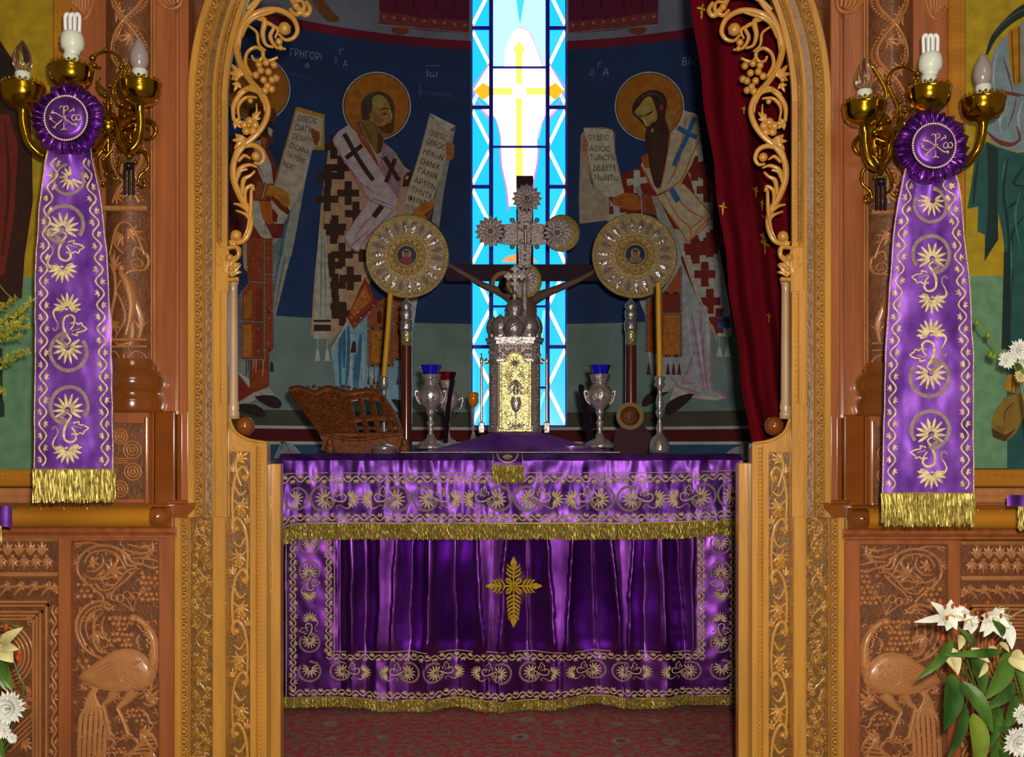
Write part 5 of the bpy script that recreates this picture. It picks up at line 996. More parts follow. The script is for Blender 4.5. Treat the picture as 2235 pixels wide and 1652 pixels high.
mb.ball(cx, cy, 5, 1, 8); mb.build('gold_cross', 'yellow_gold_thread', fr, 'yellow gold embroidered cross')

# ---- upper cloth with wide embroidered border
def TU(u, v, h=0):
    w = 5.0*nz3(u*.02, v*.02, 5)+2.2*nz3(u*.06, v*.015, 7)+.35*nz3(u*.13, v*.04, 9)
    k = max(0, min(1, (v-990)/14)); lift = -9*math.exp(-((u-1610)/110)**2)*max(0, min(1, (v-1000)/60)); sag = 12*math.exp(-((u-612)/26)**2)*max(0, (v-1010)/130)
    return P(u, v+lift+sag, YA, h+(24+w*1.5)*k)
up = thing('altar_cloth', (0, YA, 1.06), 'purple satin altar cloth with gold scroll band and gold fringe over the table top', 'altar cloth')
mb = MB(TU); us = [612+i*3.1 for i in range(325)]
mb.grid([[(u, v, 0) for u in us] for v in [990+j*2 for j in range(8)]+[1006+j*5.7 for j in range(25)]])
g0 = [(u-CX)*YA/F for u in us[::8]]; mb.grid([[(x, y, 1.0605+.0015*nz3(x*9, y*9)) for x in g0] for y in (YA, 4.4, 4.6, 4.8, 5.0, 5.2, 5.33)], None, True, True)
for x in (g0[0], g0[-1]): mb.grid([[(x+.02*math.sin(y*30)*(1-z)*2, y, z) for y in [YA+i*.05 for i in range(22)]] for z in (1.06, .95, .8, .72)], None, True, True)
mb.build('satin_sheet', 'satin', up)
def TUb(u, v, h=0): return TU(u, v, h+.9)
for x in (708, 931, 1149, 1371): motif(TUb, up, x, 1087, 0, 1.02)
for x in (653, 871, 1090, 1312, 1531): motif(TUb, up, x, 1087, math.pi, 1.02, -1) if x > 700 else motif(TUb, up, x, 1087, math.pi, .9, -1, False)
motif(TUb, up, 1588, 1087, 0, 1.0, 1, False)
trim(TUb, up, (618, 1045), (1612, 1045)); trim(TUb, up, (618, 1128), (1612, 1128))
cord(TUb, up, [(614, 1040), (640, 1032), (860, 1032), (1110, 1031), (1360, 1031), (1613, 1031)]); cord(TUb, up, [(614, 1139), (860, 1139), (1110, 1139), (1360, 1139), (1613, 1139)])
fringe(TU, up, (613, 1141), (1613, 1141), 34, 1.9)
# ---- small cloth end hanging over the front edge
def TS(u, v, h=0): return TU(u, v, h+8)
sm = thing('small_cloth_end', tuple(P(1108, 990, YA)), 'small purple cloth end with gold fringe hanging over the middle of the altar edge', 'cloth')
mb = MB(TS); mb.grid([[(u, v, 0) for u in (1076, 1092, 1108, 1124, 1141)] for v in (989, 995, 1003, 1010, 1016)]); mb.build('satin_sheet', 'satin', sm)
mb = MB(TS); mb.st([(1085, 990), (1092, 1003), (1108, 1009), (1124, 1003), (1131, 990)], 3.5, 1, .5, 4); mb.st([(1077, 990), (1077, 1016)], 2, 1, .5); mb.st([(1140, 990), (1140, 1016)], 2, 1, .5)
for k in range(5): petal(mb, (1108, 991), math.pi/2+(k-2)*.5, 13, 5)
mb.build('embroidery', 'gold_thread', sm); fringe(TS, sm, (1075, 1016), (1142, 1016), 36, 1.7)
# ---- purple veil draped over the low block under the tabernacle
vl = thing('altar_veil', (.01, 4.7, 1.065), 'purple satin veil spread in a low mound under the silver tabernacle', 'cloth')
def veil(x, y):
    u = x*F/4.62+CX; k = max(0, 1-abs(u-1128)/235); hx = min(1, 1.38*(k**1.35)); hy = min(1, max(0, (y-4.36)/.16))*min(1, max(0, (5.2-y)/.1)); hy = hy*hy*(3-2*hy)
    return 1.064+(.088*hx*hy)+.004*nz3(x*14, y*9)*hy
mb = MB(); mb.grid([[(x, y, veil(x, y)) for x in [(885-CX+i*8)*4.62/F for i in range(59)]] for y in [4.33+j*.03 for j in range(31)]], None, True, True); mb.build('satin_sheet', 'satin_sash', vl)
mb = MB(); mb.tube([(x, 4.33, veil(x, 4.33)+.002) for x in [(890-CX+i*32)*4.62/F for i in range(15)]], .0025, 6, 2); mb.build('gold_cord', 'gold_thread', vl)

# ---- red velvet curtain drawn to the right
ct = thing('curtain', tuple(P(1650, 1000, 3.36)), 'dark red velvet curtain with gold sprigs drawn to the right of the opening', 'curtain')
LE = [(-500, 1450), (0, 1503), (200, 1528), (400, 1556), (600, 1583), (800, 1610), (1000, 1640), (1200, 1660), (1400, 1670)]
def TCu(s, v, h=0):
    a = interp(LE, v); b_ = 1830; u = a+(b_-a)*s; A = 11+9*s
    return P(u, v, 3.36, h+A*math.sin(s*24+.7*math.sin(v*.004))+6*math.sin(s*13+1)+14*math.cos(s*5))
mb = MB(TCu); mb.grid([[(i/150, v, 0) for i in range(151)] for v in range(-480, 1260, 40)]); mb.build('velvet_sheet', 'velvet', ct)
def TCp(u, v, h=0): a = interp(LE, v); return TCu((u-a)/(1830-a), v, h+1.5)
for x, y, s in ((1527, 32, 1), (1572, 458, .8), (1622, 240, .5), (1650, 415, .7), (1668, 440, .7), (1672, 530, 1.1), (1667, 515, .8), (1678, 690, .6), (1676, 470, .8), (1560, 700, .0)):
    if s: 
        mb = MB(TCp)
        for k in range(4): petal(mb, (x, y), k*math.pi/2+.2, 13*s, 6*s)
        petal(mb, (x, y+8*s), 1.7, 16*s, 5*s); mb.ball(x, y, 3*s, .5, 6); mb.build('gold_sprig', 'yellow_gold_thread', ct)
# ================================================================ THINGS ON AND BEHIND THE ALTAR
TOP = 1.0625
def vtop(Y): return HY-(TOP-CZ)*F/Y
def vtv(u, Y): return HY-(veil(P(u, 0, Y).x, Y)+.002-CZ)*F/Y
def L(name, prof, u, Y, m, root, k=20, **kw): mb = MB(); mb.lathe(u, Y, prof, k, **kw); return mb.build(name, m, root)
# ---- tabernacle
YT = 4.78; T = plane(YT); zb = 943
t = thing('tabernacle', tuple(P(1123, zb, YT)), 'ornate silver and gold domed tabernacle with gold door on the purple veil', 'tabernacle')
mb = MB(T); pl_ = [(1065, -110), (1067, -30), (1080, -8), (1088, 0), (1160, 0), (1168, -8), (1180, -30), (1182, -110)]; mb.vprof(pl_, 750, zb); mb.vprof([(u+(3 if u > 1120 else -3), h+3) for u, h in pl_], 930, zb); mb.build('body', 'silver_dull', t)
mb = MB(T)
for v0, v1, e in ((736, 742, 8), (742, 750, 5), (784, 789, 4)): mb.vprof([(u+(e if u > 1120 else -e), h+e) for u, h in pl_], v0, v1); mb.add([(u+(e if u > 1120 else -e), v0, h+e) for u, h in pl_], [tuple(range(8))], None, False)
mb.build('cornice', 'silver', t)
mb = MB(T)
for i in range(16): mb.ball(1070+i*7.1, 768+5*math.sin(i*2.6), 5.2, 0 if 2 < i < 13 else -12, 8); mb.ball(1073+i*7, 756, 3, 1 if 2 < i < 13 else -12, 6); mb.ball(1073+i*7, 779, 2.6, 1 if 2 < i < 13 else -12, 6)
mb.build('frieze', 'silver', t)
arch = [(1094, 938), (1094, 792), (1104, 790)]+[(1124-20*math.cos(a), 790-21*math.sin(a)) for a in [math.pi*i/12 for i in range(1, 12)]]+[(1146, 790), (1156, 792), (1156, 938)]
mb = MB(T); mb.poly(arch, 5, 6); mb.box(1090, 788, 1096, 940, 0, 9, 1.5); mb.box(1154, 788, 1160, 940, 0, 9, 1.5); mb.box(1088, 936, 1162, 943, 0, 10, 1.5); mb.st([(1102, 790)]+arch[3:14]+[(1147, 790)], 4, 3, 5, 1)
for k in range(6): mb.st(spiral((1110+(k % 2)*28, 806+(k//2)*14), 7, 1.5, k, 1.2, 8), (3, 1.6), 2.5, 5, 1)
dr = mb.build('door', 'tabernacle_gold', t)
mb = MB(T); mb.ball(1124, 793, 7, 5, 10); 
for k in range(10): a = k*math.pi/5; mb.st([(1124+7*math.cos(a), 793+7*math.sin(a)), (1124+13*math.cos(a), 793+13*math.sin(a))], (4, 1), 2, 5, 1)
mb.st([(1108, 850), (1118, 838), (1126, 832), (1134, 842), (1144, 850)], (3, 7, 9, 7, 3), 5, 5, 3); mb.ball(1126, 836, 6, 8, 8); mb.st([(1126, 842), (1126, 862)], (10, 14, 10), 6, 5, 3); mb.st([(1120, 848), (1112, 860), (1108, 858)], (5, 3), 3, 5, 2); mb.st([(1132, 848), (1140, 860), (1146, 858)], (5, 3), 3, 5, 2)
mb.st([(1126, 866), (1126, 880), (1126, 892), (1126, 900)], (18, 24, 18, 5), 7, 5, 3); mb.st([(1126, 898), (1126, 914)], (4, 5), 3, 5, 1); leafy(mb, (1112, 934), -1.2, 16, 4, 1.6, 5, 5); leafy(mb, (1140, 934), -1.9, 16, 4, 1.6, 5, 5); leafy(mb, (1126, 936), -1.57, 20, 3, 1.2, 6, 5); leafy(mb, (1110, 818), .8, 14, 4, 2, 4, 5); leafy(mb, (1142, 818), 2.3, 14, 4, 2, 4, 5)
mb.build('door_relief', 'silver', dr)
for u in (1085, 1163.5):
    mb = MB(T); v = 796
    while v < 930: mb.ball(u, v, 3.4, 2, 8); v += 5.6
    mb.build('beaded_pilaster', 'silver_plain', t)
for u in (1075, 1173):
    mb = MB(T); v = 796
    while v < 934: mb.ball(u+random.uniform(-2, 2), v, 4, -10, 7); v += 7.5
    mb.build('side_relief', 'silver', t)
for u in (1051, 1193.5):
    pr = [(0, 770), (2, 772), (1, 778), (3, 782), (4.5, 786), (3, 790)]
    v = 794
    while v < 922: pr += [(3.6, v), (2.2, v+2.2)]; v += 4.6
    pr += [(4, 922)]; c = L('twisted_colonnette', pr, u, YT, 'silver_plain', t, 12); mb = MB(T); mb.box(u-6.5, 922, u+6.5, 945, -6, 7, 1.5); mb.st([(u+(6 if u < 1120 else -6), 790), (u+(14 if u < 1120 else -14), 786)], (10, 14), 5, -8, 2); mb.build('base_block', 'silver', c)
for u, r, v0, Y in ((1092, 19, 736, YT+.10), (1155, 19, 736, YT+.10), (1075, 12, 737, YT+.2), (1171, 12, 737, YT+.2), (1122, 21, 738, YT+.02)):
    L('dome', [(r*.8, v0), (r*.8, v0-8), (r, v0-12), (r*1.08, v0-22), (r*.9, v0-34), (r*.5, v0-43), (r*.15, v0-48), (0, v0-52)], u, Y, 'silver', t, 16, flute=.07, fn=8)
L('drum', [(36, 738), (34, 720), (30, 700), (22, 690), (21, 680), (23, 678), (20, 672), (18, 664), (10, 656), (4, 652)], 1123, YT+.12, 'silver_dull', t, 20)
L('drum', [(15, 690), (14, 682), (17, 678), (17, 670), (12, 662), (5, 656), (3, 652), (6, 648), (6, 643), (3, 640), (2, 632)], 1123, YT+.05, 'silver', t, 16, flute=.08, fn=8)
Tq = plane(YT+.05); mb = MB(Tq)
for a in (0, math.pi/2, math.pi, -math.pi/2): 
    x, y = 1124+15*math.cos(a), 603+15*math.sin(a)*1.1; mb.ball(x, y, 5.2, -1, 8); mb.ball(x+5*math.sin(a), y+5*math.cos(a), 4, -1, 8); mb.ball(x-5*math.sin(a), y-5*math.cos(a), 4, -1, 8); mb.ball(1124+21*math.cos(a), 603+22*math.sin(a), 3.6, -1, 8)
mb.st([(1104, 603), (1144, 603)], 7, 3, -1, 2, 't'); mb.st([(1124, 583), (1124, 636)], 6, 3, -1, 2, 't'); mb.ball(1124, 603, 9, -1, 8)
mb.build('cross', 'silver_bright', t)
# ---- processional fans
def medallion(root, T, u, v, r, christ):
    IPaint.lay = 16; p = IPaint(T); p.ci(u, v, r, lin(16, 22, 90)); p.ci(u, v-3, r*.5, lin(190, 160, 70)); p.ci(u, v-3, r*.3, lin(150, 100, 60), r*.38)
    p.pl([(u-r*.75, v+r*.6), (u-r*.4, v+r*.2), (u, v+r*.12), (u+r*.4, v+r*.2), (u+r*.75, v+r*.6), (u+r*.4, v+r*.9), (u-r*.4, v+r*.9)], lin(150, 40, 50) if not christ else lin(160, 120, 100)); p.pl([(u-r*.3, v-3), (u-r*.25, v-r*.5), (u+r*.25, v-r*.5), (u+r*.3, v-3), (u+r*.2, v-r*.3), (u-r*.2, v-r*.3)], lin(60, 34, 20))
    p.build('medallion', 'icon_paint', root)
YF = 5.42
for i, (u, v, R, lab) in enumerate(((889, 560, 91, 'round gilded processional fan on a red brown pole, left of the window'), (1385, 558, 93, 'round gilded processional fan on a red brown pole, right of the window'))):
    T = plane(YF); pu = (887, 1377)[i]
    t = thing('processional_fan', (P(pu, 0, YF).x, YF, 0), lab, 'liturgical fan', 'processional fans')
    mb = MB(T); n = 88
    mb.grid([[(u+r*c, v+r*d, h) for c, d in CIRC(n)] for r, h in ((R-2, -4), (R, -1), (R, 2), (R-3, 4), (R-5, 1), (R*.75, 2), (R*.45, 5), (5, 6))], None, True, False, True); mb.build('disc', 'filigree_gold', t)
    mb = MB(T)
    for k in range(64):
        a = k*2*math.pi/64; mb.ball(u+(R-6)*math.cos(a), v+(R-6)*math.sin(a), 2.6, 1, 6)
        if k % 2: mb.ball(u+(R-13)*math.cos(a), v+(R-13)*math.sin(a), 2.4, 1, 6)
    mb.build('filigree_rim', 'tabernacle_gold', t, kind='stuff')
    for k in range(22):
        a = k*2*math.pi/22+.07; ca, sa = math.cos(a), math.sin(a); Q = lambda r, o_: (u+r*ca-o_*sa, v+r*sa+o_*ca); mb = MB(T)
        mb.st([Q(R*.48, -2.5), Q(R*.66, -7), Q(R*.80, -6.5), Q(R*.93, 0), Q(R*.80, 6.5), Q(R*.66, 7), Q(R*.48, 2.5)], 1.9, 1.8, 3, 2); o_ = mb.build('petal', 'silver_dull', t)
        mb = MB(T); mb.st([Q(R*.50, 0), Q(R*.6, 0), Q(R*.74, 0), Q(R*.88, 0)], (5, 9, 12, 1), 2.2, 2.4, 2, 'l'); mb.ball(*Q(R*.78, 0), 3.4, 4, 6); mb.ball(*Q(R*.62, 0), 2.2, 4, 6); mb.build('enamel_drop', 'silver' if k % 3 else 'lilac_thread', o_)
    mb = MB(T); mb.grid([[(u+r*c, v+r*d, h) for c, d in CIRC(36)] for r, h in ((R*.46, 4), (R*.45, 10), (R*.42, 11), (R*.40, 7), (R*.30, 9), (R*.27, 15), (R*.24, 16), (R*.22, 14))], None, True, False, True)
    for k in range(16): a = k*math.pi/8; mb.ball(u+R*.35*math.cos(a), v+R*.35*math.sin(a), 4.2, 8, 8)
    mb.build('boss', 'filigree_gold', t); medallion(t, T, u, v, R*.22, i)
    L('ornate_socket', [(0, v+R-4), (3, v+R-2), (4, v+R+3), (9, v+R+9), (13, v+R+14), (13, v+R+20), (10, v+R+24), (14, v+R+28), (13, v+R+42), (11, v+R+46), (14, v+R+50), (15, v+R+66), (12, v+R+74), (0, v+R+75)], pu, YF, 'silver', t, 16)
    L('gold_collar', [(12, v+R+72), (12.5, v+R+74), (12, v+R+104), (0, v+R+105)], pu, YF, 'tabernacle_gold', t)
    L('pole', [(12, v+R+100), (12.5, 985), (12.5, HY+CZ*F/YF)], pu, YF, 'pole_wood', t)
# ---- tall silver blessing cross with rosette ends
YC = 5.55; T = plane(YC)
t = thing('processional_cross', (P(1145, 0, YC).x, YC, 0), 'tall silver processional cross with flower shaped ends in front of the window', 'cross')
mb = MB(T); mb.poly([(1130, 440), (1165, 440), (1160, 485), (1205, 492), (1205, 530), (1160, 535), (1157, 590), (1133, 590), (1130, 535), (1085, 530), (1085, 492), (1130, 485)], 0, 8)
mb.box(1128, 483, 1160, 535, 0, 4, 2); mb.box(1136, 530, 1156, 580, 0, 4, 1)
for q in ((1118, 480), (1172, 480), (1118, 538), (1172, 538)): mb.ball(*q, 6, -2, 8); mb.st([q, (1145, 508)], (6, 3), 3, -3, 1)
mb.build('cross_body', 'silver_dull', t)
mb = MB(T); mb.st([(1128, 497), (1146, 506), (1164, 497)], (3, 6, 3), 3, 5, 3); mb.ball(1146, 497, 5, 5, 8); mb.st([(1146, 504), (1147, 525), (1145, 548)], (9, 8, 4), 4, 5, 3)
for q in ((1133, 488), (1158, 488), (1135, 528), (1158, 528), (1146, 568), (1146, 558)): mb.ball(*q, 3.5, 4, 7)
mb.build('corpus', 'silver_plain', t)
for u, v, R, fan in ((1150, 433, 33, 0), (1071, 505, 35, 0), (1216, 508, 35, 1), (1143, 612, 34, 1)):
    if fan:
        mb = MB(T); e = 10 if u > 1200 else 0; mb.grid([[(u+e+r*c, v+r*d, h) for c, d in CIRC(40)] for r, h in ((R+4, -7), (R+6, -5), (R+4, -3), (4, -2))], None, True, False, True)
        for k in range(40): a = k*2*math.pi/40; mb.ball(u+e+(R+1)*math.cos(a), v+(R+1)*math.sin(a), 1.8, -3, 5)
        mb.build('gilded_disc', 'filigree_gold', t)
    mb = MB(T); n = 16; pts = []
    for k in range(n): a = k*2*math.pi/n; pts += [(u+R*math.cos(a), v+R*math.sin(a)), (u+R*.80*math.cos(a+math.pi/n), v+R*.80*math.sin(a+math.pi/n))]
    mb.poly(pts, 0, 5)
    for k in range(n): a = k*2*math.pi/n; mb.st([(u+R*.3*math.cos(a), v+R*.3*math.sin(a)), (u+R*.65*math.cos(a), v+R*.65*math.sin(a)), (u+R*.96*math.cos(a), v+R*.96*math.sin(a))], (3, R*.26, 1), 3.5, 0, 2, 'l')
    for k in range(10): a = k*2*math.pi/10; mb.ball(u+R*.33*math.cos(a), v+R*.33*math.sin(a), 3, 2, 6)
    r_ = mb.build('rosette', 'silver_dull', t); mb = MB(T); mb.ball(u, v, R*.2, 3, 10); mb.ball(u, v, R*.11, 8, 8); mb.build('rosette_centre', 'silver_plain', r_)
L('staff', [(7, 600), (7, HY+CZ*F/YC)], 1145, YC, 'silver_dull', t, 12)
# ---- painted wooden crucifix behind
YX = 5.75; T = plane(YX)
t = thing('crucifix', (P(1146, 0, YX).x, YX, 0), 'large dark wooden crucifix with painted figure and gold halo, standing behind the tabernacle', 'crucifix')
mb = MB(T); mb.box(1127, 383, 1164, HY+CZ*F/YX, -10, 0, 2); mb.build('upright', 'dark_wood', t)
mb = MB(T); mb.box(972, 577, 1318, 613, -6, 3, 2); mb.build('crossbeam', 'dark_wood', t)
SKN = mat('corpus_paint', lin(132, 96, 80), .6, 0, 0, 0, 1, .35, 14)
mb = MB(T); mb.st([(982, 578), (996, 588), (1022, 603), (1052, 622), (1088, 636), (1112, 648), (1130, 662)], (5, 9, 12, 14, 18, 26, 30), 8, 3, 4); mb.st([(1308, 582), (1290, 596), (1262, 612), (1228, 626), (1198, 638), (1170, 650), (1148, 662)], (5, 9, 12, 15, 18, 26, 30), 8, 3, 4)
mb.st([(1140, 645), (1142, 680), (1138, 730), (1142, 780), (1140, 860), (1140, 960)], (54, 60, 40, 46, 34, 20), 14, 3, 4)
for x, y, sg in ((984, 580, -1), (1306, 584, 1)):
    for k in range(4): mb.st([(x, y), (x+sg*(7-k), y-6+k*4)], (4, 3), 2, 4, 1)
mb.build('corpus', 'corpus_paint', t)
mb = MB(T); mb.ringf(1100, 621, 20, 29, 5, 30); mb.grid([[(1100+29*c, 621+29*d, h) for c, d in CIRC(30)] for h in (5, 2)], None, False, False, True); mb.build('halo', 'dull_gold', t)
mb = MB(T); mb.ball(1106, 626, 19, 3, 12, 1.15, .6); mb.build('head', 'dark_iron', t)
mb = MB(T); mb.ball(1112, 630, 9, 11, 10, 1.3, .5); mb.build('face', 'corpus_paint', t)
# ---- board icon with halo, right
YB = 5.2; T = plane(YB); t = thing('saint_board', tuple(P(1378, vtop(YB), YB)), 'small dark cut out board figure with gold halo, behind the right fan pole', 'icon')
mb = MB(T); mb.poly(cr([(1338, 990), (1342, 950), (1356, 930), (1372, 922), (1392, 922), (1410, 934), (1424, 956), (1428, 990)], 3), 0, 8); mb.build('figure', 'dark_red_cloth', t)
mb = MB(T); mb.ringf(1375, 908, 21, 30, 1, 30); mb.grid([[(1375+30*c, 908+30*d, h) for c, d in CIRC(30)] for h in (1, -5)], None, False, False, True); mb.build('halo', 'dull_gold', t)
mb = MB(T); mb.ball(1375, 910, 21, -5, 14, 1.1, .4); mb.build('head', 'stand_wood', t)
# ---- silver oil lamps with blue glass cups
lampp = lambda v0: [(22, v0+22), (20, v0+30), (18, v0+38), (14, v0+44), (20, v0+50), (28, v0+64), (29, v0+76), (22, v0+90), (12, v0+100), (8, v0+106), (10, v0+110), (6, v0+116), (5, v0+128), (9, v0+134), (6, v0+140), (5, v0+156), (8, v0+162), (10, v0+170), (22, v0+178), (32, v0+186), (34, v0+192), (30, v0+193), (0, v0+193)]
for u, Y, g, lab, v0 in ((940, 4.55, 'blue_glass', 'silver oil lamp with blue glass cup, beside the left fan pole', 797), (1309, 4.55, 'blue_glass', 'silver oil lamp with blue glass cup, between window and right fan pole', 797), (977, 4.95, 'red_glass', 'smaller dark silver oil lamp with red cup, behind the left blue lamp', 812)):
    t = thing('oil_lamp', tuple(P(u, vtv(u, Y), Y)), lab, 'oil lamp', 'silver oil lamps'); s = (vtv(u, Y)-v0)/193; pr = [(r*(.82 if g == 'red_glass' else 1), v0+(v-v0)*s) for r, v in lampp(v0)]
    L('stand', pr, u, Y, 'silver' if g != 'red_glass' else 'silver_dull', t, 24, flute=.06, fn=8)
    L('glass_cup', [(r*(.8 if g == 'red_glass' else 1), v) for r, v in [(23, v0), (20, v0+8), (17, v0+16), (18, v0+26), (15, v0+40), (12, v0+38), (15, v0+16), (20, v0+2)]], u, Y, g, t, 24, flute=.06, fn=8)
    for sg in (-1, 1): 
        mb = MB(plane(Y)); mb.st([(u+sg*20*.9, v0+66), (u+sg*36*.9, v0+56), (u+sg*34*.9, v0+74), (u+sg*24*.9, v0+86)], (4, 7, 4, 2), 3, 0, 4, 't'); mb.build('handle', 'silver', t)
# ---- candlesticks with yellow tapers
for u, Y, dx, vv, lab in ((1440, 4.5, -3, 618, 'tall silver candlestick with yellow taper, right of the right fan pole'), (838, 5.0, 14, 640, 'silver candlestick with leaning yellow taper behind the wooden book stand')):
    b_ = vtop(Y); t = thing('candlestick', tuple(P(u, b_, Y)), lab, 'candlestick', 'silver candlesticks')
    L('stand', [(10, 822), (13, 824), (9, 832), (12, 840), (6, 848), (4, 856), (8, 872), (9, 882), (5, 892), (9, 898), (9, 906), (4, 912), (5, 924), (8, 934), (6, 946), (14, 954), (20, 966), (23, 980), (23, b_-1), (0, b_)], u, Y, 'silver_plain', t, 24)
    mb = MB(); mb.tube([P(u-1, 836, Y), P(u+dx*.25, 780, Y), P(u+dx*.6, 720, Y), P(u+dx, vv, Y)], 6.0*Y/F, 10); mb.build('taper', 'wax', t)
    mb = MB(); mb.tube([P(u+dx, vv, Y), P(u+dx, vv-6, Y)], .001, 5, 1); mb.build('wick', 'dark_iron', t)
# ---- small things
t = thing('silver_dish', tuple(P(838, vtop(4.4), 4.4)), 'small round silver pyx in front of the wooden book stand', 'box'); L('box_body', [(0, 990), (27, 990), (27, 980), (28, 979)], 838, 4.4, 'silver_plain', t, 28); L('lid', [(28, 979), (28, 975), (24, 972), (6, 969), (4, 965), (0, 963)], 838, 4.4, 'silver_plain', t, 28)
t = thing('silver_tray', tuple(P(1262, vtop(4.62), 4.62)), 'flat silver tray at the foot of the right blue lamp', 'tray'); L('rim', [(0, 981), (30, 981), (36, 975), (36, 973), (33, 974), (28, 978), (0, 979)], 1248, 4.50, 'silver_plain', t, 28)
t = thing('hand_cross', tuple(P(1285, vtop(4.7), 4.7)), 'dark slender hand cross leaning beside the right blue lamp', 'hand cross'); T = plane(4.7); mb = MB(T); mb.poly([(1262, 842), (1266, 838), (1274, 840), (1278, 856), (1286, 900), (1297, 972), (1282, 972), (1276, 920), (1266, 870)], 0, 5); mb.build('shaft', 'ebony', t); mb = MB(T); mb.poly([(1270, 925), (1296, 918), (1300, 934), (1272, 940)], 2, 9); mb.build('crosspiece', 'ebony', t)
t = thing('snuffer_rod', tuple(P(972, vtop(4.8), 4.8)), 'dark slender rod leaning against the red cup lamp, left of the tabernacle', 'rod'); T = plane(4.8); mb = MB(T); mb.poly([(984, 818), (990, 814), (992, 830), (984, 880), (977, 966), (967, 966), (972, 900)], 0, 5); mb.build('shaft', 'ebony', t); mb = MB(T); mb.ball(988, 818, 6, -2, 8); mb.build('tip', 'ebony', t)
t = thing('amber_lamp', tuple(P(1033, 930, 5.0)), 'small amber glass lamp glowing against the window, left of the tabernacle', 'oil lamp'); L('glass_cup', [(9, 856), (12, 860), (11, 868), (12, 876), (8, 884), (3, 890), (0, 891)], 1033, 5.0, 'amber_glass', t, 16); L('stand', [(3, 889), (2.5, 900), (2, 940), (8, 958), (11, vtv(1033, 5.0)), (0, vtv(1033, 5.0))], 1033, 5.0, 'silver_dull', t, 12)
# ---- carved wooden book stand
t = thing('book_stand', tuple(P(765, vtop(4.6), 4.6)), 'carved openwork wooden book stand turned away on the left of the altar', 'book stand'); q5 = crop(500, 500, 3.0036)
def TBk(u, v, h=0): return P(u, v, 4.52+max(0, (945-v))/110*.22, h)
mb = MB(TBk)
ED = q5((395, 1050), (455, 1025), (500, 1045), (560, 1062), (590, 1045), (640, 1018), (700, 1040), (760, 1055), (830, 1055), (890, 1040), (960, 1050), (1000, 1090), (1050, 1150), (1090, 1230), (1130, 1345), (620, 1345), (600, 1300), (520, 1210), (470, 1120))
Bk = lambda w, *q, hh=6, h=0, pr='t': mb.st(q5(*q), w, hh, h, 3, pr)
Bk(12, (400, 1055), (450, 1040), (510, 1055), (570, 1075), (640, 1040), (720, 1060), (800, 1075), (880, 1060), (960, 1065), (1010, 1110)); Bk(12, (400, 1055), (470, 1150), (540, 1240), (610, 1345)); Bk(12, (1005, 1100), (1060, 1180), (1100, 1260), (1130, 1350))
mb.poly(q5((410, 1060), (640, 1050), (770, 1085), (790, 1150), (800, 1250), (830, 1345), (620, 1345), (500, 1190)), 0, 5)
for a_, b2_ in (((770, 1080), (835, 1345)), ((850, 1080), (905, 1345)), ((925, 1085), (985, 1340)), ((1000, 1110), (1070, 1340))): Bk(13, a_, b2_, hh=4)
Bk(15, (760, 1115), (900, 1095), (1020, 1110), hh=4); Bk(15, (790, 1250), (920, 1235), (1090, 1230), hh=4); Bk(13, (760, 1090), (900, 1075), (1000, 1090), hh=4); Bk(12, (600, 1345), (800, 1350), (1120, 1345), hh=5)
mb.build('panel', 'stand_wood', t)
mb = MB(TBk)
for k in range(4): Bk((4, 6, 4), (440+k*90, 1075), (520+k*80, 1180), (620+k*60, 1330), hh=4, h=1, pr='g')
for k in range(60):
    x = random.random(); y = random.random(); mb.ball(*q5((430+y*170+x*(330-y*140), 1070+y*260))[0], random.uniform(2, 4.5), 1, 6)
for k in range(16): mb.ball(*q5((405+k*38, 1045+12*math.sin(k*1.2)))[0], 5, 0, 7)
for k in range(9): mb.ball(*q5((1015+k*14, 1115+k*28))[0], 5, 0, 7)
mb.build('carving', 'stand_wood', t, kind='stuff')
mb = MB(plane(4.48)); mb.poly(cr(q5((600, 1345), (760, 1375), (880, 1378), (1000, 1360), (1130, 1345), (1135, 1400), (1120, 1462), (640, 1462), (620, 1400)), 3, True), 0, 9); mb.st(q5((600, 1340), (760, 1375), (880, 1378), (1000, 1360), (1135, 1340)), 8, 5, 0, 4, 't'); mb.build('book_rail', 'stand_wood', t)
for x in (660, 1150):
    L('foot', [(0, 958), (5, 958), (8, 964), (6, 968), (11, 974), (12, 982), (8, 988), (8, vtop(4.46)), (0, vtop(4.46))], 500+x/3.0036, 4.46, 'stand_wood', t, 12)
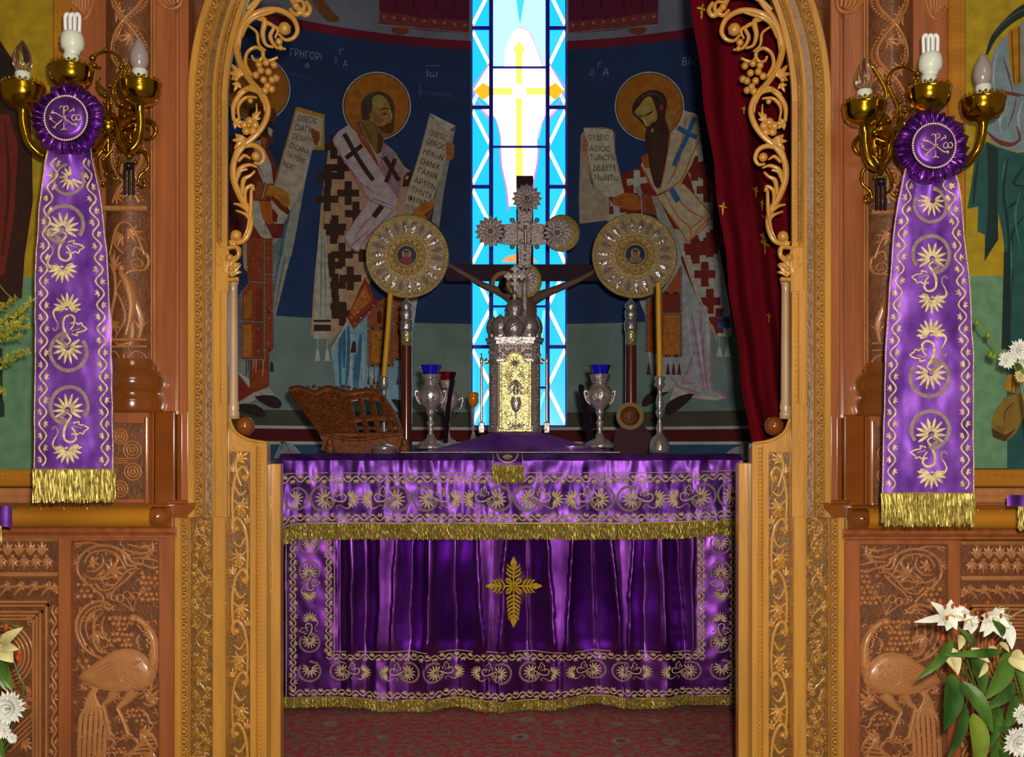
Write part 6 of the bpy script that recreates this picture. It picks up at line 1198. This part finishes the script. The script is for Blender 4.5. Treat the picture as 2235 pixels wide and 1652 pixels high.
# ================================================================ SCONCES, SASHES, FLOWERS
def sconce(side, cups, plate, arms, hub, bulbs):
    fx, dv = plate; T0 = plane(2.955); T = lambda u, v, h=0: T0(fx(u), v+dv, h)
    t = thing('wall_sconce', tuple(T(288, 290)), f'polished brass three armed wall sconce with scrolled plate on the {side} carved column', 'sconce', 'brass wall sconces')
    mb = MB(T); S = lambda w, *q, hh=4, pr='t', h=6: mb.st(q, w, hh, h, 4, pr)
    mb.poly(cr([(268, 215), (300, 215), (316, 245), (312, 300), (300, 335), (274, 335), (262, 300), (258, 245)], 3, True), 0, 6)
    S((5, 10, 8, 6, 8, 5), (262, 235), (248, 205), (262, 170), (270, 148), (258, 122), (232, 114), (206, 126), (206, 146), (222, 150)); S((5, 9, 8, 6, 8, 5), (290, 232), (276, 195), (274, 165), (292, 130), (306, 112), (322, 120), (326, 140), (314, 148))
    S((4, 7, 3), (232, 200), (215, 182), (222, 170)); S((4, 8, 3), (240, 214), (222, 206), (212, 190)); S((4, 8, 3), (300, 180), (318, 176), (326, 162)); S((8, 12, 6), (246, 225), (232, 236), (222, 260))
    mb.st(spiral((322, 288), 26, 5, -2.2, 1.25, 22), (13, 7, 4), 6, 4, 1, 't'); mb.st(spiral((254, 288), 22, 5, 5.3, -1.25, 22), (11, 6, 4), 5, 2, 1, 't')
    S((8, 10, 6, 5), (272, 335), (262, 356), (262, 380), (276, 392)); S((8, 9, 6, 8, 4), (300, 330), (322, 338), (326, 366), (308, 384), (304, 400)); S((4, 7, 4), (312, 392), (320, 402), (312, 410), (302, 404)); S((4, 7, 4), (262, 388), (246, 400), (240, 388)); S((6, 9, 5), (246, 330), (230, 350), (236, 372), (250, 376)); S((6, 8, 3), (226, 330), (214, 350), (224, 392))
    for x, y, r in ((268, 150, 6), (206, 130, 8), (210, 146, 6), (234, 112, 5), (322, 112, 5), (244, 190, 5), (256, 180, 4), (232, 212, 5), (232, 226, 4), (270, 232, 6), (286, 238, 7), (300, 232, 6), (276, 256, 6), (296, 262, 6), (286, 276, 7), (276, 292, 5), (298, 296, 5), (288, 312, 6), (278, 326, 5), (300, 322, 5), (286, 344, 8), (276, 356, 5), (298, 356, 5), (230, 310, 5), (232, 330, 6), (230, 350, 5), (228, 300, 4), (236, 382, 6), (252, 392, 5), (230, 404, 6), (318, 398, 5)): mb.ball(x, y, r, 8, 8)
    leafy(mb, (286, 330), -1.57, 50, 5, 1.2, 8, 5); leafy(mb, (286, 240), 1.57, 34, 5, 1.2, 8, 5); mb.build('wall_plate', 'brass', t)
    mb = MB(T)
    for x in (278, 287, 296): mb.st([(x, 358), (x, 390), (x, 428)], (6, 6, 7), 3.5, 14, 2, 't')
    mb.ball(287, 366, 9, 14, 10); mb.build('tassel', 'dark_iron', t, 'dark bronze tassel')
    hp = P(*hub); mb = MB(); mb.sphere(hp, 25*hub[2]/F, 18, 12, 1.1); mb.tube([hp, hp*.5+T(286, 270, 4)*.5, T(286, 262, 4)], 12*hub[2]/F, 12); mb.lathe(hub[0], hub[2], [(0, hub[1]+60), (4, hub[1]+54), (3, hub[1]+46), (8, hub[1]+38), (6, hub[1]+30), (14, hub[1]+22)], 14); mb.lathe(hub[0], hub[2], [(12, hub[1]-24), (6, hub[1]-32), (9, hub[1]-40), (3, hub[1]-52), (5, hub[1]-58), (0, hub[1]-64)], 14); mb.build('hub', 'brass', t)
    for (u, v, Y), ar, bt in zip(cups, arms, bulbs):
        mb = MB(); pts = [P(*q) for q in ar]; mb.tube(pts, 9.5*Y/F, 12, 5); a_ = mb.build('arm', 'brass', t)
        c = L('drip_cup', [(9, v+62), (11, v+54), (13, v+48), (30, v+43), (41, v+32), (45, v+18), (46, v+8), (48, v+3), (46, v), (42, v+1), (41, v+8), (36, v+14), (14, v+18), (0, v+18)], u, Y, 'brass', a_, 32); s = Y/F; c0 = P(u, v, Y); mb = MB()
        for k in range(22):
            a = k*2*math.pi/22
            for rr, dz, r_ in ((45, 2, 2.6), (41, 6, 3.4), (38, -1, 2.2)): mb.sphere((c0.x+rr*s*math.cos(a+(rr < 43)*.14), c0.y+rr*s*math.sin(a+(rr < 43)*.14), c0.z+dz*s), r_*s, 6, 4)
        mb.build('pierced_rim', 'brass', a_, kind='stuff')
        L('candle_sleeve', [(16.5, v+16), (16.5, v-28), (15, v-30), (0, v-30)], u, Y, 'porcelain', a_, 20); v1 = v-30
        if bt == 'cfl':
            k = u+3; L('lamp_base', [(15, v1+2), (17, v1-6), (23, v1-12), (25, v1-24), (24, v1-36), (21, v1-44), (18, v1-47), (0, v1-47)], k, Y, 'porcelain', a_, 24)
            for i, (dx, dy) in enumerate(((-11, 0), (0, .012), (11, 0), (0, -.014))):
                mb = MB(); y = Y+dy; w = 4.8; a0 = P(k+dx*.9-w, v1-45, y); mb.tube([a0, P(k+dx-w, v1-70, y), P(k+dx-w, v1-80, y), P(k+dx-w*.7, v1-85, y), P(k+dx, v1-88, y), P(k+dx+w*.7, v1-85, y), P(k+dx+w, v1-80, y), P(k+dx+w, v1-70, y), P(k+dx*.9+w, v1-45, y)], 4.0*Y/F, 10, 3); mb.build('lamp_tube', 'tube_white', a_)
        else:
            m = 'clear_glass' if bt == 'clear' else 'frosted_glass'; L('bulb', [(9, v1+4), (14, v1-2), (19, v1-14), (20, v1-26), (18, v1-40), (12, v1-54), (6, v1-64), (2, v1-70), (0, v1-71)], u-1, Y, m, a_, 24)
            if bt == 'clear': L('filament_stem', [(4, v1), (3, v1-12), (1.2, v1-16), (1, v1-38), (0, v1-39)], u-1, Y, 'silver_plain', a_, 8)
sconce('left', [(50, 188, 2.76), (155, 148, 2.74), (305, 182, 2.84)], (lambda u: u, 0), [[(50, 244, 2.76), (52, 275, 2.76), (68, 318, 2.77), (112, 345, 2.80), (180, 330, 2.84), (230, 290, 2.86)], [(155, 205, 2.74), (157, 250, 2.73), (175, 310, 2.76), (205, 330, 2.80), (230, 290, 2.86)], [(305, 240, 2.84), (307, 275, 2.84), (300, 310, 2.84), (280, 328, 2.84), (262, 308, 2.85), (254, 275, 2.86), (246, 256, 2.87), (232, 252, 2.87)]], (236, 275, 2.87), ['clear', 'cfl', 'frosted'])
sconce('right', [(1887, 227, 2.84), (2028, 194, 2.74), (2146, 216, 2.76)], (lambda u: 2205-u, 34), [[(1888, 284, 2.84), (1888, 312, 2.84), (1896, 350, 2.84), (1918, 366, 2.84), (1938, 344, 2.85), (1946, 306, 2.86), (1954, 286, 2.87), (1968, 282, 2.87)], [(2028, 250, 2.74), (2026, 290, 2.73), (2010, 340, 2.76), (1990, 350, 2.80), (1970, 310, 2.86)], [(2145, 272, 2.76), (2142, 300, 2.76), (2130, 332, 2.77), (2096, 362, 2.80), (2020, 350, 2.84), (1972, 310, 2.86)]], (1966, 302, 2.87), ['clear', 'cfl', 'frosted'])

def sash(side, LEd, REd, vt, vb, motifs, rc, mono, Y=2.64):
    eL = lambda v: interp2(LEd, v); eR = lambda v: interp2(REd, v)
    sd = 3 if side == 'left' else 11
    def Ts(u, v, h=0): return P(u, v, Y, h+9*nz3(u*.008, v*.0042, sd)+4.5*nz3(u*.02, v*.016, sd+2)+1.8*nz3(u*.05, v*.03, sd+5)+(12*max(0, (vt+110-v)/110)*math.cos((u-rc[0])*.10)))
    t = thing('purple_sash', tuple(P((LEd[0][1]+REd[0][1])/2, vb, Y)), f'purple satin sash with gold scrolls, gathered rosette and gold fringe, hanging from the {side} sconce', 'sash', 'purple sashes on the sconces')
    mb = MB(Ts); N = 40; vs = [vt+(vb-vt)*j/90 for j in range(91)]
    mb.grid([[(eL(v)+(eR(v)-eL(v))*i/N, v, 0) for i in range(N+1)] for v in vs]); mb.build('satin_sheet', 'satin_sash', t)
    Tb = lambda u, v, h=0: Ts(u, v, h+.9)
    for m_ in motifs: motif(Tb, t, *m_)
    for e_, o_ in ((eL, 20), (eR, -20)):
        mb = MB(lambda u, v, h=0: Tb(e_(v)+o_+u, v, h)); vine(mb, (0, vt+20), (0, vb-8), 8.5, 52, 4.2, 11, rnd=.25); mb.build('vine_trim', 'gold_thread', t, kind='stuff')
        cord(Tb, t, [(e_(v)-(2 if o_ < 0 else -2), v) for v in [vt+(vb-vt)*k/12 for k in range(13)]], 2.6)
    fringe(Ts, t, (eL(vb)-1, vb), (eR(vb)+2, vb), 70, 1.5, 0, 'gold_fringe', 3.2)
    # rosette
    u0, v0, R = rc; Tr = plane(Y-.012); mb = MB(Tr); n = 22*9; rows = []
    for r, am, h in ((40, 1, 4), (46, 2, 6), (52, 5, 10), (60, 8.5, 13), (68, 10, 12), (75, 9, 7), (78, 7, 2), (74, 5, -5)):
        row = []
        for i in range(n):
            a = 2*math.pi*i/n; k = 22*a+2.2*math.sin(3*a+sd)+r*.03; rr = r*R/78*(1+.035*math.sin(5*a+sd)+.02*math.sin(k)); aa = a+.028*math.sin(2*k)*(r/70)
            row.append((u0+rr*math.cos(aa), v0+rr*math.sin(aa), h+am*math.sin(k)+am*.35*math.sin(2.3*k+sd)))
        rows.append(row)
    mb.grid(rows, None, True, False, True); ro = mb.build('rosette', 'satin_smooth', t)
    mb = MB(Tr); mb.grid([[(u0+r*c, v0+r*d*1.03, h+1.5*math.sin(3*c+2*d)) for c, d in CIRC(40)] for r, h in ((46, 10), (44, 17), (34, 21), (20, 23), (8, 24), (.5, 24))], None, True, False, True); mb.build('medallion', 'satin', ro)
    mb = MB(Tr)
    for k in range(58): a = k*2*math.pi/58; mb.ball(u0+46.5*math.cos(a), v0+48*math.sin(a), 2.5, 15, 7)
    mb.build('bead_border', 'pearl', ro, kind='stuff')
    mb = MB(Tr); q = crop(u0-150, v0-260, 4.72); M = lambda w, *p_: mb.st(q(*p_), w, 1.6, 23.5, 4)
    M((1.5, 3, 2.4, 3, 1.5), (570, 1185), (620, 1190), (705, 1240), (790, 1300), (840, 1305)); M((1.5, 3, 2.4, 3, 1.5), (815, 1150), (780, 1165), (705, 1245), (630, 1310), (600, 1345)); M((3, 2.6, 3), (705, 1130), (706, 1240), (706, 1360)); M(2.2, (705, 1130), (735, 1118), (748, 1140), (735, 1162), (708, 1168)); M(2, (660, 1140), (680, 1120), (705, 1130)); M(2, (675, 1365), (706, 1350), (738, 1362))
    M(2.2, (822, 1205), (800, 1212), (785, 1235), (795, 1262), (820, 1262), (832, 1240), (832, 1215)); M(2.2, (832, 1240), (845, 1262), (872, 1255), (880, 1228), (862, 1208), (845, 1212)); M(2, (565, 1215), (570, 1245), (595, 1275), (630, 1290)); M(2, (560, 1255), (590, 1240)); M(2, (600, 1160), (580, 1185), (600, 1200)); M(2, (800, 1130), (812, 1155), (800, 1175)); M(2, (590, 1330), (605, 1345), (625, 1340)); M(2, (820, 1290), (838, 1305), (830, 1325))
    mb.build('monogram', 'gold_thread', ro)
def interp2(tab, x):
    for (a, b), (c, d) in zip(tab, tab[1:]):
        if a <= x <= c: return b+(d-b)*(x-a)/(c-a)
    return tab[0][1] if x < tab[0][0] else tab[-1][1]
sash('left', [(320, 104), (430, 87), (600, 77), (800, 73), (1030, 73)], [(320, 200), (430, 220), (560, 235), (700, 243), (900, 247), (1030, 249)], 322, 1024, [(148, 392, -.6, 1.25, 1, False), (140, 490, math.pi/2, 1.6, 1), (150, 768, -math.pi/2, 1.6, -1), (150, 885, math.pi/2, 1.6, 1)], (150, 262, 78), 0)
sash('right', [(370, 1970), (500, 1950), (600, 1942), (750, 1934), (900, 1928), (1080, 1925)], [(370, 2082), (430, 2096), (500, 2106), (600, 2117), (800, 2126), (1080, 2125)], 372, 1076, [(2032, 448, -math.pi/2, 1.4, 1, False), (2032, 556, math.pi/2, 1.6, -1), (2030, 824, -math.pi/2, 1.6, 1), (2030, 938, math.pi/2, 1.6, -1)], (2033, 322, 80), 0)
for u0, u1, v0, v1, lab in ((2222, 2330, 1104, 1100, 'gold fringed purple sash corner at the far right above the ledge'), (-90, 3, 1128, 1134, 'gold fringed purple sash corner at the far left above the ledge')):
    Tk = plane(2.7); t = thing('sash_corner', tuple(P((u0+u1)/2, v0, 2.7)), lab, 'sash'); mb = MB(Tk); us = [u0-(26 if u0 > 0 else 0)+(u1-u0+26)*i/20 for i in range(21)]
    mb.grid([[(u, v0-24+k*6+(0 if k == 0 else max(0, (u0-u)*-.2)), 6+2*math.sin(u*.2)) for u in us] for k in range(5)]); mb.build('satin_sheet', 'satin', t); fringe(Tk, t, (u0, v0), (u1, v1), 52, 1.8, 0, 'gold_fringe', 3)

# ---- flowers
def bloom(root, c, Y, tips, m='petal_white', pol=True, w=11):
    c0 = P(*c, Y-.02); mb = MB(); mb.sphere(c0, .008, 8, 5)
    for k in range(5):
        e = c0+Vector((random.uniform(-.03, .03), -.05, random.uniform(-.01, .04))); mb.tube([c0, (c0+e)/2+Vector((0, 0, .006)), e], .0012, 5, 2)
    o = mb.build('lily_bloom', 'petal_cream', root)
    if pol:
        mb = MB()
        for k in range(4): mb.sphere(c0+Vector((random.uniform(-.03, .03), -.045, random.uniform(0, .045))), .0035, 6, 4, 1.8)
        mb.build('stamen', 'pollen', o)
    for tp in tips:
        e = P(tp[0], tp[1], Y-(tp[3] if len(tp) > 3 else .05)); ww = (tp[2] if len(tp) > 2 else w)*Y/F*2.1; mb = MB(); mb.blade(c0, e, ww, (random.uniform(-.2, .2), -1, .2), .12, .28, 9); mb.build('petal', m, o)
def leafp(root, a, b, w, Y, m='leaf', bend=.12, yb=0.): mb = MB(); mb.blade(P(*a, Y), P(*b, Y-.03+yb), w*Y/F, (.25, -1, .15), bend, .22, 10); mb.build('leaf', m, root)
def mum(root, c, Y, r, m='petal_white'):
    mb = MB(); c0 = P(*c, Y); R = r*Y/F
    for lay, (n, el, l) in enumerate(((22, .1, 1.0), (20, .42, .95), (16, .75, .82), (12, 1.05, .62), (7, 1.35, .42))):
        for k in range(n):
            a = 2*math.pi*k/n+lay*.4+random.uniform(-.1, .1); d = Vector((math.cos(a)*math.cos(el), -math.sin(el), math.sin(a)*math.cos(el))); e = c0+d*R*l*random.uniform(.88, 1.1); mb.blade(c0, e, R*.30, (d+Vector((0, -1.2, .0))).normalized() if abs(d.y) < .95 else (0, 0, 1), -.1, .3, 4)
    mb.build('chrysanthemum_bloom', m, root)
def stem(root, pts, Y, r=2.2, m='leaf_bright'): mb = MB(); mb.tube([P(*p, Y) for p in pts], r*Y/F, 7, 3); mb.build('stem', m, root)
Yf = 2.48; z_ = crop(1980, 1280, 4.44); Z = lambda *q: z_(q)[0]
t = thing('flower_arrangement', (P(2262, 0, Yf).x, Yf, -.5), 'white lilies with broad green leaves and white chrysanthemums in front of the right peacock panel', 'flowers')
L('vase', [(0, 1740), (40, 1736), (52, 1730), (56, 1760), (48, 1800), (60, 1900), (84, 2040), (70, 2200), (46, 2290), (60, HY+1.57*F/Yf-2), (0, HY+1.57*F/Yf)], 2262, Yf, 'brass_plate', t, 28)
for a_, b2_, w, dy, m in (((440, 520), (90, 905), 24, -.05, 'leaf'), ((920, 630), (345, 660), 19, -.06, 'leaf'), ((650, 580), (485, 390), 16, -.04, 'leaf'), ((935, 480), (820, 320), 20, -.06, 'leaf'), ((985, 640), (745, 1100), 46, -.02, 'leaf'), ((620, 620), (730, 1080), 36, 0, 'leaf'), ((430, 850), (355, 1400), 50, -.03, 'leaf'), ((530, 920), (830, 1420), 38, -.05, 'leaf'), ((1040, 940), (730, 1200), 28, .02, 'leaf'), ((860, 1130), (800, 1560), 30, .03, 'leaf'), ((1060, 1060), (920, 1390), 38, .03, 'leaf'), ((640, 1230), (670, 1790), 48, -.06, 'leaf_bright'), ((560, 1130), (380, 1680), 26, .0, 'leaf'), ((870, 1380), (1080, 1400), 16, 0, 'leaf'), ((900, 1560), (960, 1800), 26, 0, 'leaf'), ((1020, 700), (1130, 1100), 22, .04, 'leaf'), ((880, 1500), (760, 1800), 30, .02, 'leaf')): leafp(t, Z(*a_), Z(*b2_), w, Yf+dy, m)
for ps in (((400, 400), (440, 520), (520, 700), (620, 920), (760, 1200), (980, 1700), (1240, 2100)), ((560, 420), (570, 640), (640, 900), (800, 1250), (1100, 1900)), ((960, 600), (1020, 800), (1100, 1100), (1180, 1500), (1240, 2000)), ((860, 1360), (940, 1470), (1100, 1700), (1230, 2050)), ((1060, 1500), (1140, 1700), (1250, 2050)), ((510, 830), (590, 880))): stem(t, z_(*ps), Yf+.03, 2.0, 'leaf')
bloom(t, Z(380, 290), Yf, [(*Z(65, 345), 8), (*Z(225, 145), 10), (*Z(425, 125), 14), (*Z(560, 195), 10), (*Z(640, 300), 10), (*Z(480, 420), 12), (*Z(290, 375), 12), (*Z(380, 430), 13)])
bloom(t, Z(600, 330), Yf+.02, [(*Z(500, 180), 9), (*Z(680, 280), 10), (*Z(620, 460), 14), (*Z(540, 420), 12), (*Z(700, 350), 10)])
bloom(t, Z(810, 300), Yf, [(*Z(945, 205), 12), (*Z(720, 280), 12), (*Z(700, 440), 12), (*Z(740, 490), 12), (*Z(945, 510), 14), (*Z(860, 200), 13), (*Z(1000, 400), 12)])
bloom(t, Z(960, 350), Yf+.02, [(*Z(1015, 610), 12), (*Z(1000, 380), 8), (*Z(900, 250), 9)], 'petal_white', False)
for a_, b2_, w in (((430, 590), (490, 860), 24), ((330, 640), (490, 850), 12), ((520, 470), (500, 620), 18), ((620, 600), (800, 740), 20), ((770, 740), (690, 885), 14), ((780, 600), (900, 650), 18), ((900, 540), (990, 640), 14), ((1000, 680), (1140, 830), 30), ((1020, 640), (1140, 700), 22)): mb = MB(); mb.blade(P(*Z(*a_), Yf-.03), P(*Z(*b2_), Yf-.06), w*Yf/F, (0, -1, .2), .1, .3, 8); mb.build('petal', 'petal_cream', t)
for q in ((320, 150), (345, 500), (830, 545), (540, 200)): mb = MB(); mb.sphere(P(*Z(*q), Yf-.01), .006, 8, 5, 1.6); mb.build('stamen', 'pollen', t)
mum(t, Z(1125, 1240), Yf-.02, 25); mum(t, Z(1075, 1510), Yf-.05, 36); mum(t, Z(1190, 1400), Yf-.02, 25)
y5 = crop(1800, 550, 2.753); Z5 = lambda *q: y5(q)[0]; Yg = 2.62
stem(t, y5((905, 400), (940, 460), (985, 505), (1050, 590), (1120, 660), (1200, 900), (1300, 1900), (1330, 3300)), Yg, 1.6)
stem(t, y5((1180, 700), (1230, 1100), (1320, 2400), (1330, 3300)), Yg, 1.8)
for q, q2 in (((905, 395), (925, 450)), ((970, 480), (1000, 515)), ((985, 590), (1010, 640)), ((1000, 640), (1040, 610)), ((1120, 640), (1180, 730))): mb = MB(); a_, b2_ = P(*Z5(*q), Yg), P(*Z5(*q2), Yg-.01); mb.blade(a_, b2_, .012, (0, -1, 0), .1, .6, 5); mb.sphere((a_+b2_)/2, .007, 8, 5, 1.4); mb.build('bud', 'leaf_bright', t)
leafp(t, Z5(1120, 660), Z5(1200, 740), 16, Yg, 'leaf'); mum(t, Z5(1092, 650), Yg-.02, 21); mum(t, Z5(1175, 590), Yg-.04, 27); mum(t, Z5(1180, 745), Yg-.02, 16, 'petal_cream'); mum(t, Z5(1210, 660), Yg, 22)
t = thing('flower_arrangement', (P(-62, 0, Yf).x, Yf, -.5), 'white chrysanthemum, cream lily and yellow green filler at the far left of the screen', 'flowers')
L('vase', [(0, 1740), (40, 1736), (52, 1730), (56, 1760), (48, 1800), (60, 1900), (84, 2040), (70, 2200), (46, 2290), (60, HY+1.57*F/Yf-2), (0, HY+1.57*F/Yf)], -62, Yf, 'brass_plate', t, 28)
w_ = crop(0, 1280, 4.44); ZL = lambda *q: w_(q)[0]
bloom(t, ZL(10, 560), Yf, [(*ZL(225, 395), 12), (*ZL(130, 735), 20), (*ZL(185, 610), 12), (*ZL(-120, 480), 16), (*ZL(-90, 640), 16), (*ZL(60, 500), 10)], 'petal_cream')
mum(t, ZL(90, 1170), Yf-.04, 39); mum(t, ZL(40, 1400), Yf-.03, 18); mum(t, ZL(120, 1470), Yf-.03, 12); mum(t, ZL(-60, 1300), Yf-.02, 36)
leafp(t, ZL(0, 720), ZL(120, 1010), 28, Yf+.02); leafp(t, ZL(-40, 680), ZL(60, 1010), 30, Yf+.02); leafp(t, ZL(-30, 1450), ZL(40, 1700), 22, Yf); leafp(t, ZL(-20, 345), ZL(230, 385), 6, Yf+.01)
for ps in (((130, 720), (190, 880), (230, 1000), (100, 1400), (-200, 2000)), ((10, 560), (-40, 900), (-200, 2000)), ((90, 1170), (0, 1500), (-200, 2000)), ((120, 1470), (0, 1650), (-220, 2000))): stem(t, w_(*ps), Yf+.04, 2.0, 'leaf')
for q in ((60, 390), (190, 640), (175, 690)): mb = MB(); mb.sphere(P(*ZL(*q), Yf-.03), .006, 8, 5, 1.5); mb.build('stamen', 'pollen', t)
stem(t, [(-10, 700), (-40, 900), (-70, 1300), (-64, 1735)], 2.6, 2.0, 'fern')
for p0, p1 in (((-20, 760), (72, 655)), ((-20, 700), (40, 650)), ((-20, 740), (66, 712)), ((-20, 800), (64, 768)), ((-20, 830), (12, 860)), ((-20, 770), (60, 690)), ((-20, 820), (30, 790)), ((-20, 690), (20, 665)), ((-30, 750), (50, 735)), ((-25, 730), (56, 672))):
    mb = MB(); pa, pb = P(*p0, 2.6), P(*p1, 2.56+random.uniform(-.03, .03)); mb.tube([pa, (pa+pb)/2+Vector((0, 0, .008)), pb], .0012, 5, 2); n = int((pb-pa).length/.0042)
    for k in range(n):
        c_ = pa.lerp(pb, k/n)+Vector((0, 0, .008*math.sin(math.pi*k/n)))
        for s_ in range(2): d_ = ((pb-pa).normalized()*random.uniform(.2, 1)+Vector((random.uniform(-.8, .8), random.uniform(-.8, .3), random.uniform(-1, 1)))).normalized(); mb.blade(c_, c_+d_*random.uniform(.008, .018), .0042, (0, -1, .1), .1, .2, 3)
    mb.build('frond', 'fern', t)
